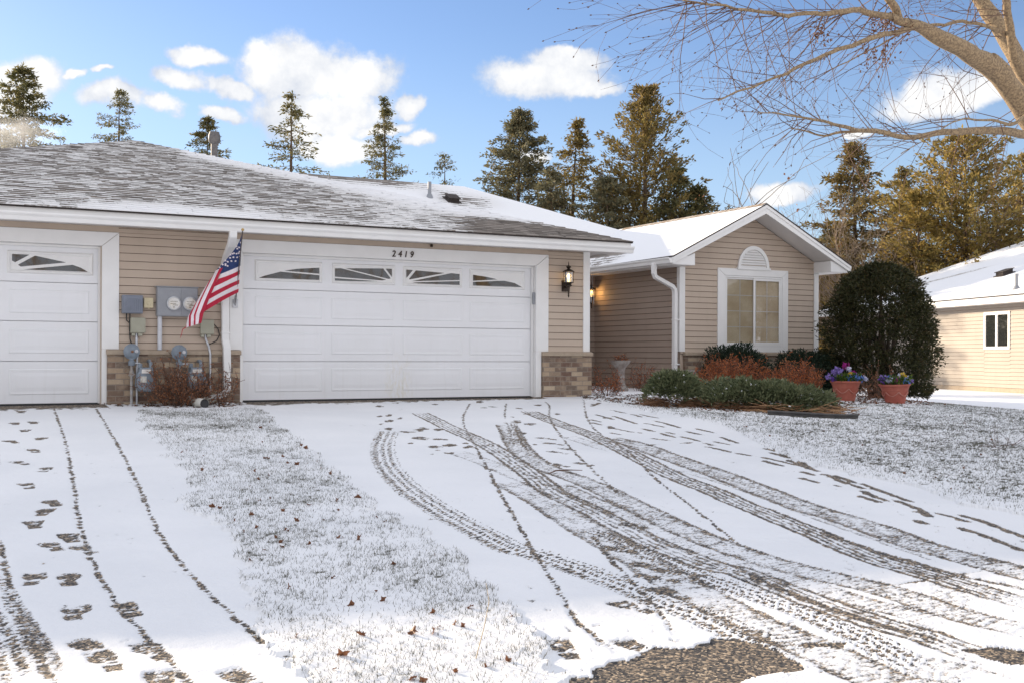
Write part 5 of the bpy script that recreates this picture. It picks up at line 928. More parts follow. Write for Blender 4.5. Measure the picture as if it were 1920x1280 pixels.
FLAG_FOLD = [[(-0.489,-0.47,1.829),(-0.489,-0.47,1.829),(-0.489,-0.47,1.829),(-0.489,-0.47,1.829),(-0.489,-0.47,1.829),(-0.489,-0.47,1.829),(-0.471,-0.575,1.839),(-0.413,-0.553,1.861)],[(-0.502,-0.469,1.805),(-0.502,-0.469,1.805),(-0.502,-0.469,1.805),(-0.502,-0.469,1.805),(-0.502,-0.469,1.805),(-0.502,-0.469,1.805),(-0.483,-0.577,1.81),(-0.431,-0.552,1.826)],[(-0.515,-0.468,1.781),(-0.515,-0.468,1.781),(-0.515,-0.468,1.781),(-0.515,-0.468,1.781),(-0.515,-0.468,1.781),(-0.515,-0.472,1.781),(-0.497,-0.578,1.781),(-0.448,-0.551,1.79)],[(-0.529,-0.467,1.758),(-0.529,-0.467,1.758),(-0.529,-0.467,1.758),(-0.529,-0.467,1.758),(-0.529,-0.467,1.758),(-0.528,-0.482,1.757),(-0.511,-0.579,1.751),(-0.465,-0.55,1.755)],[(-0.543,-0.466,1.736),(-0.543,-0.466,1.736),(-0.543,-0.466,1.736),(-0.543,-0.466,1.736),(-0.543,-0.466,1.736),(-0.542,-0.493,1.733),(-0.523,-0.579,1.723),(-0.478,-0.55,1.72)],[(-0.558,-0.465,1.714),(-0.558,-0.465,1.714),(-0.558,-0.465,1.714),(-0.558,-0.465,1.714),(-0.558,-0.465,1.714),(-0.556,-0.504,1.709),(-0.536,-0.581,1.694),(-0.49,-0.549,1.686)],[(-0.572,-0.464,1.692),(-0.572,-0.464,1.692),(-0.572,-0.464,1.692),(-0.572,-0.464,1.692),(-0.572,-0.464,1.692),(-0.57,-0.516,1.683),(-0.548,-0.582,1.664),(-0.503,-0.548,1.651)],[(-0.599,-0.463,1.647),(-0.599,-0.463,1.647),(-0.599,-0.463,1.647),(-0.599,-0.463,1.647),(-0.598,-0.47,1.645),(-0.596,-0.528,1.636),(-0.57,-0.584,1.618),(-0.522,-0.547,1.606)],[(-0.626,-0.462,1.601),(-0.626,-0.462,1.601),(-0.626,-0.462,1.601),(-0.626,-0.462,1.601),(-0.623,-0.479,1.598),(-0.621,-0.54,1.589),(-0.592,-0.586,1.572),(-0.542,-0.546,1.561)],[(-0.653,-0.461,1.556),(-0.653,-0.461,1.556),(-0.653,-0.461,1.556),(-0.653,-0.461,1.556),(-0.649,-0.491,1.55),(-0.645,-0.55,1.542),(-0.613,-0.589,1.527),(-0.562,-0.546,1.516)],[(-0.68,-0.459,1.509),(-0.68,-0.459,1.509),(-0.68,-0.459,1.509),(-0.68,-0.459,1.509),(-0.674,-0.504,1.502),(-0.669,-0.558,1.493),(-0.635,-0.591,1.478),(-0.582,-0.545,1.467)],[(-0.707,-0.458,1.463),(-0.707,-0.458,1.463),(-0.707,-0.458,1.463),(-0.707,-0.458,1.463),(-0.7,-0.519,1.453),(-0.691,-0.563,1.445),(-0.656,-0.594,1.429),(-0.601,-0.544,1.417)],[(-0.733,-0.457,1.417),(-0.733,-0.457,1.417),(-0.733,-0.457,1.417),(-0.732,-0.46,1.416),(-0.724,-0.533,1.405),(-0.713,-0.565,1.397),(-0.676,-0.596,1.381),(-0.62,-0.543,1.368)],[(-0.758,-0.456,1.373),(-0.758,-0.456,1.373),(-0.758,-0.456,1.373),(-0.754,-0.466,1.371),(-0.745,-0.546,1.361),(-0.729,-0.566,1.356),(-0.691,-0.599,1.344),(-0.631,-0.542,1.336)],[(-0.783,-0.455,1.328),(-0.783,-0.455,1.328),(-0.783,-0.455,1.328),(-0.776,-0.475,1.326),(-0.764,-0.557,1.319),(-0.745,-0.564,1.316),(-0.705,-0.601,1.308),(-0.642,-0.542,1.304)],[(-0.807,-0.454,1.284),(-0.807,-0.454,1.284),(-0.807,-0.454,1.284),(-0.797,-0.486,1.282),(-0.782,-0.565,1.277),(-0.759,-0.561,1.276),(-0.718,-0.602,1.272),(-0.653,-0.541,1.272)],[(-0.827,-0.453,1.248),(-0.827,-0.453,1.248),(-0.827,-0.453,1.248),(-0.814,-0.499,1.247),(-0.794,-0.568,1.247),(-0.769,-0.558,1.248),(-0.727,-0.603,1.25),(-0.661,-0.54,1.255)],[(-0.847,-0.452,1.211),(-0.847,-0.452,1.211),(-0.844,-0.455,1.212),(-0.83,-0.514,1.214),(-0.804,-0.569,1.217),(-0.778,-0.557,1.221),(-0.736,-0.603,1.227),(-0.668,-0.539,1.238)],[(-0.866,-0.451,1.175),(-0.866,-0.451,1.175),(-0.859,-0.461,1.177),(-0.845,-0.529,1.181),(-0.813,-0.566,1.189),(-0.786,-0.556,1.195),(-0.744,-0.603,1.206),(-0.675,-0.538,1.221)],[(-0.872,-0.45,1.15),(-0.872,-0.45,1.15),(-0.861,-0.469,1.153),(-0.848,-0.544,1.157),(-0.812,-0.561,1.166),(-0.787,-0.558,1.172),(-0.746,-0.601,1.183),(-0.68,-0.537,1.197)],[(-0.877,-0.449,1.124),(-0.877,-0.449,1.124),(-0.863,-0.481,1.128),(-0.851,-0.556,1.133),(-0.811,-0.556,1.143),(-0.788,-0.563,1.149),(-0.748,-0.599,1.16),(-0.685,-0.537,1.174)],[(-0.883,-0.448,1.099),(-0.883,-0.448,1.099),(-0.867,-0.496,1.104),(-0.854,-0.566,1.109),(-0.809,-0.553,1.12),(-0.79,-0.57,1.126),(-0.75,-0.596,1.137),(-0.689,-0.536,1.151)],[(-0.888,-0.447,1.073),(-0.888,-0.447,1.073),(-0.87,-0.512,1.08),(-0.855,-0.573,1.086),(-0.809,-0.551,1.098),(-0.792,-0.578,1.104),(-0.752,-0.592,1.115),(-0.694,-0.535,1.13)],[(-0.894,-0.446,1.046),(-0.889,-0.449,1.048),(-0.874,-0.529,1.055),(-0.856,-0.576,1.063),(-0.809,-0.552,1.076),(-0.794,-0.587,1.082),(-0.754,-0.588,1.094),(-0.699,-0.534,1.108)],[(-0.899,-0.445,1.02),(-0.891,-0.455,1.023),(-0.877,-0.545,1.031),(-0.856,-0.575,1.04),(-0.81,-0.557,1.054),(-0.797,-0.597,1.06),(-0.755,-0.583,1.073),(-0.704,-0.533,1.087)]]
FLAG_FOLD_COL = [1,0,1,0,1,0,1]
FLAG_TAIL = [(-0.903,-0.47,1.022),(-0.946,-0.47,0.996),(-0.956,-0.47,0.933),(-0.977,-0.47,0.876)]
FLAG_STARS = [(-0.264,-0.986,2.255),(-0.247,-0.915,2.19),(-0.243,-0.844,2.13),(-0.289,-0.812,2.133),(-0.217,-0.802,2.078),(-0.271,-0.801,2.107),(-0.297,-0.742,2.054),(-0.266,-0.76,2.058),(-0.22,-0.73,2.011),(-0.289,-0.709,2.003),(-0.328,-0.692,1.999),(-0.26,-0.672,1.944),(-0.316,-0.665,1.947),(-0.354,-0.652,1.946),(-0.345,-0.631,1.894),(-0.39,-0.616,1.896),(-0.427,-0.598,1.902),(-0.394,-0.621,1.916),(-0.469,-0.562,1.85),(-0.421,-0.587,1.843),(-0.356,-0.699,2.042),(-0.394,-0.647,1.987),(-0.242,-0.777,2.066),(-0.247,-0.722,2.007),(-0.319,-0.727,2.048)]
def flag():
    b = MB(); n = len(FLAG_ROWS[0])
    for r_ in FLAG_ROWS: b.v += [tuple(p) for p in r_]
    for j in range(len(FLAG_ROWS) - 1):
        for i in range(n - 1):
            b.f.append((j * n + i, j * n + i + 1, (j + 1) * n + i + 1, (j + 1) * n + i)); b.mi.append(FLAG_COL[j])
    b2 = len(b.v); n = len(FLAG_FOLD[0])
    for r_ in FLAG_FOLD: b.v += [tuple(p) for p in r_]
    for j in range(len(FLAG_FOLD) - 1):
        for i in range(n - 1):
            b.f.append((b2 + j * n + i, b2 + j * n + i + 1, b2 + (j + 1) * n + i + 1, b2 + (j + 1) * n + i)); b.mi.append(FLAG_FOLD_COL[i])
    b.m = 1; b.tube(FLAG_TAIL, [0.006, 0.005, 0.004, 0.002], 5)
    o = b.build('cloth', [FWH, RED, BLU], FT, smooth=True, fixn=False)
    # stars: small raised patches sewn on the blue field
    rows = np.array(FLAG_ROWS[:11]); s = MB(); camless = Vector((-0.35, -1, 0.05)).normalized()
    for p in FLAG_STARS:
        p = np.array(p); d = np.linalg.norm((rows - p)[:, :, [0, 2]], axis=2); j, i = np.unravel_index(np.argmin(d), d.shape)
        q = rows[j, i]; j2 = min(j + 1, 10); i2 = min(i + 1, rows.shape[1] - 1)
        a = Vector(rows[j, i2] - rows[j, max(i - 1, 0)]); c_ = Vector(rows[j2, i] - rows[max(j - 1, 0), i])
        nn = a.cross(c_); nn = nn.normalized() if nn.length > 1e-6 else camless
        if nn.y > 0: nn = -nn
        c0 = Vector((q[0], q[1], q[2])) + nn * 0.004
        u = a.normalized(); v = nn.cross(u).normalized(); pts = []
        for k in range(10):
            rr = 0.019 if k % 2 == 0 else 0.009; an = k * math.pi / 5 + 0.3
            pts.append(c0 + u * rr * math.cos(an) + v * rr * math.sin(an))
        s.add([c0] + pts, [(0, k + 1, (k + 1) % 10 + 1) for k in range(10)])
    s.build('stars', FWH, FT, fixn=False)
flag()

# ------------------------------------------------------------------ foliage helpers (numpy)
def unit(v): return v / np.maximum(1e-9, np.linalg.norm(v, axis=1, keepdims=True))
def leaves(P, D, length, width, rng, fold=0.0):
    """diamond leaves rooted at P pointing along D; length/width arrays or scalars"""
    n = len(P); D = unit(D); length = np.broadcast_to(length, n)[:, None]; width = np.broadcast_to(width, n)[:, None]
    s = unit(np.cross(D, unit(rng.normal(size=(n, 3))))); nn = np.cross(D, s)
    V = np.empty((n, 4, 3)); V[:, 0] = P; V[:, 1] = P + D * length * 0.5 + s * width * 0.5 + nn * length * fold
    V[:, 2] = P + D * length; V[:, 3] = P + D * length * 0.5 - s * width * 0.5 + nn * length * fold
    return V.reshape(-1, 3), np.arange(n * 4).reshape(-1, 4)
def sticks(A, B, ra, rb):
    """three-sided tapered sticks from A to B"""
    A = np.asarray(A, float); B = np.asarray(B, float); n = len(A); t = unit(B - A)
    ref = np.where(np.abs(t[:, 2:3]) < 0.9, np.array([[0, 0, 1.0]]), np.array([[1.0, 0, 0]]))
    a = unit(np.cross(t, ref)); b = np.cross(t, a)
    ra = np.broadcast_to(ra, n)[:, None]; rb = np.broadcast_to(rb, n)[:, None]
    V = np.empty((n, 6, 3))
    for k in range(3):
        o = a * math.cos(k * 2.0944) + b * math.sin(k * 2.0944)
        V[:, k] = A + o * ra; V[:, 3 + k] = B + o * rb
    i = (np.arange(n) * 6)[:, None]
    F = np.concatenate([i + np.array([[0, 1, 4, 3]]), i + np.array([[1, 2, 5, 4]]), i + np.array([[2, 0, 3, 5]])])
    return V.reshape(-1, 3), F
def vhash(ix, iy, seed):
    h = (ix.astype(np.int64) * 374761393 + iy.astype(np.int64) * 668265263 + seed * 1442695041) & 0xFFFFFFFF
    h = ((h ^ (h >> 13)) * 1274126177) & 0xFFFFFFFF
    h = h ^ (h >> 16)
    return (h & 0xFFFFFF) / float(0xFFFFFF)
def vnoise(x, y, scale, seed=0):
    x = x / scale; y = y / scale; ix = np.floor(x); iy = np.floor(y); fx = x - ix; fy = y - iy
    fx = fx * fx * (3 - 2 * fx); fy = fy * fy * (3 - 2 * fy)
    a = vhash(ix, iy, seed); b = vhash(ix + 1, iy, seed); c = vhash(ix, iy + 1, seed); d = vhash(ix + 1, iy + 1, seed)
    return (a * (1 - fx) + b * fx) * (1 - fy) + (c * (1 - fx) + d * fx) * fy
def fbm(x, y, scale, seed=0, oct=3):
    s = 0; a = 1; t = 0
    for k in range(oct): s = s + a * vnoise(x, y, scale / 2 ** k, seed + k * 7); t += a; a *= 0.55
    return s / t

YEW = leaf_mat('yew_needles', [(0.008, 0.016, 0.010), (0.016, 0.03, 0.017), (0.03, 0.05, 0.025)], transl=0.1, scale=5)
ARBV = leaf_mat('arborvitae_sprays', [(0.018, 0.02, 0.008), (0.032, 0.036, 0.014), (0.06, 0.06, 0.02), (0.09, 0.055, 0.025)], transl=0.25, scale=3)
JUN = leaf_mat('juniper_needles', [(0.045, 0.055, 0.028), (0.115, 0.14, 0.07), (0.19, 0.21, 0.11), (0.23, 0.225, 0.12)], transl=0.15, scale=6)
BARB = leaf_mat('orange_leaves', [(0.22, 0.055, 0.022), (0.42, 0.12, 0.04), (0.56, 0.20, 0.07), (0.36, 0.085, 0.035), (0.60, 0.31, 0.13)], transl=0.3, scale=5)
DRYL = leaf_mat('dry_leaves', [(0.20, 0.075, 0.035), (0.33, 0.14, 0.07), (0.42, 0.20, 0.10)], transl=0.3, scale=5)
TWIG = mat('twig_bark', (0.16, 0.09, 0.06), (0.10, 0.06, 0.045), scale=20, rough=0.9)
BROWNB = mat('dead_juniper', (0.30, 0.17, 0.09), (0.20, 0.10, 0.05), scale=12, rough=0.9)
BARK = mat('bark', (0.11, 0.08, 0.055), (0.05, 0.035, 0.025), scale=9, rough=0.95, bump=0.6, bscale=22)

def dome_points(rng, n, rx, ry, rz, lump=0.16, zmin=0.0, shell=0.72, power=2.0):
    """points through the outer shell of a lumpy dome, and outward directions"""
    d = unit(rng.normal(size=(n * 2, 3))); d = d[d[:, 2] > -0.25][:n]
    ph = rng.uniform(0, 6.28, 6)
    lumps = 1 + lump * (np.sin(d[:, 0] * 5 + ph[0]) * np.sin(d[:, 1] * 5 + ph[1]) + 0.7 * np.sin(d[:, 2] * 9 + ph[2] + 3 * d[:, 0]) + 0.5 * np.sin(d[:, 0] * 13 + ph[3]) * np.sin(d[:, 1] * 11 + ph[4]))
    r = lumps * rng.uniform(shell, 1.0, len(d)) ** 0.7
    k = (np.abs(d[:, 0]) ** power + np.abs(d[:, 1]) ** power + np.abs(d[:, 2]) ** power) ** (-1 / power)
    P = d * (r * k)[:, None] * np.array([rx, ry, rz])
    P[:, 2] = np.maximum(P[:, 2], zmin)
    return P, d
def yew(label, x, y, rx, ry, rz, seed):
    rng = np.random.default_rng(seed); z = gz(x, y)
    t = thing('yew_shrub', label, 'shrub', (x, y, z), 'clipped dark yews under the gable window')
    P, d = dome_points(rng, 15000, rx, ry, rz, 0.07, 0.02, 0.6, 2.6)
    D = d * 0.9 + rng.normal(size=d.shape) * 0.55 + np.array([0, 0, 0.25])
    V, F = leaves(P + np.array([x, y, z]), D, rng.uniform(0.04, 0.085, len(P)), rng.uniform(0.014, 0.026, len(P)), rng)
    big_mesh('foliage', V, F, YEW, t)
    core = MB(); core.lathe([(rx * 0.5, 0.0), (rx * 0.62, rz * 0.3), (rx * 0.6, rz * 0.55), (rx * 0.35, rz * 0.74), (0.0, rz * 0.78)], (x, y, z), 14, sy=ry / rx)
    core.build('branches', mat('yew_core', (0.008, 0.01, 0.007)), t, smooth=True)
yew('dark clipped yew mound below the left half of the gable window', 9.98, 1.05, 0.74, 0.55, 0.90, 1)
yew('dark spreading yew between the gable window and the tall arborvitae', 11.62, 0.75, 0.98, 0.62, 0.86, 2)

def twiggy(name, label, cat, x, y, rx, ry, h, n_stem, n_leaf, seed, lm, group=None, lsize=(0.018, 0.034), lean=0.6):
    rng = np.random.default_rng(seed); z = gz(x, y)
    t = thing(name, label, cat, (x, y, z), group)
    A = []; B = []; P = []; D = []
    for s in range(n_stem):
        a = rng.uniform(0, 6.283); rr = math.sqrt(rng.uniform(0, 1))
        base = np.array([x + rx * 0.45 * rr * math.cos(a), y + ry * 0.45 * rr * math.sin(a), z - 0.01])
        tip = np.array([x + rx * rr * math.cos(a), y + ry * rr * math.sin(a), z + h * rng.uniform(0.45, 1.0) * (1.05 - 0.45 * rr ** 2)])
        bend = np.array([math.cos(a), math.sin(a), 0]) * lean * 0.12 * rng.uniform(0, 1)
        prev = base; K = 6
        for k in range(1, K + 1):
            u = k / K; p = base + (tip - base) * u + bend * math.sin(u * 3.14) + rng.normal(size=3) * 0.018
            A.append(prev); B.append(p)
            for q in range(max(1, n_leaf // K)):
                if u > 0.2:
                    P.append(prev + (p - prev) * rng.uniform() + rng.normal(size=3) * 0.015); D.append(rng.normal(size=3) + np.array([0, 0, 0.2]))
            if rng.uniform() < 0.6:
                q = p + rng.normal(size=3) * 0.07 + np.array([0, 0, 0.03]); A.append(p); B.append(q)
                for w_ in range(max(2, n_leaf // 5)):
                    P.append(p + (q - p) * rng.uniform() + rng.normal(size=3) * 0.012); D.append(rng.normal(size=3))
            prev = p
    V, F = sticks(A, B, 0.0045, 0.0025); big_mesh('stems', V, F, TWIG, t)
    P = np.array(P); D = np.array(D)
    V, F = leaves(P, D, rng.uniform(*lsize, len(P)), rng.uniform(0.55, 0.85, len(P)) * lsize[1] * 0.75, rng, 0.08); big_mesh('foliage', V, F, lm, t)
    return t
G1 = 'orange barberry bushes in the front bed'
twiggy('barberry_bush', 'wide bush of orange leaves in front of the dark yew under the window', 'bush', 9.08, 0.10, 0.80, 0.55, 0.74, 190, 40, 11, BARB, G1)
twiggy('barberry_bush', 'bush of orange leaves with a tall spike beside the left flower pot', 'bush', 9.78, -0.75, 0.62, 0.5, 0.72, 150, 38, 12, BARB, G1)
twiggy('barberry_bush', 'thin orange bush at the corner of the brick pillar by the bird bath', 'bush', 6.55, 0.35, 0.42, 0.55, 0.55, 42, 12, 13, BARB, G1)
twiggy('barberry_bush', 'sparse orange bush just right of the bird bath', 'bush', 8.15, 1.7, 0.34, 0.4, 0.62, 30, 12, 14, BARB, G1)
twiggy('barberry_bush', 'small orange sprigs between the bird bath and the stone urn', 'bush', 8.75, 1.75, 0.34, 0.3, 0.42, 18, 8, 15, BARB, G1)
twiggy('dry_shrub', 'brown leafy shrub tangled in front of the gas meters', 'shrub', -0.98, -0.42, 0.62, 0.22, 0.72, 85, 22, 16, DRYL)
twiggy('dry_shrub', 'sparse brown twigs in front of the white downspout', 'shrub', -0.42, -0.44, 0.26, 0.18, 0.68, 24, 12, 17, DRYL)
twiggy('dry_shrub', 'pale brown dry shrub between the two flower pots', 'shrub', 11.1, -1.55, 0.45, 0.35, 0.62, 46, 14, 18, DRYL)

def juniper(label, spine, w, h, seed, n):
    rng = np.random.default_rng(seed)
    spine = np.array(spine, float); c = spine.mean(0); z0 = gz(*c)
    t = thing('juniper_shrub', label, 'shrub', (c[0], c[1], z0), 'low green junipers at the front of the bed')
    seg = rng.integers(0, len(spine) - 1, n); u = rng.uniform(0, 1, n)[:, None]
    C = spine[seg] * (1 - u) + spine[seg + 1] * u
    a = rng.uniform(0, 6.283, n); rr = np.sqrt(rng.uniform(0, 1, n)) * (0.85 + 0.25 * np.sin(3 * a + seed) * np.sin(C[:, 0] * 4))
    X = C[:, 0] + w * rr * np.cos(a); Yy = C[:, 1] + w * rr * np.sin(a)
    top = h * np.sqrt(np.maximum(0.05, 1 - rr ** 2)) * (0.50 + 0.95 * fbm(X, Yy, 0.42, seed))
    Z = gh(X, Yy) + top * rng.uniform(0.25, 1.0, n) ** 0.45
    P = np.stack([X, Yy, Z], 1)
    out = np.stack([np.cos(a) * (0.4 + rr), np.sin(a) * (0.4 + rr), np.full(n, 0.55)], 1) + rng.normal(size=(n, 3)) * 0.45
    V, F = leaves(P, out, rng.uniform(0.05, 0.11, n), rng.uniform(0.012, 0.028, n), rng)
    big_mesh('foliage', V, F, JUN, t)
    # dead brown growth along the foot
    m_ = n // 22; k = rng.choice(n, m_); ed = np.maximum(0.9, rr[k])
    A = np.stack([C[k, 0] + w * 0.75 * np.cos(a[k]), C[k, 1] + w * 0.75 * np.sin(a[k])], 1); A = np.concatenate([A, (gh(A[:, 0], A[:, 1]) + rng.uniform(0.02, 0.10, m_))[:, None]], 1)
    B = A + np.stack([np.cos(a[k]) * 0.22, np.sin(a[k]) * 0.22, rng.uniform(-0.06, 0.06, m_)], 1) * rng.uniform(0.4, 1.3, m_)[:, None] + rng.normal(size=(m_, 3)) * 0.03
    B[:, 2] = np.maximum(B[:, 2], gh(B[:, 0], B[:, 1]) + 0.01)
    V, F = sticks(A, B, 0.005, 0.003); big_mesh('dead_branches', V, F, BROWNB, t)
    # snow caught on the sprays
    k = rng.choice(n, n // 90); V, F = leaves(P[k] + np.array([0, 0, 0.02]), rng.normal(size=(len(k), 3)) * np.array([1, 1, 0.3]), 0.05, 0.04, rng); big_mesh('snow_flecks', V, F, SNOW, t)
    return t
juniper('smaller rounded green juniper nearest the driveway', [(6.12, -1.9), (6.42, -2.0)], 0.36, 0.50, 21, 9000)
juniper('wide low green juniper with brown branches along its front edge', [(6.95, -2.2), (7.25, -2.6), (7.6, -3.0), (7.85, -3.15)], 0.64, 0.43, 22, 21000)
rng = np.random.default_rng(5)
t = thing('dead_branch_pile', 'tangle of bare tan branches at the front right of the wide juniper', 'branches', (7.5, -3.6, gz(7.5, -3.6)))
A = []; B = []
for k in range(90):
    s = rng.uniform(); p = np.array([7.0 + 1.05 * s, -3.25 - 0.72 * s, 0]) + rng.normal(size=3) * np.array([0.12, 0.12, 0]); p[2] = gz(p[0], p[1]) + rng.uniform(0.01, 0.14)
    d = np.array([0.85, -0.45, 0]) * rng.choice([-1, 1]) + rng.normal(size=3) * 0.35; d[2] *= 0.4
    q = p + unit(d[None])[0] * rng.uniform(0.15, 0.5); q[2] = max(q[2], gz(q[0], q[1]) + 0.01)
    A.append(p); B.append(q)
V, F = sticks(A, B, 0.006, 0.003); big_mesh('branches', V, F, mat('tan_branch', (0.42, 0.25, 0.13), (0.30, 0.16, 0.08), scale=9, rough=0.9), t)

# arborvitae
def arborvitae(x, y):
    rng = np.random.default_rng(31); z = gz(x, y)
    t = thing('arborvitae', 'tall dark rounded arborvitae at the corner of the gable wing', 'evergreen', (x, y, z))
    n = 62000
    a = rng.uniform(0, 6.283, n); hh = rng.uniform(0.0, 1.0, n)
    prof = np.interp(hh, [0, 0.06, 0.2, 0.45, 0.7, 0.85, 0.95, 1.0], [0.80, 0.94, 1.0, 0.98, 0.85, 0.66, 0.44, 0.14])
    R_ = 1.14 * prof * (1 + 0.06 * np.sin(3 * a + 1) + 0.05 * np.sin(7 * a + hh * 6) + 0.05 * np.sin(hh * 19 + 4 * a) + .16 * (vnoise(a * 3 + 40, hh * 9, .55, 9) - .5))
    keep = fbm(a * 1.0, hh * 3, 0.16, 5) > 0.43
    rr = R_ * (rng.uniform(0.25, 1, n) ** 0.5)
    P = np.stack([x + rr * np.cos(a), y + rr * np.sin(a), z + 0.16 + 2.52 * hh + 0.10 * np.sin(a * 2) * (hh < 0.1)], 1)
    D = np.stack([np.cos(a) * 0.7, np.sin(a) * 0.7, np.full(n, 0.15)], 1) + rng.normal(size=(n, 3)) * 0.7
    P, D = P[keep], D[keep]
    stray = (rng.uniform(size=len(P)) < .03)[:, None]; P = P + stray * unit(D) * rng.uniform(.02, .14, (len(P), 1))
    V, F = leaves(P, D, rng.uniform(0.05, 0.11, len(P)), rng.uniform(0.016, 0.034, len(P)), rng, 0.05)
    big_mesh('foliage', V, F, ARBV, t)
    b = MB()
    for k in range(7):
        an = k * 0.9; r0 = 0.10 + 0.05 * (k % 3)
        b.tube([(x + r0 * math.cos(an), y + r0 * math.sin(an), z - 0.03), (x + r0 * 1.6 * math.cos(an), y + r0 * 1.6 * math.sin(an), z + 0.6), (x + 0.35 * math.cos(an + 0.3), y + 0.35 * math.sin(an + 0.3), z + 1.6)], [0.05, 0.04, 0.02], 7)
    b.tube([(x, y, z - 0.03), (x + 0.03, y, z + 1.0), (x, y + 0.02, z + 2.3)], [0.10, 0.07, 0.02], 8)
    b.build('trunk', BARK, t, smooth=True)
arborvitae(12.7, -0.05)

# ------------------------------------------------------------------ pots with flowers
TERRA = mat('terracotta', (0.33, 0.075, 0.05), (0.40, 0.12, 0.08), scale=7, rough=0.65, bump=0.3, bscale=30)
TERRA2 = mat('terracotta_relief', (0.40, 0.13, 0.09), (0.48, 0.22, 0.17), scale=10, rough=0.7)
SOIL = mat('soil', (0.03, 0.022, 0.016), (0.06, 0.045, 0.03), scale=40, rough=1)
GREENL = leaf_mat('pot_greens', [(0.02, 0.05, 0.015), (0.05, 0.10, 0.02), (0.16, 0.20, 0.03)], scale=10)
PET = {k: leaf_mat('petal_' + k, v, transl=0.35, scale=12) for k, v in dict(lavender=[(0.22, 0.15, 0.44), (0.34, 0.25, 0.58)], blue=[(0.10, 0.22, 0.62), (0.22, 0.38, 0.75)], magenta=[(0.26, 0.015, 0.17), (0.42, 0.03, 0.26)], yellow=[(0.62, 0.38, 0.02), (0.75, 0.55, 0.05)], white=[(0.55, 0.55, 0.72), (0.68, 0.68, 0.78)], violet=[(0.10, 0.04, 0.28), (0.20, 0.09, 0.42)]).items()}
def pot(label, flabel, x, y, rtop, h, clusters, seed, tilt=0.0):
    rng = np.random.default_rng(seed); z = gz(x, y) - 0.012
    t = thing('flower_pot', label, 'flower pot', (x, y, z), 'terracotta pots beside the arborvitae')
    k = rtop
    M_ = Matrix.Rotation(tilt, 4, 'Y')
    b = MB(); b.lathe([(0, 0), (k * .58, 0), (k * .60, h * .03), (k * .615, h * .16), (k * .64, h * .17), (k * .645, h * .2), (k * .70, h * .42), (k * .80, h * .68), (k * .83, h * .69), (k * .835, h * .73), (k * .93, h * .90), (k * 1.0, h * .93), (k * 1.01, h * .985), (k * .98, h), (k * .90, h * .995), (k * .86, h * .90), (0, h * .88)], (x, y, z), 40, M_)
    b.build('pot', TERRA, t, smooth=True)
    b = MB()
    for q in range(6):
        a0 = q * math.pi / 3
        pts = []
        for s in range(9):
            u = s / 8; a = a0 + u * math.pi / 3; zz = h * (0.64 - 0.20 * math.sin(u * math.pi)); rr = k * (0.645 + (zz / h - 0.2) * 0.36) + 0.004
            pts.append(M_ @ Vector((rr * math.cos(a), rr * math.sin(a), zz)) + Vector((x, y, z)))
        b.tube(pts, 0.009, 6)
    b.build('garland', TERRA2, t, smooth=True)
    b = MB(); b.lathe([(0, h * .93), (k * .87, h * .93), (0, h * .95)], (x, y, z), 24, M_); b.build('soil', SOIL, t)
    f = thing('flower_bunch', flabel, 'flowers', (x, y, z + h * .93), 'artificial flowers in the terracotta pots')
    n = 420; a = rng.uniform(0, 6.283, n); rr = k * 0.95 * np.sqrt(rng.uniform(0, 1, n))
    P = np.stack([x + rr * np.cos(a), y + rr * np.sin(a), z + h * .93 + rng.uniform(0.0, 0.13, n)], 1); D = np.stack([np.cos(a) * .6, np.sin(a) * .6, np.full(n, .7)], 1) + rng.normal(size=(n, 3)) * .4
    V, F = leaves(P, D, rng.uniform(.05, .09, n), .03, rng, .1); big_mesh('leaves', V, F, GREENL, f)
    for (name, dx, dy, dz, cr_, nf) in clusters:
        Pl = []; Dl = []
        for q in range(nf):
            c = np.array([x + dx, y + dy, z + h + dz]) + unit(rng.normal(size=(1, 3)))[0] * cr_ * rng.uniform(.5, 1)
            ax = unit(np.array([[dx * 2 + rng.normal() * .4, dy * 2 - .9 + rng.normal() * .4, .45 + rng.normal() * .4]]))[0]
            s1 = unit(np.cross(ax, [0.1, 0.2, 1])[None])[0]; s2 = np.cross(ax, s1)
            for w_ in range(5):
                an = w_ * 1.2566 + rng.uniform(0, .3); Pl.append(c); Dl.append(s1 * math.cos(an) + s2 * math.sin(an) + ax * .25)
        V, F = leaves(np.array(Pl), np.array(Dl), rng.uniform(.026, .042, len(Pl)), .03, rng, .06); big_mesh('blossoms', V, F, PET[name], f)
rx_, ry_ = 0.884, -0.468     # towards the right of the bed
def off(s, d=0): return (rx_ * s - 0.468 * d, ry_ * s - 0.884 * d)
pot('terracotta pot beside the orange bush, left of the arborvitae stems', 'purple, magenta and blue flowers in the pot beside the orange bush', 10.12, -1.72, 0.262, 0.37,
    [('lavender', *off(-.16, .02), .15, .10, 34), ('lavender', *off(-.30, .0), .07, .05, 9), ('violet', *off(-.24, .1), .03, .05, 9), ('magenta', *off(.03, -.05), .25, .075, 18), ('white', *off(.06, .0), .20, .05, 9), ('magenta', *off(.13, 0), .14, .04, 7), ('yellow', *off(.05, .1), .12, .025, 4), ('blue', *off(.02, .14), .05, .07, 17), ('blue', *off(.12, .16), .03, .06, 14), ('blue', *off(.24, .08), .04, .06, 14), ('white', *off(.32, .05), .05, .05, 12), ('lavender', *off(.18, .05), .08, .05, 10)], 41)
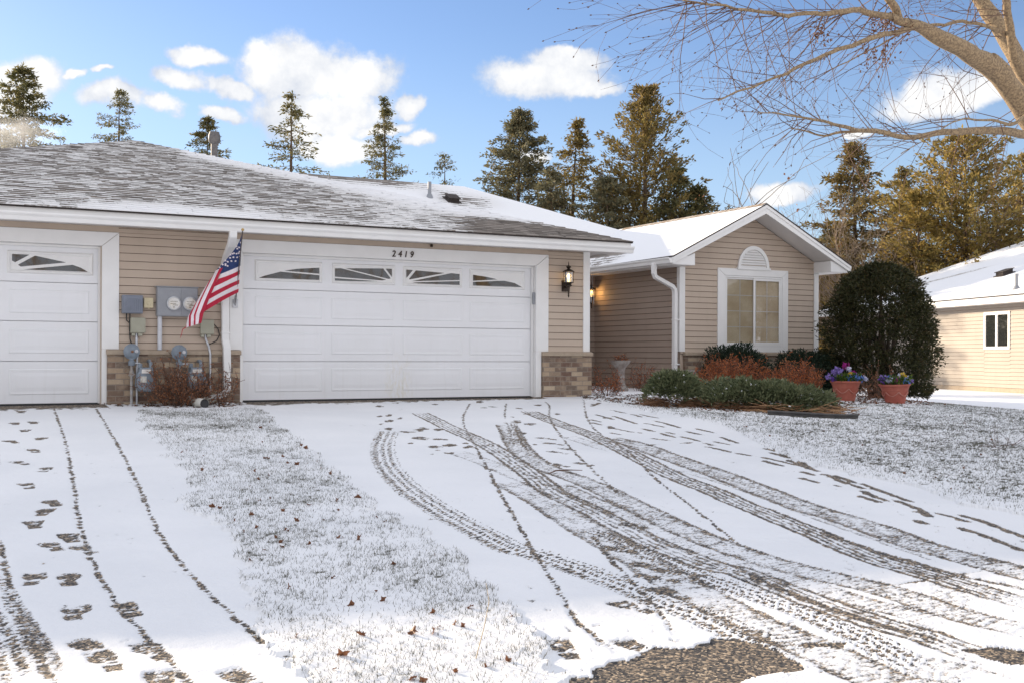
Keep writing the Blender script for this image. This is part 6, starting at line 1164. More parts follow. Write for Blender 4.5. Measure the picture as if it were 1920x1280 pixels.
pot('terracotta pot in front of the arborvitae, nearest the neighbour house', 'mixed pale blue flowers with a yellow bloom in the pot nearest the neighbour house', 10.66, -2.34, 0.265, 0.36,
    [('violet', *off(-.24, .05), .05, .06, 12), ('lavender', *off(-.2, 0), .12, .06, 12), ('white', *off(-.14, .1), .06, .06, 12), ('blue', *off(-.1, 0), .10, .04, 8), ('magenta', *off(.0, .14), .04, .06, 14), ('violet', *off(0, .05), .09, .05, 9), ('white', *off(.05, 0), .13, .05, 9), ('yellow', *off(.12, .02), .13, .055, 12), ('yellow', *off(.06, .15), .04, .025, 4), ('blue', *off(.13, .15), .03, .06, 13), ('white', *off(.18, .08), .07, .06, 14), ('lavender', *off(.22, .1), .05, .05, 10)], 42, tilt=-0.05)
# ------------------------------------------------------------------ bird bath, urn, stepping stone, edging
CONC = mat('old_concrete', (0.36, 0.33, 0.30), (0.22, 0.18, 0.16), scale=9, rough=0.9, bump=0.5, bscale=26)
t = thing('bird_bath', 'weathered concrete bird bath standing in the shaded entry bed', 'bird bath', (7.75, 1.78, 0))
z = gz(7.75, 1.78)
b = MB(); b.lathe([(0, 0), (0.15, 0), (0.155, .03), (0.13, .07), (0.10, .12), (0.085, .2), (0.078, .36), (0.088, .42), (0.10, .45), (0, .451)], (7.75, 1.78, z), 20); b.build('pedestal', CONC, t, smooth=True)
b = MB(); b.lathe([(0, .452), (0.10, .452), (0.13, .48), (0.175, .53), (0.195, .565), (0.20, .585), (0.185, .585), (0.16, .55), (0, .53)], (7.75, 1.78, z), 28); b.build('bowl', CONC, t, smooth=True)
twg = twiggy('leaf_bunch', 'orange leaves heaped in the bowl of the bird bath', 'leaves', 7.8, 1.78, .12, .12, .18, 14, 8, 51, BARB)
for o in [twg]: o.location.z += 0.52 - 0.0
t = thing('stone_urn', 'small carved stone urn at the foot of the wing downspout', 'urn', (9.02, 1.25, 0)); z = gz(9.02, 1.25)
b = MB(); b.lathe([(0, 0), (.10, 0), (.105, .03), (.07, .06), (.06, .10), (.075, .13), (.10, .20), (.118, .30), (.125, .37), (.14, .385), (.142, .41), (.12, .41), (.11, .36), (0, .34)], (9.02, 1.25, z), 24); b.build('urn_body', CONC, t, smooth=True)
b = MB()
for k in range(8):
    a = k * math.pi / 4
    b.tube([(9.02 + .08 * math.cos(a), 1.25 + .08 * math.sin(a), z + .14), (9.02 + .122 * math.cos(a + .2), 1.25 + .122 * math.sin(a + .2), z + .25), (9.02 + .128 * math.cos(a - .1), 1.25 + .128 * math.sin(a - .1), z + .34)], [.012, .02, .012], 6)
b.build('carved_leaves', CONC, t, smooth=True)
b = MB(); x, y = 6.9, -0.55; b.prism([(x + .26 * math.cos(k * .52) * (1 + .1 * math.sin(k * 2.3)), y + .20 * math.sin(k * .52)) for k in range(12)], gz(x, y) - .02, gz(x, y) + .035, 'z')
o = b.build('stepping_stone', SNOW); tag(o, 'flat snowy stepping stone between the brick pillar and the juniper', 'stone')
t = MB(); pts = [(6.75, -3.6), (7.0, -3.85), (7.3, -4.2), (7.52, -4.35), (7.75, -4.38)]
for (x0, y0), (x1, y1) in zip(pts[:-1], pts[1:]):
    za, zb = gz(x0, y0), gz(x1, y1)
    t.quad((x0, y0, za - .03), (x1, y1, zb - .03), (x1, y1, zb + .07), (x0, y0, za + .07)); t.quad((x0 + .02, y0 + .02, za - .03), (x1 + .02, y1 + .02, zb - .03), (x1 + .02, y1 + .02, zb + .07), (x0 + .02, y0 + .02, za + .07))
t.tube([(x, y, gz(x, y) + .075) for x, y in pts], .018, 8)
o = t.build('landscape_edging', mat('edging_black', (0.035, 0.033, 0.033), (0.07, 0.065, 0.06), scale=6, rough=0.55)); tag(o, 'black plastic edging strip along the front of the wide juniper', 'edging')
# hanging wind chime under the entry gutter
t = thing('wind_chime', 'faint wind chime hanging on a thin line under the entry gutter', 'wind chime', (8.55, 4.1, 2.42))
b = MB(); b.tube([(8.55, 4.1, 2.42), (8.55, 4.1, 2.05)], .003, 5); b.build('line', STEEL, t)
b = MB(); b.lathe([(0, 2.05), (.05, 2.045), (0, 2.035)], (8.55, 4.1, 0), 12)
for k in range(5):
    a = k * 1.257; b.tube([(8.55 + .04 * math.cos(a), 4.1 + .04 * math.sin(a), 2.03), (8.55 + .04 * math.cos(a), 4.1 + .04 * math.sin(a), 1.84 - .02 * k)], .006, 6)
b.build('chimes', STEEL, t)

# ------------------------------------------------------------------ ground: fine sheets with the tracks pressed into the snow
def seg_field(X, Y, pts, halfw):
    """distance (signed across) and length along a polyline, for points near it"""
    pts = np.array(pts, float)
    # smooth the line a little (Chaikin)
    for _ in range(2):
        q = [pts[0]]
        for a, b in zip(pts[:-1], pts[1:]): q += [a * .75 + b * .25, a * .25 + b * .75]
        q.append(pts[-1]); pts = np.array(q)
    lo = pts.min(0) - halfw; hi = pts.max(0) + halfw
    idx = np.nonzero((X > lo[0]) & (X < hi[0]) & (Y > lo[1]) & (Y < hi[1]))[0]
    x, y = X[idx], Y[idx]
    best = np.full(len(idx), 1e9); sg = np.zeros(len(idx)); al = np.zeros(len(idx)); L = 0.0
    for a, b in zip(pts[:-1], pts[1:]):
        d = b - a; l = math.hypot(*d)
        if l < 1e-6: continue
        e = d / l; rx, ry = x - a[0], y - a[1]
        s = np.clip(rx * e[0] + ry * e[1], 0, l); px, py = rx - s * e[0], ry - s * e[1]
        dd = np.hypot(px, py); m_ = dd < best
        best[m_] = dd[m_]; sg[m_] = (rx * e[1] - ry * e[0])[m_]; al[m_] = L + s[m_]; L += l
    k = best < halfw
    return idx[k], np.sign(sg[k]) * best[k], al[k], L
def in_poly(X, Y, poly):
    poly = np.array(poly); c = np.zeros(len(X), bool); j = len(poly) - 1
    for i in range(len(poly)):
        xi, yi = poly[i]; xj, yj = poly[j]
        if yi != yj:
            c ^= ((yi > Y) != (yj > Y)) & (X < (xj - xi) * (Y - yi) / (yj - yi) + xi)
        j = i
    return c
CX, CY = -4.1374, -16.2312
ys = [-14.0]
while ys[-1] < -0.02: ys.append(ys[-1] + 0.0115 + 0.0026 * (ys[-1] + 14.0))
ys = np.minimum(np.array(ys), -0.02); NX = 1150
xl = np.maximum(-7.6, CX - 1.6 + 0.03 * (ys - CY) * 0); xr = np.minimum(12.6, CX + 1.302 * (ys - CY) + 1.5)
u = np.linspace(0, 1, NX)
X = (xl[:, None] * (1 - u) + xr[:, None] * u); Yg = np.repeat(ys[:, None], NX, 1)
sh2 = X.shape; X = X.ravel(); Yg = Yg.ravel(); NV = len(X)
bare = np.zeros(NV); press = np.zeros(NV)
n25 = vnoise(X, Yg, 0.022, 3); n12 = vnoise(X, Yg, 0.012, 4); n60 = vnoise(X, Yg, 0.06, 5); n200 = fbm(X, Yg, 0.25, 6)
warpx = X + 0.012 * (n60 - .5) * 2; warpy = Yg + 0.012 * (vnoise(X, Yg, 0.06, 15) - .5) * 2
def put(idx, v): bare[idx] = np.maximum(bare[idx], v)
CRACKS = [('line', 0.035, 0.9, [(0.634, -11.716), (0.863, -11.704), (1.095, -11.689), (1.5, -11.652)]), ('line', 0.02, 0.5, [(0.513, -8.205), (0.89, -8.098), (1.177, -8.072)]), ('line', 0.02, 0.45, [(3.358, -8.006), (3.953, -7.815), (4.454, -7.647)])]
for kind, w_, st, pts in TRACKS + CRACKS:
    if kind == 'speckle': w_, st = w_ * 1.4, min(1, st * 1.2)
    elif kind == 'tire': w_, st = w_ * 1.22, min(1.1, st * 1.15)
    elif kind == 'rib': w_ = w_ * 1.2
    hw = w_ / 2
    idx, d, s, L = seg_field(warpx, warpy, pts, hw * 1.15)
    if not len(idx): continue
    q = d / hw; a, b_ = n25[idx], n12[idx]; edge = np.clip((1.12 - np.abs(q)) / 0.15, 0, 1); fade = np.clip(s / 0.25, 0, 1) * np.clip((L - s) / 0.5, 0, 1)
    if kind == 'tire':
        rib = (np.cos(q * math.pi * 3.6) > -0.35)
        blk = (np.sin(s * 2 * math.pi / 0.062 + 5.0 * q + 1.4 * np.sign(q)) > -0.25)
        v = np.where(rib & blk, 0.78 + 0.6 * (a - .30), 0.25 * a) + 0.35 * np.exp(-((q - 0.78) / .16) ** 2) * (a > .35)
    elif kind == 'rib':
        v = 0.52 + 0.50 * np.cos(q * math.pi * 5.0) * 0.5 + 0.7 * (a - .5) + 0.30 * np.exp(-((np.abs(q) - .88) / .14) ** 2)
    elif kind == 'speckle':
        v = 0.455 + 0.45 * (a - .5) + 0.2 * (b_ - .5) + .22 * (n60[idx] - .5) + 0.30 * np.exp(-((np.abs(q) - .9) / .2) ** 2) + .12 * np.sin(s * 2 * math.pi / .05)
    elif kind == 'line':
        v = 1.05 - 0.9 * q ** 2 + 1.0 * (a - .5)
    else:
        v = (0.78 + 0.28 * np.sin(s * 2 * math.pi / 0.035)) * np.clip(1.35 - 1.5 * np.abs(q), 0, 1) + 0.9 * (a - .5) + .5 * (n60[idx] - .5)
    v = v * edge * np.minimum(1, .35 + fade) * (st * (0.72 + 0.56 * n200[idx]))
    put(idx, np.clip(v, 0, 1)); press[idx] = np.maximum(press[idx], 0.6 * edge)
for pts in STREAKS:
    if len(pts) < 2: continue
    idx, d, s, L = seg_field(warpx, warpy, pts, 0.075)
    if not len(idx): continue
    w_ = 0.028 + 0.03 * n60[idx]
    put(idx, np.clip((1.25 - (np.abs(d) / w_) ** 2) * np.clip(s / .06, .3, 1) * np.clip((L - s) / .08, .3, 1) + .5 * (n25[idx] - .6), 0, 1))
for x, y, rx, ry in BLOBS:
    rx = max(rx, .03); ry = max(min(ry, .35), .03)
    idx = np.nonzero((np.abs(X - x) < rx * 2.6) & (np.abs(Yg - y) < ry * 2.6 + rx))[0]
    # long axes lie across and along the line of sight from the garage
    ex, ey = .884, -.468
    du = (X[idx] - x) * ex + (Yg[idx] - y) * ey; dv = (X[idx] - x) * .468 + (Yg[idx] - y) * .884
    put(idx, np.clip(1.15 - (du / rx) ** 2 - (dv / ry) ** 2 + 1.3 * (n60[idx] - .5) + .8 * (n25[idx] - .5), 0, 1))
rngp = random.Random(9)
for (f, x, y) in PRINTS:
    an = rngp.uniform(-.35, .35) + (0.35 if x > -1 else 0.05); L2, W2 = 0.165, 0.063
    idx = np.nonzero((np.abs(X - x) < .22) & (np.abs(Yg - y) < .22))[0]
    dx, dy = warpx[idx] - x, warpy[idx] - y; sx = dx * math.cos(an) + dy * math.sin(an); sy = -dx * math.sin(an) + dy * math.cos(an)
    ww = W2 * (1.0 + .22 * np.sin(sy / L2 * 2.6 + .5) - .18 * np.exp(-((sy + .03) / .035) ** 2))
    shape = np.clip(3.0 * (1 - np.maximum(np.abs(sx) / ww, np.abs(sy) / L2)), 0, 1)
    heel = (sy < -.05); arch_ = np.exp(-((sy + .035) / .02) ** 2)
    lug = 0.5 + .5 * np.sign(np.sin(sy * 2 * math.pi / .033 + 6 * np.abs(sx) / W2 * .6))
    if f: v = shape * np.clip(.62 + .40 * lug + .9 * (n25[idx] - .45) + .25 * heel + .6 * (n60[idx] - .5) - .45 * arch_, 0, 1)
    else: v = shape * .30 * lug
    put(idx, v); press[idx] = np.maximum(press[idx], shape * .8)
for poly in PATCHES:
    m_ = in_poly(X + .05 * (n60 - .5) + .08 * (n200 - .5), Yg + .05 * (vnoise(X, Yg, .07, 8) - .5) + .08 * (fbm(X, Yg, .2, 18) - .5), poly)
    bare[m_] = 1
# wet bare strip along the foot of the garage doors
ap = np.clip(1.6 - (-Yg - .02) / (0.46 + .35 * (n200 - .5) - .045 * np.clip(X, 0, 5)) + .9 * (n60 - .5), 0, 1) * (((X > -.1) & (X < 5.0)) | (X < -1.9))
bare = np.maximum(bare, ap)
# faint bird tracks and crumbs
crumb = (vnoise(X, Yg, .035, 40) > .93) & (vnoise(X, Yg, .5, 41) > .62); bare = np.maximum(bare, crumb * .6)
# turf: the strip between the drives and the front lawn
e1 = .16 * (n200 - .5) * 2 + .10 * (n60 - .5)
strip = in_poly(X + e1, Yg, STRIP)
LE = np.array(LAWN_EDGE)
lawn_poly = [tuple(p) for p in LE] + [(14.0, LE[-1][1]), (14.0, 1.0), (6.3, 1.0), (5.3, -.9)]
lawn = in_poly(X + e1, Yg + e1, lawn_poly) | (X > 11.5)
edge_d = np.full(NV, 9.0)
idx, d, s, L = seg_field(X, Yg, LAWN_EDGE, 1.0); edge_d[idx] = np.abs(d)
big = fbm(X, Yg, .55, 50, 4); mid = fbm(X, Yg, .10, 51, 3)
tv = .09 + .80 * (mid - .5) + .45 * (big - .5) + .75 * (n25 - .5) - .16 * ss(-Yg, 10.3, 11.6)
bare = np.where(strip, np.maximum(0, tv + .02), bare)
lv = .30 + .95 * (mid - .5) + .35 * (big - .5) + 1.2 * (n25 - .5) - .45 * np.exp(-(edge_d / .35) ** 2)
bare = np.where(lawn, np.maximum(0, lv), bare)
# planting bed litter round the shrubs
BED = [(5.4, -.4), (5.6, -1.6), (6.0, -2.45), (6.9, -3.5), (7.6, -4.25), (8.2, -4.05), (9.2, -2.6), (9.9, -2.4), (11.0, -2.9), (11.6, -2.2), (12.6, -1.6), (12.6, 0), (5.9, 0)]
bed = in_poly(X + .3 * (n200 - .5), Yg + .3 * (n200 - .5), BED) & lawn
bare = np.where(bed, np.clip(.42 + 1.6 * (mid - .5) + .8 * (n25 - .5), 0, 1), bare)
foot = in_poly(X, Yg, [(-1.9, 0), (-1.8, -.35), (-1.2, -.75), (-.4, -.8), (0, -.35), (0, 0)])
bare = np.where(foot, np.clip(.42 + 1.5 * (n60 - .5) + .8 * (n25 - .5), 0, 1), bare)
bare = np.clip(bare, 0, 1)
Z = gh(X, Yg) + 0.008 * (1 - np.clip((bare - .2) / .5, 0, 1)) * (1 - .6 * press) + 0.008 * (n200 - .5) + 0.002 * (n60 - .5) + (strip | lawn) * (.010 * (mid - .5) + .018)
ed = np.minimum(np.minimum((X - np.repeat(xl, NX)) / .15, (np.repeat(xr, NX) - X) / .15), np.minimum((Yg + 14.0) / .15, 1.0)); Z -= 0.06 * (1 - np.clip(ed, 0, 1))
V = np.stack([X, Yg, Z], 1)
I = np.arange(NV).reshape(sh2); Q = np.stack([I[:-1, :-1], I[:-1, 1:], I[1:, 1:], I[1:, :-1]], -1).reshape(-1, 4)
cls = np.where(strip, 1, np.where(lawn, 2, 0)); qc = cls[Q[:, 0]]
qc = np.where((qc == 0) & (X[Q[:, 0]] < -2.0 + 0 * X[Q[:, 0]]) & in_poly(X[Q[:, 0]], Yg[Q[:, 0]], [(-9, .5), (-1.7, .5), (-1.8, -6), (-1.9, -9), (-2.3, -15), (-9, -15)]), 3, qc)
def ground_part(name, k, mt):
    f = Q[qc == k]; used, inv = np.unique(f, return_inverse=True)
    o = big_mesh(name, V[used], inv.reshape(-1, 4), mt, smooth=True, attrs={'bare': bare[used]}); o['kind'] = 'structure'; return o
ground_part('driveway', 0, ASPH); ground_part('grass_strip', 1, TURF); ground_part('front_lawn', 2, TURF); ground_part('neighbouring_driveway', 3, ASPH)
# wide snowy ground all round, out to the horizon
gx = np.concatenate([[-900, -400, -150, -60, -30], np.arange(-16, 30, .8), [40, 60, 150, 400, 900]]); gy = np.concatenate([[-900, -400, -150, -60, -30], np.arange(-20, 20, .8), [30, 60, 150, 400, 900]])
GXm, GYm = np.meshgrid(gx, gy); hx, hy = GXm.ravel(), GYm.ravel()
xlv = np.interp(hy, ys, xl); xrv = np.interp(hy, ys, xr)
inside = (hy > -14.2) & (hy < .4) & (hx > xlv - .8) & (hx < xrv + .8)
hz = gh(hx, hy) - np.where(inside, .045, 0.0)
I = np.arange(len(hx)).reshape(GXm.shape); Qb = np.stack([I[:-1, :-1], I[:-1, 1:], I[1:, 1:], I[1:, :-1]], -1).reshape(-1, 4)
o = big_mesh('snowy_ground', np.stack([hx, hy, hz], 1), Qb, SNOW, smooth=True); o['kind'] = 'structure'

# ------------------------------------------------------------------ grass blades through the snow (uncountable)
rng = np.random.default_rng(77)
GRASS = leaf_mat('winter_grass', [(0.06, 0.06, 0.048), (0.12, 0.118, 0.09), (0.20, 0.18, 0.13)], transl=0.2, scale=4)
def blades(name, mask, n, hmin, hmax, w_):
    idx = np.nonzero(mask)[0]
    wgt = .05 + np.clip(bare[idx], 0, 1) ** 1.3 + .15 * np.clip((big[idx] - .45) * 4, 0, 1) ** 2
    # equal density per area: rows farther away are coarser
    area = np.gradient(ys)[idx // NX] * ((xr - xl)[idx // NX] / NX); wgt = wgt * area; wgt /= wgt.sum()
    k = rng.choice(idx, n, p=wgt)
    P = np.stack([X[k] + rng.normal(size=n) * .012, Yg[k] + rng.normal(size=n) * .012, Z[k] - .008], 1)
    h = rng.uniform(hmin, hmax, n); a = rng.uniform(0, 6.283, n)
    lean = rng.uniform(.2, 1.5, n); top = P + np.stack([np.cos(a) * lean * h, np.sin(a) * lean * h, h], 1)
    s = np.stack([-np.sin(a), np.cos(a), np.zeros(n)], 1) * w_ * .5
    Vv = np.stack([P - s, P + s, top], 1).reshape(-1, 3); Ff = np.arange(n * 3).reshape(-1, 3)
    o = big_mesh(name, Vv, Ff, GRASS); tag(o, kind='stuff')
    return o
o = blades('grass', strip, 50000, .012, .034, .004); tag(o, 'short frosted grass poking through the snow between the two driveways', 'grass')
o = blades('grass', lawn & ~bed, 90000, .012, .036, .006); tag(o, 'frosted grey green grass of the front lawn right of the driveway', 'grass')
# bed litter: dead leaves under the shrubs
idx = np.nonzero((bed | foot) & (bare > .3))[0]; k = rng.choice(idx, 5200); P = np.stack([X[k], Yg[k], Z[k] + rng.uniform(0, .012, len(k))], 1)
Vv, Ff = leaves(P, rng.normal(size=(len(k), 3)) * np.array([1, 1, .25]), rng.uniform(.025, .055, len(k)), .024, rng, .08)
LITTER = leaf_mat('leaf_litter', [(0.035, 0.02, 0.015), (0.10, 0.045, 0.025), (0.17, 0.075, 0.04), (0.24, 0.12, 0.065)], transl=.15, scale=6)
o = big_mesh('leaf_litter', Vv, Ff, LITTER); tag(o, 'carpet of small dead leaves and snow crumbs under the shrubs', 'leaf litter', kind='stuff')
# fallen leaves one can count
LEAFM = leaf_mat('fallen_leaf', [(0.07, 0.032, 0.022), (0.17, 0.075, 0.04), (0.30, 0.15, 0.08)], transl=.25, scale=6)
lb = MB()
out_ = [(0, -.5), (.12, -.30), (.40, -.34), (.27, -.08), (.5, .12), (.2, .14), (.13, .42), (0, .55), (-.12, .36), (-.34, .28), (-.26, .08), (-.48, -.05), (-.22, -.14), (-.30, -.40), (-.10, -.3)]
lb.add([(0, 0, .16)] + [(a, b, .22 * math.sin(a * 5 + b * 3) + .35 * abs(b)) for a, b in out_], [(0, i + 1, (i + 1) % len(out_) + 1) for i in range(len(out_))])
leaf0 = lb.build('fallen_leaf', LEAFM, fixn=False)
cand = np.nonzero(strip)[0]; area = np.gradient(ys)[cand // NX] * ((xr - xl)[cand // NX] / NX)
wgt = area * np.exp(-(Yg[cand] + 11) ** 2 / 30); wgt /= wgt.sum(); ks = list(rng.choice(cand, 95, p=wgt))
cand = np.nonzero(lawn & ~bed & (X < CX + 1.25 * (Yg - CY)))[0]; area = np.gradient(ys)[cand // NX] * ((xr - xl)[cand // NX] / NX); ks2 = list(rng.choice(cand, 34, p=area / area.sum()))
for i, k in enumerate(ks + ks2):
    o = leaf0 if i == 0 else leaf0.copy()
    if i: link(o)
    s = rng.choice([.022, .03, .04, .055]) * rng.uniform(.8, 1.2); o.location = (X[k], Yg[k], Z[k] + .006); o.rotation_euler = (rng.normal() * .8, rng.normal() * .8, rng.uniform(0, 6.28)); o.scale = (s, s * .9, s)
    if i < len(ks): tag(o, 'curled brown leaf lying on the snowy grass strip between the driveways', 'leaf', 'leaves fallen on the grass strip')
    else: tag(o, 'brown leaf lying on the frosted front lawn right of the driveway', 'leaf', 'leaves fallen on the front lawn')
# twig on the drive, tall dry stalk
b = MB(); b.tube([(.80, -7.60, gz(.8, -7.6) + .022), (.93, -7.50, gz(.93, -7.5) + .03), (1.05, -7.49, gz(1.05, -7.49) + .03), (1.20, -7.52, gz(1.2, -7.52) + .024)], [.004, .007, .006, .003], 6)
o = b.build('stick', TWIG, smooth=True); tag(o, 'single short brown stick lying across the tyre tracks', 'stick')
b = MB(); b.tube([(-2.10, -12.05, gz(-2.1, -12.05) + .0), (-2.03, -12.0, -.50), (-1.98, -11.95, -.40), (-1.97, -11.9, -.33)], [.0025, .002, .0015, .001], 5)
o = b.build('dry_stalk', mat('straw', (.45, .34, .2))); tag(o, 'thin pale dry grass stalk standing at the near end of the grass strip', 'plant')
A = []; B = []
for k in range(14):
    p = np.array([7.0 + rng.normal() * .12, -7.4 + rng.normal() * .12, 0]); p[2] = gz(p[0], p[1]) + .01; q = p + np.array([rng.normal() * .25, rng.normal() * .2, rng.uniform(.03, .22)]); A.append(p); B.append(q)
V, F = sticks(A, B, .004, .002); o = big_mesh('fallen_branch', V, F, TWIG); tag(o, 'small fallen twiggy branch on the front lawn at the right edge', 'branch')
SEEDS = [((3.71, -7.938, 3.846), 0.1), ((3.64, -7.901, 3.835), 0.05), ((4.315, -7.919, 3.692), 0.1), ((4.525, -7.916, 3.682), 0.12), ((4.549, -7.929, 3.747), 0.08), ((4.712, -7.902, 3.928), 0.12), ((4.759, -7.814, 4.134), 0.1), ((4.984, -7.82, 4.136), 0.1), ((4.428, -7.865, 4.062), 0.05), ((4.624, -7.856, 4.103), 0.07)]
STEAM = (-1.96, 16.55, 6.57)

# ------------------------------------------------------------------ neighbouring house on the right
NU_ = Vector((-0.31074, -0.9505, 0)); NN = Vector((0.9505, -0.31074, 0)); NA = Vector((24.0, 8.5, 0))
def nb(u, n, z): return NA + NU_ * u + NN * n + Vector((0, 0, z))
NH = thing('neighbour_house', 'cream sided house with a sunlit snowy roof beyond the arborvitae', 'house', nb(2, 4, -0.35))
w = MB()
a = nb(-7.0, 0, 0); b = nb(2.55, 0, 0); b1 = nb(3.78, 0, 0); c = nb(9.0, 0, 0)
siding(w, a.xy, b.xy, -0.20, 2.16, -NN.xy); siding(w, b1.xy, c.xy, -0.20, 2.16, -NN.xy)
siding(w, b.xy, b1.xy, 1.94, 2.16, -NN.xy, ext=.11); siding(w, b.xy, b1.xy, -0.20, 0.88, -NN.xy, ext=.108)
def nbox(mb, u0, u1, n0, n1, z0, z1): return mb.add([nb(u, n, z) for u in (u0, u1) for n in (n0, n1) for z in (z0, z1)], [(0, 1, 3, 2), (4, 6, 7, 5), (0, 4, 5, 1), (2, 3, 7, 6), (0, 2, 6, 4), (1, 5, 7, 3)])
nbox(w, -7.0, 9.0, 0.005, 0.15, -0.6, 2.16); nbox(w, -7.1, -7.001, 0.0, 16.3, -0.6, 2.2); nbox(w, 9.001, 9.1, 0, 16.3, -0.6, 2.2); nbox(w, -7, 9, 16.2, 16.3, -.6, 2.2)
w.build('wall', [CREAM, LAP_SHADE], NH)
w = MB(); nbox(w, -7.02, 9.02, -0.02, 0.0, -0.6, -0.205); w.build('foundation', CAPST, NH)
w = MB(); nbox(w, -7.4, 9.4, -0.47, -0.44, 2.15, 2.345); w.build('fascia', WHITE, NH)
w = MB(); nbox(w, -7.4, 9.4, -0.44, 0.0, 2.152, 2.168); w.build('soffit', SOFFIT, NH)
rp = [nb(-7.4, -.5, 2.36), nb(9.4, -.5, 2.36), nb(9.4, 8.15, 5.214), nb(-7.4, 8.15, 5.214)]; rq = [nb(-7.4, 8.15, 5.214), nb(9.4, 8.15, 5.214), nb(9.4, 16.8, 2.36), nb(-7.4, 16.8, 2.36)]
def snow_nb(x, y, z):
    uu = (x - NA.x) * NU_.x + (y - NA.y) * NU_.y; nn = (x - NA.x) * NN.x + (y - NA.y) * NN.y
    d = nn - 2.0 - (uu + 4.5) * .75          # bare diagonal band
    return 1.06 - .80 * np.exp(-((nn - (6.9 + .25 * (uu + 6.5))) / .62) ** 2) * ss(uu, -7.2, -5.2) - .55 * np.exp(-((nn - (1.9 + .9 * (uu + 5.2))) / .5) ** 2) * ss(-uu, 2.6, 3.4)
nroof = roof('roof', [rp, rq], [SHINGN, SHEDGE], NH, snow_nb, 50)
sl = math.atan(.33)
def on_slope(u, n, h=0): return nb(u, n, 2.36 + .33 * (n + .5) + h)
w = MB()
def sbox(mb, u, n, du, dn, h0, h1): return mb.add([on_slope(u + a * du, n + b_ * dn, h) for a in (-1, 1) for b_ in (-1, 1) for h in (h0, h1)], [(0, 1, 3, 2), (4, 6, 7, 5), (0, 4, 5, 1), (2, 3, 7, 6), (0, 2, 6, 4), (1, 5, 7, 3)])
sbox(w, .24, 2.15, .25, .22, .0, .03); sbox(w, .24, 2.15, .19, .17, .03, .13); sbox(w, .24, 2.15, .23, .20, .1301, .15); w.build('roof_vent', SHEDGE, nroof)
p = on_slope(3.9, .1); w = MB(); w.lathe([(.11, -.02), (.06, .08), (.05, .09), (.05, .42), (.04, .42)], p, 12); w.build('vent_pipe', METAL, nroof, smooth=True)
w = MB()
for (u0, u1, z0, z1) in ((2.55, 3.78, .88, .96), (2.55, 3.78, 1.86, 1.94), (2.55, 2.63, .96, 1.86), (3.70, 3.78, .96, 1.86), (3.12, 3.21, .96, 1.86)): nbox(w, u0, u1, -.035, .002, z0, z1)
nw = w.build('window', WHITE, NH)
w = MB(); w.add([nb(2.6, -.012, .93), nb(3.74, -.012, .93), nb(3.74, -.012, 1.9), nb(2.6, -.012, 1.9)], [(0, 1, 2, 3)]); w.build('window_pane', DARKGLASS, nw, fixn=False)
# a farther roof glimpsed beside the arborvitae
FH = thing('distant_house', 'small distant house with a pale snowy roof seen left of the arborvitae', 'house', (41.0, 31.5, -.2))
w = MB(); w.box(37.5, 45, 29, 34, -.4, 2.6); w.build('wall', CREAM, FH)
w = MB(); w.prism([(28.4, 2.6), (34.6, 2.6), (31.5, 3.9)], 37.0, 45.5, 'x'); w.build('roof', SNOW, FH)

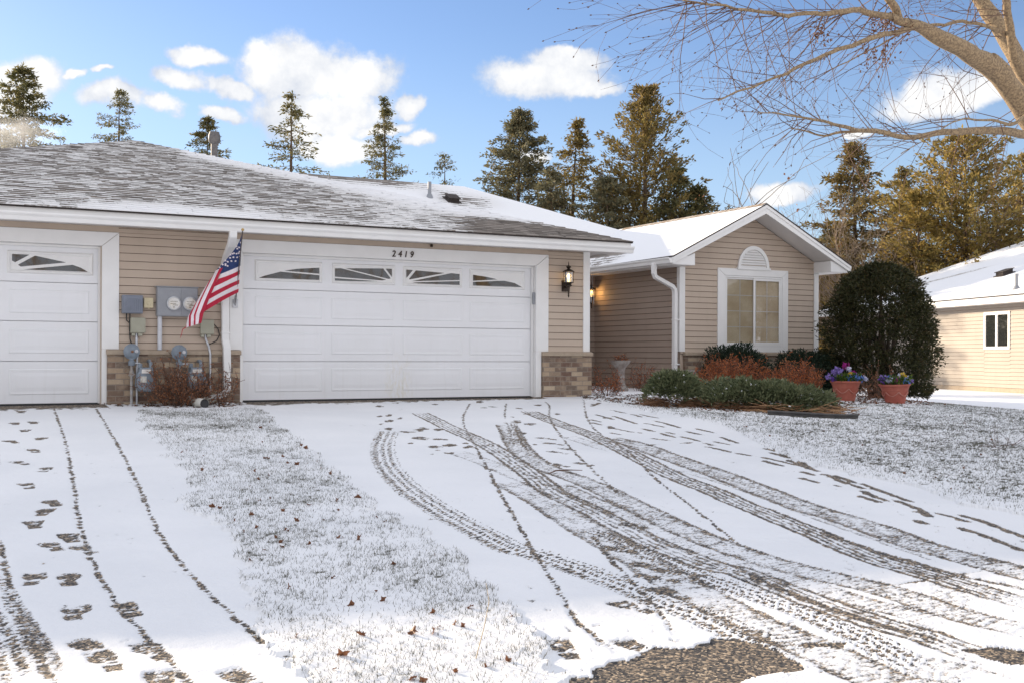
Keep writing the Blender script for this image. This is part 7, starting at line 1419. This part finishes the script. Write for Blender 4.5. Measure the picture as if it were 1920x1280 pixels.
# ------------------------------------------------------------------ conifers
def conifer_mat(name, cols): return leaf_mat(name, cols, transl=.42, scale=.45, rough=.7)
SPR = conifer_mat('spruce_needles', [(.045, .05, .024), (.10, .10, .042), (.17, .15, .06), (.22, .17, .065)])
FIRB = conifer_mat('fir_needles', [(.06, .062, .04), (.13, .13, .08), (.20, .18, .10), (.20, .14, .06)])
RUSTN = conifer_mat('rusty_needles', [(.07, .055, .026), (.17, .13, .046), (.27, .19, .066), (.17, .17, .055)])
PINEN = conifer_mat('pine_needles', [(.09, .072, .025), (.22, .17, .05), (.34, .25, .075), (.40, .26, .085)])
CBARK = mat('conifer_bark', (.13, .09, .06), (.07, .045, .03), scale=5, rough=.95)
def conifer(name, label, x, y, H, w_, seed, lm, dens=1.0, droop=.25, up=0.0, clump=.34, power=.85, lo=.08, gap=.15, zb=None, group='evergreens behind the houses', droop_tip=True):
    rng = np.random.default_rng(seed); z = gz(x, y) if zb is None else zb; H = H - z
    t = thing(name, label, 'tree', (x, y, z), group)
    b = MB(); lean = rng.normal(size=2) * .012 * H
    b.tube([(x + lean[0] * s ** 2, y + lean[1] * s ** 2, z + H * s * .985) for s in (0, .25, .5, .75, 1)], [H * .013 + .04, H * .011 + .03, H * .008 + .02, H * .0045 + .01, .008], 7)
    A = []; B = []; P = []; D = []
    nl = int(H * 3.6 * dens ** .5)
    for k in range(nl):
        s = lo + (1 - lo) * (k + rng.uniform()) / nl
        Lmax = w_ * ((1 - s) / (1 - .35 * lo)) ** power * 1.15 + .10
        for q in range(rng.integers(4, 7)):
            if rng.uniform() < gap: continue
            az_ = rng.uniform(0, 6.283); L = Lmax * rng.uniform(.45, 1.08)
            base = np.array([x + lean[0] * s * s, y + lean[1] * s * s, z + H * s])
            e = np.array([math.cos(az_), math.sin(az_), 0]); n_ = max(3, int(L / .30)); prev = base
            for i in range(1, n_ + 1):
                f = i / n_
                p = base + e * L * f + np.array([0, 0, L * (up * f - droop * f + (droop * .75 * f * f if droop_tip else 0)) + .02 * L]) + rng.normal(size=3) * .03
                A.append(prev); B.append(p); prev = p
                m_ = int(rng.integers(8, 15) * dens) if f > .18 else 3
                for j in range(m_):
                    P.append(p + rng.normal(size=3) * np.array([.16, .16, .09]) * (1.1 - .5 * f)); D.append(e * .9 + rng.normal(size=3) * .55 + np.array([0, 0, up * .8 - .1]))
    # leader
    for j in range(int(26 * dens)):
        s = rng.uniform(.93, 1.0); P.append(np.array([x + lean[0], y + lean[1], z + H * s]) + rng.normal(size=3) * np.array([.05, .05, .05])); D.append(rng.normal(size=3) * .4 + np.array([0, 0, .8]))
    b.build('trunk', CBARK, t, smooth=True)
    V, F = sticks(A, B, .016, .009); big_mesh('branches', V, F, CBARK, t)
    P = np.array(P); D = np.array(D)
    V, F = leaves(P, D, rng.uniform(.35, .8, len(P)) * clump, rng.uniform(.12, .28, len(P)) * clump, rng, .05); big_mesh('crown', V, F, lm, t)
    return t
conifer('spruce_tree', 'dark spruce at the far left behind the steam, its lower crown hidden by the roof', .9, 50.6, 16.3, 5.8, 101, SPR, 1.45, clump=.42, power=0.7)
conifer('spruce_tree', 'narrow spruce standing over the peak of the garage roof', 8.3, 67.7, 19.6, 4.6, 102, SPR, 1.09, clump=.36, gap=.14, power=0.7)
conifer('spruce_tree', 'small spruce tip just left of the chimney flue', 12.6, 59.7, 16.5, 4.1, 103, SPR, 1.30, clump=.36, power=0.7)
conifer('spruce_tree', 'open spruce with visible trunk right of the chimney flue', 12.2, 38.5, 13.6, 4.0, 104, SPR, 0.87, clump=.34, gap=.14, power=0.7)
conifer('spruce_tree', 'ragged spruce with a thin crooked top behind the middle of the main roof', 21.6, 49.4, 16.7, 4.8, 105, SPR, 1.09, clump=.34, gap=.14, power=0.95)
conifer('spruce_tree', 'short thin spruce tip showing above the main roof vents', 20.6, 38.5, 11.4, 4.0, 106, SPR, 0.72, clump=.30, gap=.14, power=0.75)
conifer('fir_tree', 'dense grey green fir left of the two brown ones', 19.4, 27.9, 11.5, 4.0, 107, FIRB, 2.19, clump=.32, gap=.05, up=.12, power=0.72)
conifer('fir_tree', 'slender brownish fir between the grey green fir and the tallest tree', 22.5, 28.5, 11.6, 4.0, 108, RUSTN, 1.49, clump=.32, power=0.95)
conifer('fir_tree', 'tallest rusty fir with upswept side leaders behind the wing roof', 23.3, 23.5, 12.1, 4.0, 109, RUSTN, 1.75, clump=.34, up=.75, droop=.0, gap=.1, power=0.74)
conifer('fir_tree', 'low dark fir right of the tallest rusty one, above the wing ridge', 24.4, 21.2, 7.6, 2.4, 110, SPR, 1.93, clump=.32, power=0.6)
conifer('fir_tree', 'low dark fir between the slender fir and the tallest rusty one', 20.8, 22.6, 7.9, 3.0, 111, FIRB, 1.93, clump=.32, power=0.65)
conifer('spruce_tree', 'brown spruce with tiered drooping branches above the arborvitae', 32.9, 20.8, 10.2, 4.0, 112, RUSTN, 1.75, clump=.36, gap=.12, droop=.35, power=0.8)
conifer('spruce_tree', 'thin brown spruce just right of the tiered one', 36.2, 21.3, 9.4, 3.2, 113, RUSTN, 1.22, clump=.34, gap=.14, power=0.85)
conifer('pine_tree', 'broad golden green pine behind the neighbour roof', 33.9, 15.7, 9.6, 4.3, 114, PINEN, 1.5, clump=.38, up=.55, droop=.05, gap=.08, power=0.5)
conifer('pine_tree', 'golden pine at the right edge over the neighbour ridge', 39.1, 17.4, 9.7, 4.0, 115, PINEN, 1.3, clump=.38, up=.4, power=0.55)
conifer('pine_tree', 'small golden pine left of the broad one', 31.5, 16.0, 7.2, 2.8, 116, PINEN, 1.2, clump=.36, up=.35, power=0.7)
conifer('pine_tree', 'dark green pine low behind the arborvitae top', 36.5, 25.5, 7.0, 3.0, 117, FIRB, 1.75, clump=.4, up=.2, power=.6)
conifer('pine_tree', 'dark undergrown pine between the neighbour roof and the tiered spruce', 34.6, 19.0, 5.6, 2.8, 118, SPR, 1.75, clump=.4, up=.2, power=.55)

conifer('fir_tree', 'low fir filling the gap right of the grey green fir', 19.4, 24.5, 8.4, 2.6, 119, FIRB, 1.6, clump=.32, gap=.08, power=.7)
conifer('fir_tree', 'low brownish fir at the foot of the slender fir', 22.1, 24.4, 8.2, 2.8, 120, RUSTN, 1.6, clump=.32, gap=.08, power=.7)
conifer('fir_tree', 'low olive fir hugging the right foot of the tallest rusty fir', 23.4, 21.4, 8.3, 2.6, 121, SPR, 1.6, clump=.32, gap=.08, power=.65)

# ------------------------------------------------------------------ bare trees
def branchy(rng, A, B, RA, RB, p, d, L, r, depth, spread, tips, grav=0.0, seg=None):
    n = max(2, int(L / (seg or (.22 if depth > 1 else .14)))); q = p
    for i in range(n):
        d = d + rng.normal(size=3) * .19 + np.array([0, 0, grav]); d = d / np.linalg.norm(d)
        e = q + d * L / n; r0 = r * (1 - .55 * i / n); r1 = r * (1 - .55 * (i + 1) / n)
        A.append(q); B.append(e); RA.append(r0); RB.append(r1); q = e
        if depth > 0 and i > 0 and rng.uniform() < .8:
            for _ in range(1 if rng.uniform() < .7 else 2):
                nd = d + rng.normal(size=3) * spread; branchy(rng, A, B, RA, RB, q, nd / np.linalg.norm(nd), L * rng.uniform(.35, .65), r1 * .55, depth - 1, spread, tips, grav, seg)
    tips.append((q, d))
def bare_tree(name, label, x, y, H, seed, bm, stems=1, spread=.5, depth=3, upright=1.0, group=None, r0=.05, cat='tree', fan=.25):
    rng = np.random.default_rng(seed); z = gz(x, y); t = thing(name, label, cat, (x, y, z), group)
    A, B, RA, RB, tips = [], [], [], [], []
    for k in range(stems):
        d = np.array([rng.normal() * fan, rng.normal() * fan, upright]); d /= np.linalg.norm(d)
        branchy(rng, A, B, RA, RB, np.array([x + rng.normal() * .12 * (stems > 1), y + rng.normal() * .12 * (stems > 1), z - .02]), d, (H - z) * rng.uniform(.75, 1.0), r0, depth, spread, tips, .01, .42 if H < 9.9 else .8)
    V, F = sticks(A, B, np.array(RA), np.maximum(np.array(RB), .004)); big_mesh('trunk_and_branches', V, F, bm, t)
    return t, tips
PALEB = mat('pale_bark', (.34, .27, .20), (.20, .14, .10), scale=3, rough=.9)
BRUSHB = mat('brush_bark', (.22, .14, .10), (.14, .08, .06), scale=3, rough=.9)
Gb = 'bare saplings behind the wing ridge'
for i, (x, y, h, lab) in enumerate([(27.3, 23.7, 9.2, 'leftmost of three slim bare saplings above the wing ridge'), (27.9, 23.4, 9.3, 'middle one of three slim bare saplings above the wing ridge'), (29.6, 24.7, 9.4, 'rightmost of three slim bare saplings above the wing ridge')]):
    bare_tree('bare_sapling', lab, x, y, h, 200 + i, PALEB, 1, .28, 1, 1, Gb, .07, fan=.03)
Gc = 'bare brush behind the arborvitae and the neighbour house'
bare_tree('bare_brush', 'sunlit bare multi stem tree behind the right slope of the wing', 31.0, 19.4, 7.2, 210, PALEB, 6, .55, 2, 1, Gc, .06)
bare_tree('bare_brush', 'tangled bare brush directly above the arborvitae', 30.9, 17.3, 6.0, 211, PALEB, 6, .6, 2, 1, Gc, .05)
bare_tree('bare_brush', 'reddish bare brush in front of the golden pine', 34.8, 15.2, 6.8, 212, BRUSHB, 7, .6, 2, 1, Gc, .04)
bare_tree('bare_brush', 'reddish bare brush at the right edge above the neighbour roof', 37.4, 16.1, 7.6, 213, BRUSHB, 7, .6, 2, 1, Gc, .04)
s_, tips = bare_tree('young_tree', 'tiny treetop with a few brown leaves peeking over the gable apex', 25.6, 19.0, 6.9, 214, BRUSHB, 2, .4, 1, 1, None, .03, fan=.04)
rng = np.random.default_rng(3); P = np.concatenate([np.array([q for q, d in tips])] * 5); P = P + rng.normal(size=P.shape) * .1
V, F = leaves(P, rng.normal(size=P.shape), .12, .08, rng, .1); big_mesh('leaves', V, F, DRYL, s_)
s_, tips = bare_tree('young_tree', 'thin leafy sapling just right of the gable apex', 28.0, 19.2, 6.4, 215, BRUSHB, 2, .45, 1, 1, None, .03, fan=.06)
P = np.concatenate([np.array([q for q, d in tips])] * 4); P = P + rng.normal(size=P.shape) * .12
V, F = leaves(P, rng.normal(size=P.shape), .16, .11, rng, .1); big_mesh('leaves', V, F, SPR, s_)
# distant wood that reads as one brown mass
rng = np.random.default_rng(61); n = 26000
xx = rng.uniform(0, 1, n); X0 = 30 + xx * 60; Y0 = 62 - xx * 42 + rng.normal(size=n) * 3; zz = rng.uniform(0, 1, n) ** 1.2 * (5.2 + 2.2 * fbm(xx * 60, xx * 0, 6, 3) )
P = np.stack([X0, Y0, zz - .4], 1); V, F = leaves(P, rng.normal(size=(n, 3)) + np.array([0, 0, .4]), rng.uniform(.5, 1.2, n), rng.uniform(.2, .5, n), rng, .1)
o = big_mesh('distant_wood', V, F, conifer_mat('wood_brown', [(.04, .03, .02), (.09, .06, .035), (.14, .09, .05), (.08, .07, .03)])); tag(o, 'brown and green wood along the horizon behind the houses', 'wood', kind='stuff')

# ------------------------------------------------------------------ big bare maple at the right
MT = thing('maple_tree', 'big bare maple leaning in from the right with brown seed clusters', 'tree', (8.0, -7.95, gz(8, -7.95)))
MB_ = MB()
def smooth_line(pts, it=2):
    P = np.array(pts, float)
    for _ in range(it):
        q = [P[0]]
        for a, b in zip(P[:-1], P[1:]): q += [a * .75 + b * .25, a * .25 + b * .75]
        q.append(P[-1]); P = np.array(q)
    return P
rng = np.random.default_rng(71); limbs = {}
for k, pts in MAPLE.items():
    P = smooth_line(pts, 2); limbs[k] = P
    wob = P[:, :3] + np.stack([vnoise(P[:, 2] * 3 + 9, P[:, 0] * 3, .5, s) - .5 for s in (1, 2, 3)], 1) * .03
    rad = P[:, 3] * .66 * (1 + .16 * (vnoise(P[:, 0] * 5, P[:, 2] * 5, .4, 7) - .5))
    MB_.tube([Vector(p) for p in wob], list(rad), 10 if P[0, 3] > .04 else 7)
MBARK = mat('maple_bark', (.37, .27, .155), (.15, .105, .068), scale=42, rough=.95, bump=1.0, bscale=55)
MB_.build('trunk', MBARK, MT, smooth=True)
A, B, RA, RB, tips = [], [], [], [], []
def twigs(limb, n, L, bias, depth, t0=.15, t1=1.0, r=.008):
    P = limbs[limb]
    for k in range(n):
        u = rng.uniform(t0, t1) * (len(P) - 1); i = min(int(u), len(P) - 2); p = P[i] + (P[i + 1] - P[i]) * (u - i)
        d = np.array(bias) + rng.normal(size=3) * .55; d /= np.linalg.norm(d)
        branchy(rng, A, B, RA, RB, p[:3], d, L * rng.uniform(.5, 1.2), min(r, p[3] * .6), depth, .42, tips, -.035)
side = np.array([-.884, .468, 0])           # towards the house peak
twigs('A', 54, .85, side * .85 + np.array([0, 0, -.5]), 2, .5, 1, .0055)
twigs('A', 16, .7, side * .6 + np.array([0, 0, .4]), 2, .3, 1, .006)
twigs('C', 34, .52, side * .8 + np.array([0, 0, .05]), 2, .2, 1, .005)
twigs('C', 8, .45, side * .5 + np.array([0, 0, -.7]), 1, .2, .8, .005)
twigs('D', 20, .5, side * .8 + np.array([0, 0, .5]), 2, .35, 1, .006)
twigs('D', 9, .6, side * .7 + np.array([0, 0, -.6]), 1, .2, .9, .006)
twigs('D2', 8, .5, side * .8 + np.array([0, 0, -.2]), 1, .3, 1, .005)
twigs('E', 14, .8, side * .9 + np.array([0, 0, .1]), 2, .1, 1, .006)
twigs('Fb', 16, .8, side * .8 + np.array([0, 0, -.35]), 2, .1, 1, .007)
twigs('B', 16, 1.0, side * .8 + np.array([0, 0, -.3]), 2, .3, 1, .008)
twigs('B2', 12, .9, side * .9 + np.array([0, 0, -.2]), 2, .2, 1, .007)
twigs('A3', 12, 1.0, side * .8 + np.array([0, 0, -.4]), 2, .2, 1, .007)
V, F = sticks(A, B, np.maximum(np.array(RA), .0018), np.maximum(np.array(RB), .0012)); big_mesh('twigs', V, F, mat('maple_twig', (.17, .10, .065), (.11, .065, .05), scale=4, rough=.9), MT)
# buds
P = np.array([q for q, d in tips]); V, F = leaves(P, np.array([d for q, d in tips]), .03, .014, rng); big_mesh('buds', V, F, TWIG, MT)
SEEDM = leaf_mat('seed_brown', [(.10, .05, .03), (.17, .08, .045), (.22, .12, .07)], transl=.2, scale=9)
for (c, r_) in SEEDS:
    n = 34; P = np.array(c) + rng.normal(size=(n, 3)) * r_ * np.array([.5, .5, .8]); V, F = leaves(P, rng.normal(size=(n, 3)) + np.array([0, 0, -.8]), rng.uniform(.03, .05, n), .02, rng, .1)
    a_, b_ = sticks([np.array(c) + np.array([0, 0, .02]), np.array(c)], [np.array(c) + np.array([0.02, 0, .30]), np.array(c) + np.array([0, .01, -.1])], .003, .003)
    big_mesh('seed_cluster', np.concatenate([V]), F, SEEDM, MT); big_mesh('seed_stalk', a_, b_, TWIG, MT)

# ------------------------------------------------------------------ bare trees across the street, behind the viewer (they show in the window glass)
for i, (x, y, h) in enumerate([(9, -34, 11), (16, -30, 10), (22, -36, 12), (2, -40, 12), (-6, -38, 11), (29, -31, 11)]):
    bare_tree('street_tree', ['bare street tree nearest the far right of the street', 'short bare street tree', 'tall bare street tree', 'bare street tree behind the viewer', 'bare street tree on the left across the street', 'bare street tree at the end of the street'][i], x, y, h, 300 + i, PALEB, 2, .55, 3, 1, 'bare trees across the street', .16, fan=.12)

# ------------------------------------------------------------------ steam drifting over the roof at the left
sm = bpy.data.materials.new('steam'); sm.use_nodes = True
nt = NT(sm.node_tree); nt.n.remove(nt.n['Principled BSDF'])
pv = nt.new('ShaderNodeVolumePrincipled'); nt.put(pv.inputs['Color'], (.95, .97, 1)); pv.inputs['Anisotropy'].default_value = .35
tc = nt.new('ShaderNodeTexCoord')
ln = nt.vmath('LENGTH', tc.outputs['Object']).outputs['Value']
dn = nt.math('ADD', nt.math('SUBTRACT', 1.0, ln), nt.math('MULTIPLY', nt.math('SUBTRACT', nt.noise(tc.outputs['Object'], 2.3, 5, .65), .55), 2.0))
nt.put(pv.inputs['Density'], nt.math('MULTIPLY', nt.smooth(dn, 0.05, .9), .55)); nt.l.new(pv.outputs[0], nt.n['Material Output'].inputs['Volume'])
bm = bmesh.new(); bmesh.ops.create_icosphere(bm, subdivisions=3, radius=1.0); me = bpy.data.meshes.new('steam'); bm.to_mesh(me); bm.free(); me.materials.append(sm)
o = link(bpy.data.objects.new('steam', me)); o.location = STEAM; o.scale = (1.5, 1.0, .75); tag(o, 'wisp of sunlit steam drifting over the roof in front of the leftmost spruce', 'steam', kind='stuff')
